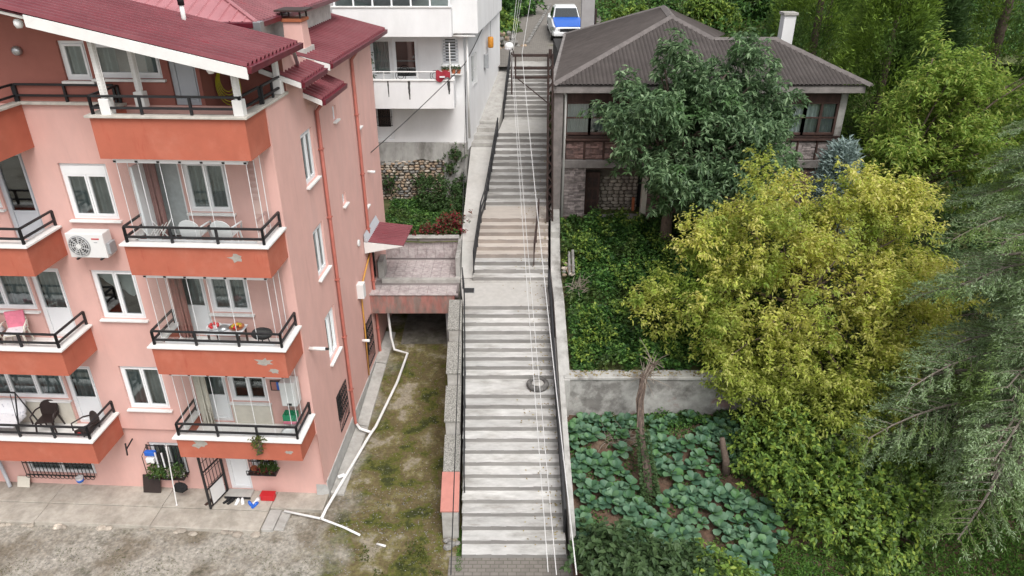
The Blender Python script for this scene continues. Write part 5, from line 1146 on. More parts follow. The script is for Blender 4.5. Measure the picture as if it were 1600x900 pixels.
cypress('dark conifer close behind the bright fruit tree', (17.4, 31.0, 5.2), 9.0, 1.7, 2400, 'leaf_dark')
cypress('wide light green conifer beyond the dark one at the garden edge', (21.5, 33.0, 5.6), 11.0, 3.3, 3000)
cypress('slender conifer between the white chimney and the hillside scrub', (17.6, 42.0, 8.3), 8.5, 2.6, 2200)
cypress('shadowy conifer at the back of the garden beyond the cedar', (22.5, 27.0, 4.6), 11.0, 3.2, 3000)
# small blue spruce by the window
t = cypress('small blue spruce by the east windows of the old house', (10.9, 22.9, 3.5), 4.4, 1.0, 900, 'needle_blue', None); t.name = 'blue_spruce'
# --- the weeping cedar at the right edge
def cedar(base, h, label, nb=46):
    t = thing('cedar_tree', label, 'cedar', base); rng = random.Random(3); tr = MB(); tr.tube([(0, 0, -.3), (.1, 0, h * .4), (0, .1, h * .8), (0, .1, h)], [.26, .2, .1, .03], 9)
    Q = []; D = []; LL = []
    br = MB()
    for b in range(nb):
        z = h * (.05 + .9 * (b + .5) / nb) + rng.uniform(-.15, .15); a = rng.uniform(0, 6.283) if b % 4 == 0 else rng.uniform(2.3, 4.4)
        ln = (h * .46) * (1.02 - z / h) ** .75 + .8; ln *= rng.uniform(.75, 1.1)
        d = V(math.cos(a), math.sin(a), 0); sd = V(-d.y, d.x, 0); P = []
        for i in range(9):
            s = i / 8; P.append(V(0, 0, z) + d * ln * s + V(0, 0, .34 * ln * s * (1 - s) - .16 * ln * s ** 2.4) + sd * .12 * math.sin(s * 4 + b))
        br.tube(P, [.05 * (1 - .85 * i / 8) + .006 for i in range(9)], 5)
        for side in (-1, 1):
            for i in range(12):
                s = .2 + .78 * i / 11 + rng.uniform(-.03, .03); s = min(s, .99); k = int(s * 8); p0 = P[k].lerp(P[min(k + 1, 8)], s * 8 - k)
                l2 = ln * .38 * (1.1 - s) + .3; d2 = (d * .75 + sd * side * rng.uniform(.5, 1.0)).normalized(); pts = []
                for j in range(6):
                    q = j / 5; pts.append(p0 + d2 * l2 * q + V(0, 0, -.2 * l2 * q ** 1.7))
                br.tube(pts, [.014, .011, .009, .007, .006, .004], 3, False)
                nn = max(5, int(l2 / .05))
                for j in range(nn):      # hanging branchlets
                    q = (j + .5) / nn; kk = min(4, int(q * 5)); p = pts[kk].lerp(pts[kk + 1], q * 5 - kk)
                    l3 = rng.uniform(.16, .36); dd = (d2 * rng.uniform(.6, 1.0) + sd * rng.uniform(-.6, .6) + V(0, 0, rng.uniform(-.7, .05))).normalized()
                    for m_ in range(9):
                        Q.append(tuple(p + dd * l3 * m_ / 8 + V(rng.gauss(0, .012), rng.gauss(0, .012), rng.gauss(0, .012)))); w = (dd * .8 + V(rng.gauss(0, .5), rng.gauss(0, .5), rng.gauss(.05, .4))).normalized(); D.append(tuple(w)); LL.append(rng.uniform(.07, .12))
    tr.build('trunk', 'bark_grey', t, smooth=True); o = br.build('bough', 'bark_grey', t, raw=True); o['kind'] = 'stuff'
    LL = np.array(LL); o = leaf_obj('crown', Q, D, LL, .022, 'needle', t, .2, .05); o['kind'] = 'stuff'
cedar((13.2, 14.7, .9), 9.2, 'grey-green weeping cedar with bare pale branchlets beside the yellow tree')
cedar((16.5, 19.5, 2.6), 8.5, 'second weeping cedar behind, half hidden by the nearer one', 22)
# --- shrubs
def shrub(name, label, lobes, ntip, per, L, W, m, style='spray', cat='shrub', twig=.35, group=None, inner=.45, droop=.2):
    c = np.mean([l[0] for l in lobes], 0); zb = min(l[0][2] - l[1][2] for l in lobes)
    return tree(name, label, (float(c[0]), float(c[1]), float(zb)), (float(c[0]), float(c[1]), float(zb + .3)), .05, lobes, ntip, style, per, L, W, m, 'bark', group, inner, 6, cat, twig, droop)
shrub('leafy_shrub', 'rounded light green shrub with lime shoot tips under the yellow tree', [((7.6, 14.6, 1.2), (1.2, 1.1, .9)), ((8.8, 14.2, 1.2), (1.2, 1.1, 1.0)), ((7.0, 15.4, 1.5), (.9, .9, .8)), ((8.2, 15.4, 1.9), (1.3, 1.0, .9)), ((9.6, 15.2, 1.6), (1.1, 1.0, .9)), ((7.9, 13.5, .8), (.9, .8, .7))], 520, 9, .15, .085, 'leaf_bush', 'whorl', droop=.15)
shrub('leafy_shrub', 'pale lime-tipped shrub spreading between the cabbages and the cedar', [((9.6, 13.6, .9), (1.2, 1.0, .8)), ((10.6, 14.6, 1.3), (1.1, 1.0, .9)), ((8.9, 12.6, .6), (.9, .8, .5))], 300, 9, .14, .08, 'leaf_bush', 'whorl', droop=.15)
shrub('fig_bush', 'dark dull-leaved bush at the foot of the stairs handrail', [((2.55, 12.0, .9), (.9, .9, .7)), ((3.4, 11.8, .9), (.8, .8, .7)), ((2.1, 12.5, .7), (.5, .6, .5)), ((4.1, 11.6, .7), (.7, .7, .6))], 330, 8, .20, .11, 'leaf_fig', 'whorl', droop=.15)
shrub('fig_bush', 'olive green bush beside the dark bush among the cabbages', [((4.6, 11.7, .75), (.7, .7, .5)), ((5.2, 11.5, .7), (.6, .6, .5))], 150, 8, .16, .08, 'leaf_bush', 'whorl')
for (x, y, w, lab) in ((-3.2, 28.0, .75, 'dark green shrub against the stone retaining wall'), (-2.5, 27.6, .45, 'small dark shrub at the plaster pier below the white house')):
    shrub('wall_shrub', lab, [((x, y, 4.5), (w, .6, .75)), ((x + .2, y - .5, 4.2), (w * .8, .5, .5))], 170, 9, .12, .07, 'leaf_dark', 'spray')
shrub('flowering_shrub', 'red flowering shrub behind the tiled wall of the bridge', [((-2.25, 25.2, 4.25), (.42, .4, .38)), ((-2.5, 25.0, 4.05), (.35, .3, .25))], 110, 9, .11, .07, 'flower_red', 'whorl')
shrub('flowering_shrub', 'low reddish plants in a trough behind the tile coping', [((-3.2, 24.95, 4.05), (.4, .2, .18))], 40, 8, .1, .06, 'flower_red', 'whorl')
for i, (x, y, z_, rr) in enumerate([(-2.35, 28.75, 6.0, .16), (-2.6, 28.8, 5.4, .2), (-2.2, 28.7, 4.7, .22), (-5.2, 28.75, 4.7, .28), (-3.8, 28.75, 4.9, .25)]):
    shrub('wall_weed', 'tuft of ivy rooted in the old retaining wall', [((x, y, z_), (rr, .12, rr * .8))], 22, 8, .09, .06, 'leaf_dark', 'whorl', 'weed', group='weeds in the old wall')
# ground cover
def cover(name, n, x0, x1, y0, y1, zf, L, W, m, bumps=.25, mask=None, up=.8):
    x = G.uniform(x0, x1, n); y = G.uniform(y0, y1, n)
    if mask is not None: k = mask(x, y); x, y = x[k], y[k]
    n = len(x); h = np.abs(np.sin(x * 2.3 + 1) * np.cos(y * 1.9) + .5 * np.sin(x * 4.9 - y * 3.7)) * bumps
    z = np.array([zf(float(a), float(b)) for a, b in zip(x, y)]) + h * G.uniform(.3, 1, n)
    D = unit(np.stack([G.normal(0, 1, n), G.normal(0, 1, n), np.abs(G.normal(up, .4, n))], 1))
    return leaf_obj(name, np.stack([x, y, z], 1), D, L * G.uniform(.6, 1.3, n), W * G.uniform(.7, 1.2, n), m, None, .3, .35, None, 'stuff')
cover('ivy_ground_cover', 46000, 1.85, 9.5, 18.0, 25.9, upper_z, .15, .10, 'leaf_ivy', .7)
cover('terrace_undergrowth', 30000, 9.0, 26, 18.0, 34, upper_z, .2, .12, 'leaf_dark', .8)
cover('garden_undergrowth', 16000, 6.2, 20, 15.2, 18.0, lower_z, .16, .09, 'leaf_dark', .7)
cover('wall_foot_weeds', 2600, 3.0, 8.0, 17.0, 17.66, lower_z, .12, .06, 'leaf_ivy', .35)
cover('garden_grass', 60000, 6.2, 17, 9.5, 15.2, lower_z, .14, .028, 'grass', .1, lambda x, y: (y < 13.1 - .0 * x) | (x > 10), up=1.5)
cover('back_garden_ivy', 9000, -5.0, -2.0, 24.7, 28.8, lambda x, y: 3.95, .12, .08, 'leaf_ivy', .25)
cover('forecourt_weeds', 2600, -3.9, -1.7, 11.6, 13.6, lambda x, y: -.02, .09, .03, 'weed', .06, lambda x, y: (np.sin(x * 4 + 2) * np.cos(y * 3.1) + .4 * np.sin(x * 9 + y * 7) > .35), up=1.3)
cover('drive_moss_tufts', 2600, -5.0, -1.7, 13.8, 21.5, drive_z, .04, .03, 'weed', .01, lambda x, y: (np.sin(x * 2.2 + y * 1.1) + np.sin(y * 2.9 - x) > .7), up=1.2)
cover('kerb_grass', 900, -1.42, -1.28, 12.6, 14.0, lambda x, y: -.01, .06, .02, 'grass', .02, up=1.5)
hm = lambda x, y: ~((x > -.4 + .14 * (y - 42) * 1) & (x < 5.6)) & ~((x < 13) & (x > 1.5) & (y < 39.5))
cover('hillside_scrub', 60000, -4, 44, 38.5, 85, hill_z, .34, .2, 'leaf_ivy', 1.0, hm)
cover('hillside_grass', 30000, 6, 34, 39, 75, hill_z, .3, .06, 'weed', .4, hm, up=1.3)
for i, (x, y, rr, lab) in enumerate([(6.9, 44, 1.3, 'glossy green bush beside the lane behind the roof'), (8.6, 46, 1.4, 'round green bush in the hillside scrub behind the roof ridge'), (12.0, 47, 1.5, 'green bush on the hillside between ridge and chimney'), (16, 50, 2.0, 'large green bush on the hillside by the slender conifer'), (-1.4, 46, 1.2, 'bright green bush on the lane bank beside the cables'), (-.6, 52, 1.5, 'leafy bush higher on the lane bank')]):
    shrub('hillside_bush', lab, [((x, y, hill_z(x, y) + rr * .5), (rr, rr, rr * .8)), ((x + rr * .7, y + .3, hill_z(x, y) + rr * .3), (rr * .8, rr * .8, rr * .6))], 300, 9, .26, .15, 'leaf_bush' if i % 2 == 0 else 'leaf_ivy', 'whorl')
# --- cabbages and collards: every plant a thing, every big leaf a part
cab_leaf = []
for k in range(5):
    q = random.Random(k + 40); mb = MB(); rows = 5; ww = q.uniform(.62, .78)
    prof = [.10, .45, .95, 1.0, .60]
    for i in range(rows):
        s = i / (rows - 1); w = prof[i] * ww / 2
        for j in range(5):
            u = (j - 2) / 2; mb.v.append((u * w * (1 + .06 * q.uniform(-1, 1)), s + .05 * (1 - abs(u)) * (i == rows - 1) + .02 * q.uniform(-1, 1), .20 * s - .30 * s * s + .16 * abs(u) * w * 2 + .03 * q.uniform(-1, 1) * (abs(u) > .4)))
    mb.f = [(i * 5 + j, i * 5 + j + 1, i * 5 + j + 6, i * 5 + j + 5) for i in range(rows - 1) for j in range(4)]
    cab_leaf.append(mb.mesh('leaf', 'leaf_cabbage', True))
q = random.Random(77); spots = []
tries = 0
while len(spots) < 158 and tries < 6000:
    tries += 1; x, y = q.uniform(1.75, 7.6), q.uniform(11.6, 17.35)
    if x > 6.6 and y > 14.3: continue
    if x < 4.9 and y < 12.6: continue
    if x > 5.6 + (y - 11) * .5 and y < 13.2: continue
    if abs(x - 3.6) < .35 and 14.4 < y < 17: continue                 # bare strip by the leaning trunk
    n_ = math.sin(x * 2.6 + 1.0) * math.cos(y * 2.1) + .5 * math.sin(x * 1.1 - y * 3.0)
    if n_ < -.55: continue
    if any((x - a) ** 2 + (y - b) ** 2 < .29 ** 2 for a, b in spots): continue
    spots.append((x, y))
for i, (x, y) in enumerate(spots):
    sz = q.uniform(.22, .36); h0 = q.uniform(.12, .3)
    near = 'by the grey retaining wall' if y > 16.3 else ('along the lower stairs' if x < 2.6 else ('in the middle of the patch' if y > 13.8 else 'at the front of the patch'))
    t = thing('cabbage_plant', 'blue-green cabbage plant with broad round leaves ' + near, 'cabbage', (x, y, lower_z(x, y)), q.uniform(0, 6.28), 'cabbages ' + near)
    MB().tube([(0, 0, -.03), (.01, 0, h0)], [.022, .018], 5).build('stalk', 'grass', t)
    nl = q.randint(8, 12)
    for k in range(nl):
        a = k * 2.4 + q.uniform(-.3, .3); inner_ = k / nl
        o = link('leaf', q.choice(cab_leaf), t, (0, 0, h0 * (.55 + .5 * inner_)), (math.radians(lerp(5, 55, inner_) + q.uniform(-8, 8)), q.uniform(-.2, .2), a)); s_ = sz * lerp(1.0, .62, inner_) * q.uniform(.85, 1.1); o.scale = (s_ * 1.2, s_, s_)
# leaning dead trunk overgrown with ivy, dead twigs, stump
tk = thing('leaning_trunk', 'leaning bare tree trunk with ivy foot growing against the retaining wall', 'tree trunk', (3.75, 14.6, .6))
P = [V(0, 0, -.1), V(-.05, .5, .5), V(-.15, 1.3, 1.1), V(-.1, 2.0, 1.75), V(.05, 2.5, 2.2), V(.35, 2.8, 2.45)]
MB().tube(P, [.10, .09, .085, .08, .07, .045], 10).build('trunk', 'trunk_brown', tk, smooth=True)
for k in range(5):
    a = k * 1.25; MB().tube([p + V(.10 * math.cos(a + i), .10 * math.sin(a + i), .02) for i, p in enumerate(P)], .022, 5).build('vine_stem', 'bark', tk, smooth=True)
qq = random.Random(4); tw = MB()
for k in range(34):
    p = P[5] if k % 2 else P[4]; d = V(qq.gauss(0, 1), qq.gauss(-.2, .8), qq.gauss(.1, .5)).normalized(); l = qq.uniform(.3, .9)
    tw.tube([p, p + d * l * .5 + V(0, 0, .05), p + d * l], [.016, .01, .004], 4, False)
o = tw.build('dead_twigs', 'dry_twig', tk, raw=True); o['kind'] = 'stuff'
n = 900; s = G.random(n) ** 2 * .8; a = G.random(n) * 6.283
leaf_obj('ivy', np.stack([-.14 * s + (.2 - .1 * s) * np.cos(a), s * 1.7 + (.2 - .1 * s) * np.sin(a) - .1, s * 1.5 + .1 * G.random(n)], 1), np.stack([np.cos(a), np.sin(a), .3 + 0 * a], 1), .1, .07, 'leaf_fig', tk, kind='stuff')
db = thing('dead_brush', 'tangle of dry pale twigs lying among the cabbages below the wall', 'twigs', (3.1, 16.6, lower_z(3.1, 16.6))); tw = MB()
for k in range(60):
    p = V(qq.uniform(-.35, .45), qq.uniform(-.3, .3), 0); d = V(qq.gauss(0, 1), qq.gauss(0, .8), abs(qq.gauss(.1, .35))).normalized(); l = qq.uniform(.25, .7)
    tw.tube([p, p + d * l * .5 + V(0, 0, .08), p + d * l], [.012, .009, .003], 4, False)
o = tw.build('twigs', 'dry_twig', db, raw=True); o['kind'] = 'stuff'
db = thing('dead_brush', 'tangle of dry pale twigs beside the rubble on the flank wall', 'twigs', (2.25, 21.6, upper_z(2.25, 21.6) + .25)); tw = MB()
for k in range(40):
    p = V(qq.uniform(-.2, .2), qq.uniform(-.4, .4), 0); d = V(qq.gauss(0, 1), qq.gauss(0, .8), abs(qq.gauss(.3, .35))).normalized(); l = qq.uniform(.25, .6)
    tw.tube([p, p + d * l * .5 + V(0, 0, .08), p + d * l], [.012, .009, .003], 4, False)
o = tw.build('twigs', 'dry_twig', db, raw=True); o['kind'] = 'stuff'
tag(MB().tube([(6.0, 15.4, .7), (5.98, 15.5, 1.1), (5.9, 15.7, 1.45), (5.85, 15.72, 1.7)], [.12, .1, .09, .07], 9).build('tree_stump', 'bark', smooth=True), 'short brown broken tree stump among the cabbages near the yellow tree', 'stump')

cover('patch_weeds', 13000, 1.7, 7.8, 11.6, 17.5, lower_z, .10, .05, 'leaf_ivy', .08, lambda x, y: (np.sin(x * 3.1 + 2) * np.cos(y * 2.7 + 1) + .5 * np.sin(x * 7 - y * 5) > -.2), up=1.0)
cover('terrace_weeds', 16000, 1.85, 8.5, 18.0, 25.6, lambda x, y: upper_z(x, y) + .25, .15, .08, 'leaf_bush', .7, lambda x, y: (np.sin(x * 2.1 + 2.6) * np.cos(y * 1.6 + .4) + .5 * np.sin(x * 4.4 + y * 3.3) > .35), up=1.0)
leafmat('litter', [(.16, .10, .04), (.26, .18, .06), (.32, .27, .09), (.10, .07, .035)], .1, .8)
yy_ = G.uniform(13.2, 30, 420); xx_ = np.array([edge(RX if v < 22.4 else RX2, v) - abs(G.normal(0, .45)) - .05 for v in yy_])
zz_ = np.array([max([z_ for (a, z_) in ST if a <= v + .012] or [0]) for v in yy_]) + .012
leaf_obj('fallen_leaves', np.stack([xx_, yy_, zz_], 1), unit(np.stack([G.normal(0, 1, 420), G.normal(0, 1, 420), 0 * xx_ + .05], 1)), G.uniform(.04, .09, 420), .04, 'litter', None, .15, .0, np.tile([0, 0, 1.], (420, 1)), 'stuff')

# pebbles and grit strewn over the forecourt
def grit(name, n, x0, x1, y0, y1, zf, s0, s1, m):
    x = G.uniform(x0, x1, n); y = G.uniform(y0, y1, n); r = G.uniform(s0, s1, n) ** 1.0; z = np.array([zf(float(a), float(b)) for a, b in zip(x, y)])
    base = np.array([[1, 0, 0], [0, 1, 0], [-1, 0, 0], [0, -1, 0], [0, 0, .8], [0, 0, -.3]]); v = np.stack([x, y, z], 1)[:, None, :] + (base[None] + G.normal(0, .25, (n, 6, 3))) * r[:, None, None]
    F = np.array([[0, 1, 4], [1, 2, 4], [2, 3, 4], [3, 0, 4], [1, 0, 5], [2, 1, 5], [3, 2, 5], [0, 3, 5]]); f = (F[None] + (np.arange(n) * 6)[:, None, None]).reshape(-1, 3)
    me = bpy.data.meshes.new(name); me.from_pydata(v.reshape(-1, 3).tolist(), [], f.tolist()); me.update(); me.materials.append(MATS[m]); o = link(name, me); o['kind'] = 'stuff'
grit('forecourt_grit', 2200, -13, -1.6, 11.5, 13.7, lambda x, y: -.02, .006, .02, 'stone_grey')
grit('drive_grit', 2200, -4.9, -1.9, 13.7, 21.5, drive_z, .006, .022, 'stone_grey')
cover('forecourt_dry_grass', 5200, -13, -2, 11.4, 13.4, lambda x, y: -.02, .06, .012, 'weed', .02, lambda x, y: (np.sin(x * 1.7 + 1) * np.cos(y * 2.3) + .5 * np.sin(x * 5 + y * 4) > .1), up=1.0)

n = 260; xx_ = G.uniform(1.7, 8, n); leaf_obj('coping_leaves', np.stack([xx_, G.uniform(17.68, 18.02, n), np.full(n, 2.428)], 1), unit(np.stack([G.normal(0, 1, n), G.normal(0, 1, n), 0 * xx_ + .08], 1)), G.uniform(.05, .1, n), .045, 'litter', None, .15, 0, np.tile([0, 0, 1.], (n, 1)), 'stuff')
# ================================================================ THINGS ON AND AROUND THE HOUSES
def T(name, label, cat, x, y, z, rz=0, group=None): return thing(name, label, cat, LW(x, y, z), PA + rz, group)
# paved strip in front of the pink house, with its broken kerb and steps
tr_ = bpy.data.objects.new('house_pavement', None); COL.objects.link(tr_); tr_.location = PO; tr_.rotation_euler = (0, 0, PA); tr_['kind'] = 'structure'
q = random.Random(12); x = -11.0; k = 0
while x < -1.5:
    w = q.uniform(2.6, 4.2); w = min(w, -1.45 - x)
    MB().box(x + .006, x + w - .006, -.62, .14, -.2, .125).build('pavement_slab', 'terrace', tr_, bevel=.01, raw=False)
    MB().hexa([(x + .006, -1.32 + q.uniform(-.03, .03), -.2), (x + w - .006, -1.32 + q.uniform(-.03, .03), -.2), (x + w - .006, -.63, -.2), (x + .006, -.63, -.2), (x + .006, -1.30 + q.uniform(-.03, .03), .09), (x + w - .006, -1.30 + q.uniform(-.03, .03), .09), (x + w - .006, -.63, .105), (x + .006, -.63, .105)]).build('pavement_slab', 'terrace', tr_, bevel=.015)
    x += w
MB().box(-1.44, .02, -.5, .14, -.2, .11).build('pavement_slab', 'terrace', tr_, bevel=.012)
MB().box(-1.44, -1.12, -1.25, -.52, -.2, .07).build('step', 'concrete', tr_, bevel=.015); MB().box(-1.11, -.85, -1.2, -.52, -.2, .03).build('step', 'concrete', tr_, bevel=.015)
for i in range(26):
    s = q.uniform(.05, .12); xx = q.uniform(-10.5, -1.4)
    mb = MB(); mb.blob((0, 0, s * .35), (s * 1.3, s * .8, s * .55), 7, 4, .2, q); o = mb.build('kerb_stone', 'stone_pale', tr_, loc=(xx, -1.38 + q.uniform(-.05, .05), -.03))
# gutter channel along the side wall
mb = MB()
for (a, b) in ((.2, 3.2), (3.25, 6.2), (6.25, 8)): mb = MB(); mb.hexa([(.04, a, -.2), (.42, a, -.2), (.42, b, -.2), (.04, b, -.2), (.04, a, .10 + drive_z(-4.8, 15.13 + a)), (.42, a, .06 + drive_z(-4.8, 15.13 + a)), (.42, b, .06 + drive_z(-4.8, 15.13 + b)), (.04, b, .10 + drive_z(-4.8, 15.13 + b))]); mb.build('channel_slab', 'concrete', tr_, bevel=.02)
def dpt(u): return u
tag(MB().tube([LW(-1.0, -.62, .13), LW(.05, -.78, .06), LW(.75, -1.05, .05), LW(1.25, -1.3, .05)], .032, 8).build('white_pipe', 'white_paint', smooth=True), 'white plastic pipe lying across the forecourt at the house corner', 'pipe')
P = [LW(.08, -.82, .1), LW(.12, -.5, .14), LW(.62, 2.6, .22), LW(.72, 3.0, .24), LW(1.0, 5.2, .45), LW(1.12, 6.6, .72), LW(.62, 6.75, .78), LW(.5, 6.9, 1.2), LW(.46, 6.9, 2.6)]
tag(MB().tube(P, .045, 8).build('white_pipe', 'white_paint', smooth=True), 'long white drain pipe lying on the mossy drive along the pink house', 'pipe')
tag(MB().tube([LW(.1, 3.05, .3), LW(.25, 2.9, .22), LW(.62, 2.75, .22)], .045, 8).build('white_pipe', 'white_paint', smooth=True), 'short white pipe elbow joining the drain pipe on the drive', 'pipe')
tag(MB().tube([LW(1.75, -1.55, .03), LW(2.0, -1.62, .03)], .03, 8).build('white_pipe', 'white_paint', smooth=True), 'small loose piece of white pipe lying on the forecourt dirt', 'pipe')
mb = MB(); mb.tube([(-.1, 0, .05), (.1, .02, .05)], .055, 10); tag(mb.build('bottle', 'white_plastic', smooth=True, loc=LW(.22, .75, .15), rot=(0, 0, .5)), 'white plastic bottle lying in the gutter beside the pink house', 'bottle')
# tyre lying on the landing
ty = thing('discarded_car_wheel', 'old car tyre with grey rim lying flat on the stair landing', 'tyre', (.78, 17.82, 1.965))
mb = MB(); prof = [(.19, .03), (.22, .0), (.30, .005), (.335, .05), (.335, .13), (.30, .175), (.22, .18), (.19, .15)]
n = 28; o = len(mb.v)
for (r_, z_) in prof:
    for j in range(n): a = j / n * 6.283; mb.v.append((r_ * math.cos(a), r_ * math.sin(a), z_))
kk = len(prof)
for i in range(kk):
    for j in range(n): a = i * n + j; b = i * n + (j + 1) % n; c = ((i + 1) % kk) * n + (j + 1) % n; d = ((i + 1) % kk) * n + j; mb.f.append((a, b, c, d))
mb.build('sidewall', 'tyre_dusty', ty, smooth=True); MB().lathe([(.2, .02), (.2, .12), (.15, .15), (.06, .13), (.05, .16)], (0, 0, 0), 20).build('rim', 'concrete', ty, smooth=True)
# air conditioner
ac = T('air_conditioner', 'white outdoor air conditioner unit hung below the top window', 'air conditioner', -4.52, -.1, 7.58)
MB().box(-.44, .44, -.34, -.02, 0, .6).build('casing', 'ac_white', ac, bevel=.015)
MB().tube([(-.16, -.345, .3), (-.16, -.36, .3)], .255, 28).build('fan_guard_ring', 'grey_plastic', ac)
fb = MB()
for i in range(7): a = i * .8976; fb.prism([(-.16 + .06 * math.cos(a), -.362, .3 + .06 * math.sin(a)), (-.16 + .22 * math.cos(a - .25), -.362, .3 + .22 * math.sin(a - .25)), (-.16 + .22 * math.cos(a + .35), -.362, .3 + .22 * math.sin(a + .35)), (-.16 + .06 * math.cos(a + .5), -.362, .3 + .06 * math.sin(a + .5))], (0, -.006, 0))
fb.build('fan_blades', 'rubber', ac)
gr = MB()
for r_ in (.09, .14, .19, .24): gr.tube([(-.16 + r_ * math.cos(i / 20 * 6.283), -.378, .3 + r_ * math.sin(i / 20 * 6.283)) for i in range(21)], .005, 4, False)
for i in range(10): a = i * .628; gr.tube([(-.16 + .06 * math.cos(a), -.378, .3 + .06 * math.sin(a)), (-.16 + .25 * math.cos(a + .3), -.378, .3 + .25 * math.sin(a + .3))], .005, 4, False)
gr.build('fan_guard', 'ac_white', ac); MB().tube([(-.16, -.37, .3), (-.16, -.39, .3)], .06, 14).build('hub', 'ac_white', ac)
MB().box(.16, .34, -.345, -.341, .46, .49).build('badge', 'red_plastic', ac); MB().box(.2, .28, -.345, -.341, .38, .395).build('badge', 'grey_plastic', ac)
MB().box(.44, .52, -.3, -.05, .08, .35).build('valve_cover', 'grey_plastic', ac, bevel=.01)
for sx_ in (-.28, .28): MB().box(sx_ - .02, sx_ + .02, -.38, .09, -.04, -.005).build('bracket', 'black_metal', ac)
# chairs
def plastic_chair(label, m, loc, rz, cushion=None, tall=1.0):
    c = thing('plastic_chair', label, 'chair', loc, rz)
    MB().hexa([(-.22, -.22, .40), (.22, -.22, .40), (.19, .2, .38), (-.19, .2, .38), (-.23, -.23, .43), (.23, -.23, .43), (.2, .21, .41), (-.2, .21, .41)]).build('seat', m, c, bevel=.012)
    b = MB(); n = 9; w = .23; pts = []
    for i in range(n): a = math.pi * i / (n - 1); pts.append((w * math.cos(a), .62 * tall + .2 * math.sin(a)))
    poly = [(w * .95, .40)] + [(p, q_) for p, q_ in pts] + [(-w * .95, .40)]
    b.prism([(p, .2 + .16 * (q_ - .4), q_) for p, q_ in poly], (0, .025, .0)); b.build('backrest', m, c, bevel=.008)
    for sx_ in (-1, 1):
        MB().tube([(sx_ * .2, -.2, .41), (sx_ * .25, -.24, 0)], [.028, .02], 6).build('leg', m, c); MB().tube([(sx_ * .18, .19, .40), (sx_ * .23, .26, 0)], [.028, .02], 6).build('leg', m, c)
        MB().tube([(sx_ * .25, -.22, .42), (sx_ * .28, -.2, .62), (sx_ * .27, .1, .64), (sx_ * .22, .24, .62)], .022, 6).build('armrest', m, c, smooth=True)
    if cushion: MB().box(-.2, .2, -.2, .18, .43, .47).build('cushion', cushion[0], c, bevel=.015); MB().hexa([(-.2, .16, .45), (.2, .16, .45), (.2, .2, .45), (-.2, .2, .45), (-.21, .24, .86), (.21, .24, .86), (.21, .30, .86), (-.21, .30, .86)]).build('throw', cushion[1], c, bevel=.015)
    return c
z1 = flo[1] + .0
plastic_chair('white plastic chair on the upper glazed balcony, nearer the open door', 'white_plastic', LW(-1.82, -.55, z1), PA + math.pi)
plastic_chair('white plastic chair on the upper glazed balcony, nearer the open corner', 'white_plastic', LW(-1.12, -.55, z1), PA + math.pi)
t = T('balcony_table', 'small brown table between the two white plastic chairs', 'table', -1.47, -.3, z1); MB().lathe([(.17, 0), (.18, .02), (.18, .04)], (0, 0, .44), 16).build('tabletop', 'brown_plastic', t); MB().tube([(0, 0, 0), (0, 0, .44)], .03, 8).build('leg', 'brown_plastic', t); MB().lathe([(.2, 0), (.03, .06)], (0, 0, 0), 12).build('base', 'brown_plastic', t)
# drying rack on the same balcony
t = T('drying_rack', 'folded white drying rack at the curtained end of the upper balcony', 'drying rack', -2.72, -.62, z1)
for k in range(5): MB().tube([(-.12 + .1 * k, -.2, .28 + .05 * k), (-.12 + .1 * k, .25, .42 + .05 * k)], .01, 5).build('rod', 'white_paint', t)
for s_ in (-.2, .25): MB().tube([(-.15, s_, 0), (.3, s_, .66)], .014, 5).build('leg', 'white_paint', t); MB().tube([(.3, s_, 0), (-.15, s_, .6)], .014, 5).build('leg', 'white_paint', t)
# middle balcony: tray table with bowls, fruit, covered grill
z2 = flo[2]
t = T('balcony_table', 'small table covered with a pale cloth on the middle glazed balcony', 'table', -1.55, -.62, z2); MB().box(-.42, .42, -.25, .25, .56, .6).build('tabletop', 'fabric_white', t, bevel=.01)
for sx_ in (-.36, .36):
    for sy in (-.2, .2): MB().box(sx_ - .02, sx_ + .02, sy - .02, sy + .02, 0, .56).build('leg', 'dark_wood', t)
bo = T('bowl', 'grey metal bowl upside down on the balcony table', 'bowl', -1.62, -.62, z2 + .6); MB().lathe([(.14, 0), (.13, .04), (.07, .08), (.03, .09)], (0, 0, 0), 16).build('shell', 'steel', bo, smooth=True)
for k, (x_, m_, lab) in enumerate(((-1.3, 'wicker', 'round basket of oranges and apples on the balcony table'), (-1.85, 'plate', 'plate of red fruit on the balcony table'))):
    f = T('fruit_basket' if k == 0 else 'fruit_plate', lab, 'fruit', x_, -.6, z2 + .6); MB().lathe([(.1, 0), (.17, .05), (.18, .06), (.16, .05), (.09, .02)], (0, 0, 0), 14).build('dish', 'terracotta' if k == 0 else 'white_plastic', f, smooth=True)
    for j in range(9 if k == 0 else 6): a = j * .9; MB().blob(((.09 if j < 6 else .03) * math.cos(a), (.09 if j < 6 else .03) * math.sin(a), .075 + (.05 if j >= 6 else 0)), .04, 8, 5).build('fruit', ('fruit', 'hose_yellow', 'red_plastic')[j % 3] if k == 0 else 'red_plastic', f, smooth=True)
t = T('covered_grill', 'dark covered grill at the end of the middle balcony', 'grill', -.72, -.6, z2); MB().blob((0, 0, .48), (.26, .2, .14), 12, 6).build('hood', 'rubber', t, smooth=True)
for a in range(3): MB().tube([(.12 * math.cos(a * 2.09), .12 * math.sin(a * 2.09), .4), (.22 * math.cos(a * 2.09), .2 * math.sin(a * 2.09), 0)], .014, 5).build('leg', 'black_metal', t)
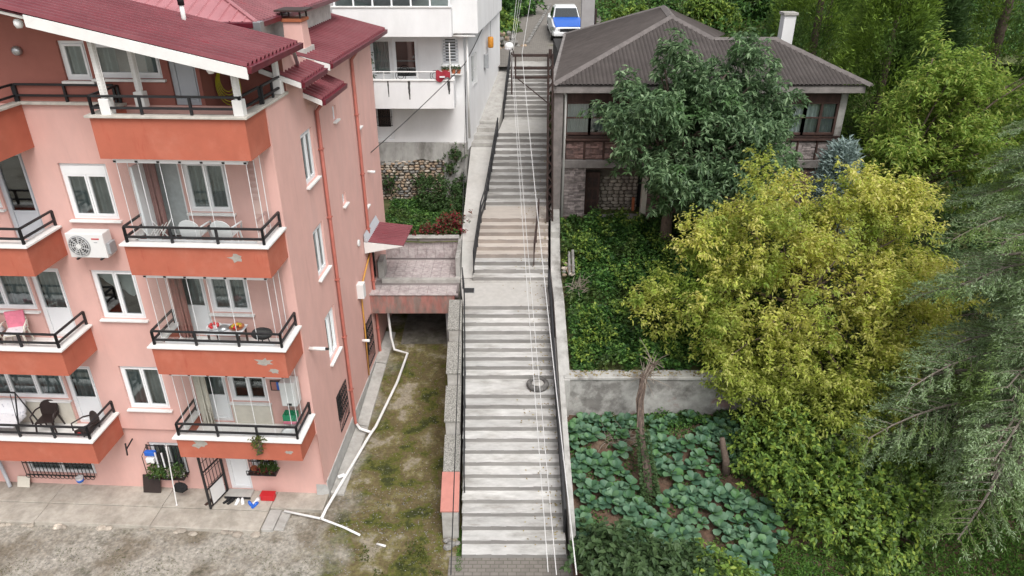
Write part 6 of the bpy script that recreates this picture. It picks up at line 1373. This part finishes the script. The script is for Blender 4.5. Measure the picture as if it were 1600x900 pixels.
# lowest glazed balcony
z3 = flo[3]
t = T('water_heater', 'white wall water heater at the end of the lowest glazed balcony', 'water heater', -.45, -.2, z3 + .85); MB().box(-.2, .2, -.17, .17, 0, .72).build('casing', 'ac_white', t, bevel=.02); MB().box(-.06, .06, -.175, -.171, .03, .1).build('control_panel', 'rubber', t)
for s_ in (-.1, 0, .1): MB().tube([(s_, 0, 0), (s_, 0, -.28)], .012, 5).build('pipe', 'steel', t)
t = T('storage_crate', 'green plastic crate on a pink stool below the water heater', 'crate', -.5, -.3, z3 + .42); cr = MB(); cr.box(-.17, .17, -.12, .12, 0, .02)
for (a, b, c_, d) in ((-.17, -.15, -.12, .12), (.15, .17, -.12, .12), (-.15, .15, -.12, -.1), (-.15, .15, .1, .12)): cr.box(a, b, c_, d, .02, .18)
cr.build('crate_body', 'green_plastic', t)
t = T('stool', 'pink cushioned stool under the green crate', 'stool', -.5, -.3, z3); MB().box(-.17, .17, -.14, .14, .33, .42).build('seat', 'pink_fabric', t, bevel=.02)
for sx_ in (-.14, .14):
    for sy in (-.11, .11): MB().tube([(sx_, sy, 0), (sx_ * .9, sy * .9, .33)], .014, 5).build('leg', 'white_paint', t)
t = T('wall_picture', 'small framed blue and red picture beside the lowest balcony window', 'picture', -.85, -.02, z3 + 1.1); MB().box(-.16, .16, -.03, 0, 0, .3).build('frame', 'brown_plastic', t); MB().box(-.13, .0, -.034, -.03, .03, .27).build('print', 'pink_paint', t); MB().box(.002, .13, -.034, -.03, .03, .27).build('print', 'blue_paint', t)
t = T('laundry_basket', 'white laundry basket at the corner of the lowest glazed balcony', 'basket', -.42, -.72, z3); MB().lathe([(.17, 0), (.2, .3), (.22, .32), (.2, .3)], (0, 0, 0), 14).build('tub', 'white_plastic', t, smooth=True)
def slipper(label, m, loc, rz, group):
    s_ = thing('shoe', label, 'shoe', loc, rz, group); pts = [(-.035, -.12), (.035, -.12), (.045, -.02), (.04, .09), (.02, .13), (-.02, .13), (-.04, .09), (-.045, -.02)]
    MB().prism([(x_, y_, .0) for x_, y_ in pts], (0, 0, .025)).build('sole', m, s_, bevel=.006); MB().blob((0, .05, .03), (.043, .085, .055), 8, 5).build('upper', m, s_, smooth=True)
    return s_
for k, (x_, y_, r_) in enumerate(((-1.62, -.85, 1.3), (-1.48, -.82, 1.2), (-1.35, -.86, 1.6))): slipper('dark slipper on the floor of the lowest glazed balcony', 'brown_plastic', LW(x_, y_, z3 + .0), r_, 'slippers on the lowest glazed balcony')
t = shrub('hanging_plant', 'olive hanging plant trailing over the lowest balcony coping', [(LW(-1.05, -1.22, 2.95), (.12, .1, .2))], 26, 8, .08, .04, 'weed', 'spray', 'plant', .15)
# left balconies: pink chair and clothed table
zl2 = 5.12
plastic_chair('white plastic chair with pink throw on the middle left balcony', 'cream', LW(-6.95, -.45, zl2), PA + .35, ('fabric_white', 'pink_fabric'))
t = T('balcony_table', 'table under a wrinkled white cloth beside the pink-covered chair', 'table', -7.75, -.6, zl2); cl = MB(); n = 12
for i in range(n + 1):
    for j in range(n + 1):
        x_, y_ = lerp(-.42, .42, i / n), lerp(-.38, .38, j / n); e = max(abs(x_) - .32, abs(y_) - .28, 0); cl.v.append((x_ * (1 - e * .6), y_ * (1 - e * .6), .68 - e * 3.2 + .02 * math.sin(x_ * 19) * math.cos(y_ * 23)))
cl.f = [(i * (n + 1) + j, (i + 1) * (n + 1) + j, (i + 1) * (n + 1) + j + 1, i * (n + 1) + j + 1) for i in range(n) for j in range(n)]
cl.build('cloth', 'fabric_white', t, smooth=True, raw=True); MB().box(-.3, .3, -.26, .26, .62, .66).build('tabletop', 'dark_wood', t)
for sx_ in (-.26, .26):
    for sy in (-.22, .22): MB().box(sx_ - .02, sx_ + .02, sy - .02, sy + .02, 0, .62).build('leg', 'dark_wood', t)
t = T('balcony_box', 'white and green box on the floor at the corner of the middle left balcony', 'box', -5.62, -.75, zl2); MB().box(-.1, .12, -.25, .2, 0, .26).build('carton', 'white_plastic', t, bevel=.01); MB().box(-.101, .121, -.252, -.1, .1, .22).build('band', 'green_plastic', t)
t = T('floor_mat', 'striped grey mat on the floor of the middle left balcony', 'mat', -6.3, -.8, zl2)
for k in range(6): MB().box(-.4, .4, -.22 + k * .075, -.16 + k * .075, .0, .012).build('stripe', 'grey_plastic' if k % 2 else 'fabric_white', t)
# lowest left balcony: swing seat and two brown chairs
zl3 = 2.42
plastic_chair('dark brown plastic chair by the wide window on the lowest left balcony', 'brown_plastic', LW(-7.05, -.35, zl3), PA + .2)
plastic_chair('dark brown plastic chair tucked into the corner of the lowest left balcony', 'brown_plastic', LW(-5.72, -.75, zl3), PA - .5)
t = T('garden_swing', 'garden swing seat with white quilted cushion and black frame', 'swing', -8.2, -.55, zl3)
MB().box(-.9, .55, -.25, .3, .38, .5).build('cushion', 'fabric_white', t, bevel=.05); MB().hexa([(-.9, .22, .48), (.55, .22, .48), (.55, .34, .48), (-.9, .34, .48), (-.9, .34, .86), (.55, .34, .86), (.55, .44, .86), (-.9, .44, .86)]).build('back_cushion', 'fabric_white', t, bevel=.04)
for xx in (-1.0, .72):
    MB().tube([(xx, -.42, 0), (xx, 0, 1.35), (xx, .42, 0)], .022, 6).build('frame_leg', 'black_metal', t); MB().tube([(xx * .8, 0, 1.3), (xx * .8, -.1, .45)], .01, 5).build('hanger', 'black_metal', t)
MB().tube([(-1.0, 0, 1.36), (.72, 0, 1.36)], .024, 6).build('top_bar', 'black_metal', t)
for k in range(5): slipper('dark slipper lying on the floor of the lowest left balcony', 'brown_plastic', LW(-7.2 + k * .19 + .03 * (k % 2), -.98 + .04 * (k % 2), zl3), 1.2 + k * .7, 'slippers on the lowest left balcony')
mb = MB(); mb.blob((0, 0, .05), .055, 9, 6, .1); tag(mb.build('toy_ball', 'red_plastic', smooth=True, loc=LW(-5.78, -1.0, zl3 + .4)), 'small bright red ball beside the corner chair on the lowest left balcony', 'ball')
# terrace: hose reel
t = T('garden_hose', 'coiled yellow garden hose hung on the top terrace wall', 'hose', -1.02, .62, 11.72); hs_ = MB()
for k in range(5):
    rx_, rz_ = .15 + .03 * k, .24 + .04 * k; hs_.tube([(rx_ * math.cos(i / 26 * 6.283) + .01 * k, -.04 - .012 * k, -.3 + rz_ * math.sin(i / 26 * 6.283) - .03 * k) for i in range(27)], .012, 5, False)
hs_.build('coil', 'hose_yellow', t, smooth=True); MB().box(-.15, .15, -.14, -.0, -.05, .08).build('hanger', 'teal_plastic', t, bevel=.02)
MB().tube([(.2, -.1, -.6), (.3, -.12, -.85), (.26, -.12, -1.0)], .012, 5).build('hose_end', 'hose_yellow', t)
for k, (x_, y_) in enumerate(((-3.95, -1.38), (-.45, -1.38))): t = T('ceiling_lamp', 'white lamp under the roof verge, ' + ('by the carved twin columns' if k == 0 else 'by the corner column'), 'lamp', x_, y_ + .1, gable(x_) - .27); MB().lathe([(.05, -.06), (.08, 0), (.08, .05), (.05, .1)], (0, 0, 0), 12).build('shade', 'white_plastic', t, smooth=True)
t = T('satellite_dome', 'small grey metal dome lamp on the wall under the roof gable', 'lamp', -5.05, -.06, 12.1); MB().blob((0, 0, 0), (.11, .09, .1), 10, 6).build('dome', 'steel', t, smooth=True)
# ground floor clutter
yg = .1
t = T('brown_board', 'dark brown square board leaning against the ground floor wall', 'board', -4.97, -.02, .128); MB().hexa([(-.25, -.1, 0), (.25, -.1, 0), (.25, -.07, 0), (-.25, -.07, 0), (-.25, .07, .5), (.25, .07, .5), (.25, .1, .5), (-.25, .1, .5)]).build('panel', 'brown_plastic', t, bevel=.006)
t = T('cream_board', 'small cream board leaning on the wall by the drain pipe', 'board', -8.75, -.02, .128); MB().hexa([(-.18, -.06, 0), (.18, -.06, 0), (.18, -.04, 0), (-.18, -.04, 0), (-.18, .07, .28), (.18, .07, .28), (.18, .09, .28), (-.18, .09, .28)]).build('panel', 'cream', t)
tag(MB().tube([LW(-9.3, .02, 2.05), LW(-9.2, -.02, .3), LW(-9.1, -.12, .16)], .05, 8).build('down_pipe', 'pvc_grey', smooth=True), 'grey downpipe at the far end of the ground floor wall', 'pipe')
t = T('washing_line_pole', 'thin white pole standing in front of the ground floor flowers', 'pole', -4.05, -.55, .105); MB().tube([(0, 0, 0), (.0, .25, 1.9)], .016, 6).build('shaft', 'white_paint', t); MB().lathe([(.03, 0), (.02, .05)], (0, 0, 0), 8).build('foot', 'white_plastic', t)
t = T('flower_shelf', 'black iron flower shelf full of potted plants at a ground floor window', 'plant shelf', -4.36, -.12, .75)
fr = MB()
for x_ in (-.5, .5): fr.tube([(x_, -.12, 0), (x_, .2, 0), (x_, .2, .95), (x_, -.12, .8), (x_, -.12, 0)], .012, 5)
for q_ in (0, .12): fr.bar((-.5, -.12, q_), (.5, -.12, q_), .018)
fr.bar((-.5, .2, 0), (.5, .2, 0), .018); fr.build('frame', 'black_metal', t); MB().box(-.48, .48, -.1, .18, -.02, .0).build('shelf', 'brown_metal', t)
for k in range(5): MB().lathe([(.06, 0), (.085, .12), (.09, .13), (.07, .12)], (-.38 + k * .19, .03, 0), 10).build('pot', 'terracotta' if k % 2 else 'white_plastic', t)
n = 620; px = G.uniform(-.48, .48, n); leaf_obj('foliage', np.stack([px, G.normal(-.02, .07, n), .1 + np.abs(G.normal(.08, .16, n))], 1), unit(G.normal(0, 1, (n, 3)) + np.array([0, -.5, .2])), .11, .04, 'leaf_ivy', t, kind='stuff')
n = 60; px = G.choice([-.35, .12, .3], n) + G.normal(0, .05, n); leaf_obj('flowers', np.stack([px, G.normal(-.1, .04, n), .2 + np.abs(G.normal(.05, .08, n))], 1), unit(G.normal(0, 1, (n, 3))), .05, .05, 'dry_twig', t, kind='stuff')
MB().box(-.5, -.2, -.02, .1, .72, .86).build('tub', 'blue_paint', t, bevel=.02); MB().box(-.48, -.25, -.06, .08, .5, .66).build('tub', 'white_plastic', t, bevel=.02)
for k in range(6): MB().box(-.12 + k * .06, -.085 + k * .06, -.14, -.12, .45, .95).build('hung_cloth', 'black_cloth' if k % 3 else 'fabric_white', t)
t = T('black_bag', 'crumpled black bag hanging under the flower shelf', 'bag', -3.98, -.3, .42); mb = MB(); mb.blob((0, 0, .12), (.2, .12, .16), 12, 8, .12); mb.build('sack', 'black_cloth', t); MB().tube([(-.06, 0, .24), (0, 0, .36), (.06, 0, .24)], .01, 5).build('handle', 'black_cloth', t)
t = T('flower_shelf', 'black iron shelf with red geraniums beside the ground floor door', 'plant shelf', -1.65, -.08, 1.0); fr = MB()
for q_ in (0, .14): fr.bar((-.4, -.14, q_), (.4, -.14, q_), .018)
for x_ in (-.4, -.2, 0, .2, .4): fr.tube([(x_, .2, 0), (x_, -.14, 0), (x_, -.14, .14)], .01, 5)
fr.build('frame', 'black_metal', t); MB().box(-.38, .38, -.12, .18, -.01, .01).build('shelf', 'brown_metal', t)
for k in range(3): MB().lathe([(.06, 0), (.085, .12), (.09, .13), (.07, .12)], (-.25 + k * .24, .02, .01), 10).build('pot', 'red_plastic' if k == 1 else 'terracotta', t)
n = 300; px = G.uniform(-.05, .38, n); leaf_obj('foliage', np.stack([px, G.normal(-.02, .07, n), .1 + np.abs(G.normal(.08, .1, n))], 1), unit(G.normal(0, 1, (n, 3)) + np.array([0, -.4, .3])), .09, .05, 'leaf_ivy', t, kind='stuff')
n = 70; px = G.normal(.05, .09, n); leaf_obj('flowers', np.stack([px, G.normal(-.12, .04, n), .12 + np.abs(G.normal(.04, .06, n))], 1), unit(G.normal(0, 1, (n, 3))), .06, .06, 'flower_red', t, kind='stuff')
t = T('iron_gate', 'open black iron grille gate at the ground floor door', 'gate', -2.86, .06, .128, math.radians(-105)); g = MB()
for x_ in (0, .72): MB().bar((x_, 0, 0), (x_, 0, 1.95), .05).build('stile', 'black_metal', t)
for q_ in (.05, .65, 1.25, 1.9): MB().bar((0.025, 0, q_), (.695, 0, q_), .035).build('cross_bar', 'black_metal', t)
for k in range(5): MB().tube([(.12 + k * .12, 0, .06), (.12 + k * .12, 0, 1.9)], .01, 5).build('bar', 'black_metal', t)
for k in range(4): MB().tube([(.06, 0, .3 + k * .42), (.66, 0, .3 + k * .42)], .009, 5).build('thin_bar', 'black_metal', t)
MB().box(.1, .6, -.015, .015, .08, .62).build('plate', 'ac_white', t)
t = T('doorstep', 'dark iron-edged doorstep below the white ground floor door', 'doorstep', -2.46, -.02, .127); MB().box(-.36, .36, -.2, .12, 0, .07).build('tread', 'concrete', t, bevel=.01); MB().box(-.37, .37, -.22, -.202, .0, .075).build('edging', 'black_metal', t)
for k, (x_, y_, m_, c_) in enumerate(((-2.72, -.34, 'black_cloth', 'black'), (-2.6, -.36, 'black_cloth', 'black'), (-2.42, -.36, 'white_plastic', 'white'), (-2.28, -.33, 'white_plastic', 'white'), (-2.02, -.42, 'blue_paint', 'blue'), (-1.88, -.46, 'blue_paint', 'blue'), (-1.9, -.3, 'white_plastic', 'white'), (-3.2, -.42, 'brown_metal', 'brown'), (-3.1, -.36, 'brown_metal', 'brown'))):
    slipper(c_ + ' shoe on the pavement outside the ground floor door', m_, LW(x_, y_, .127), R.uniform(-.9, .9), c_ + ' shoes outside the ground floor door')
t = T('red_box', 'red plastic box on the pavement beside the ground floor door', 'box', -1.6, -.18, .127); MB().box(-.19, .19, -.1, .1, 0, .17).build('tub', 'red_plastic', t, bevel=.02); MB().box(-.2, .2, -.11, .11, .17, .2).build('lid', 'red_plastic', t, bevel=.012)
bk = T('paint_bucket', 'small white and blue bucket hung on the scrolled window grille', 'bucket', -6.95, -.12, .42); MB().lathe([(.075, 0), (.1, .19), (.105, .2), (.09, .19)], (0, 0, 0), 14).build('pail', 'white_plastic', bk, smooth=True); MB().lathe([(.088, .05), (.101, .13)], (0, 0, 0), 14).build('band', 'blue_paint', bk, smooth=True)
MB().tube([(-.1, 0, .19), (0, 0, .3), (.1, 0, .19)], .006, 5).build('handle', 'steel', bk)
t = T('wall_bracket', 'black T-shaped iron bracket on the wall below the lowest left balcony', 'bracket', -5.15, .0, 1.75); MB().bar((0, .0, .2), (0, -.35, .12), .03).build('arm', 'black_metal', t); MB().bar((-.02, -.35, -.08), (.02, -.35, .32), .03).build('cross_bar', 'black_metal', t)
# things on the white house balcony
t = thing('balcony_chair', 'round-backed wire chair on the white house balcony near the door', 'chair', (-4.35, 28.3, 8.27)); 
def wirechair(t):
    MB().lathe([(.2, .42), (.2, .45)], (0, 0, 0), 14).build('seat', 'black_metal', t); b = MB()
    for r_ in (.2, .12): b.tube([(r_ * math.cos(i / 14 * 6.283), .2, .92 + r_ * math.sin(i / 14 * 6.283)) for i in range(15)], .012, 5, False)
    b.build('backrest', 'black_metal', t)
    for a in range(4): MB().tube([(.15 * math.cos(a * 1.57 + .78), .15 * math.sin(a * 1.57 + .78), .42), (.2 * math.cos(a * 1.57 + .78), .2 * math.sin(a * 1.57 + .78), 0)], .012, 5).build('leg', 'black_metal', t)
wirechair(t); t = thing('balcony_chair', 'round-backed wire chair on the white house balcony near the shutter', 'chair', (-3.0, 28.3, 8.27)); wirechair(t)
t = thing('hung_cloth', 'dark red and white cloth hung over the white house balcony rail', 'cloth', (-2.6, 27.82, 9.3)); mb = MB(); n = 12
for i in range(n + 1):
    x_ = -.3 + .55 * i / n; mb.v += [(x_, -.09 - .02 * math.sin(i * 1.7), -.12 - .1 * math.sin(i * .5)), (x_, -.02, .2 + .03 * math.sin(i)), (x_, .12, .1)]
mb.f = [(3 * i + j, 3 * i + 3 + j, 3 * i + 4 + j, 3 * i + 1 + j) for i in range(n) for j in range(2)]
mb.build('fabric', 'red_fabric', t, smooth=True, raw=True); MB().box(-.15, .05, -.13, -.12, -.04, .02).build('white_stripe', 'fabric_white', t)
mb = MB(); mb.blob((0, 0, .1), (.09, .06, .13), 9, 6, .1); tag(mb.build('pink_toy', 'pink_fabric', loc=(-5.75, 27.86, 9.17), smooth=True), 'pink soft toy sitting on the white house balcony coping', 'toy')
t = thing('window_box', 'row of terracotta flower pots on the shuttered window ledge', 'flower pots', (-2.4, 28.8, 9.22)); MB().box(-.42, .42, -.12, .18, -.04, 0).build('ledge', 'white_paint', t)
for k in range(4): MB().lathe([(.06, 0), (.09, .15), (.07, .14)], (-.3 + k * .2, 0, 0), 10).build('pot', 'terracotta', t)
n = 120; leaf_obj('foliage', np.stack([G.uniform(-.38, .38, n), G.normal(0, .06, n), .15 + np.abs(G.normal(.03, .06, n))], 1), unit(G.normal(0, 1, (n, 3)) + np.array([0, 0, .5])), .1, .04, 'leaf_dark', t, kind='stuff')
shrub('potted_plant', 'tall leafy potted plant beside the white house balcony door', [((-5.85, 28.4, 9.6), (.3, .25, .8))], 70, 9, .13, .06, 'leaf_dark', 'whorl', 'plant')
# rubble heap on the flank wall
for k in range(12):
    s = R.uniform(.05, .12); mb = MB(); mb.blob((0, 0, 0), (s * 1.4, s, s * .8), 7, 4, .2)
    x_, y_ = 1.85 + R.uniform(-.1, .25), 22.3 + R.uniform(-.5, .5); tag(mb.build('rubble_stone', R.choice(('stone_pale', 'stone_grey', 'stone')), loc=(x_, y_, max(upper_z(x_, y_) + .3, 3.72) + R.uniform(0, .06))), 'broken stone in the rubble heap on the flank wall by the beige flight', 'stone', 'rubble on the flank wall')
for k, (x_, y_) in enumerate(((1.98, 22.6), (2.1, 22.55))): tag(MB().tube([(x_, y_ - .7, 3.75 + .1 * k), (x_ + .05, y_ + .5, 4.05 + .1 * k)], .05, 7).build('broken_post', 'stone_grey'), 'broken concrete post lying on the rubble beside the stairs', 'post', 'broken concrete posts on the rubble')
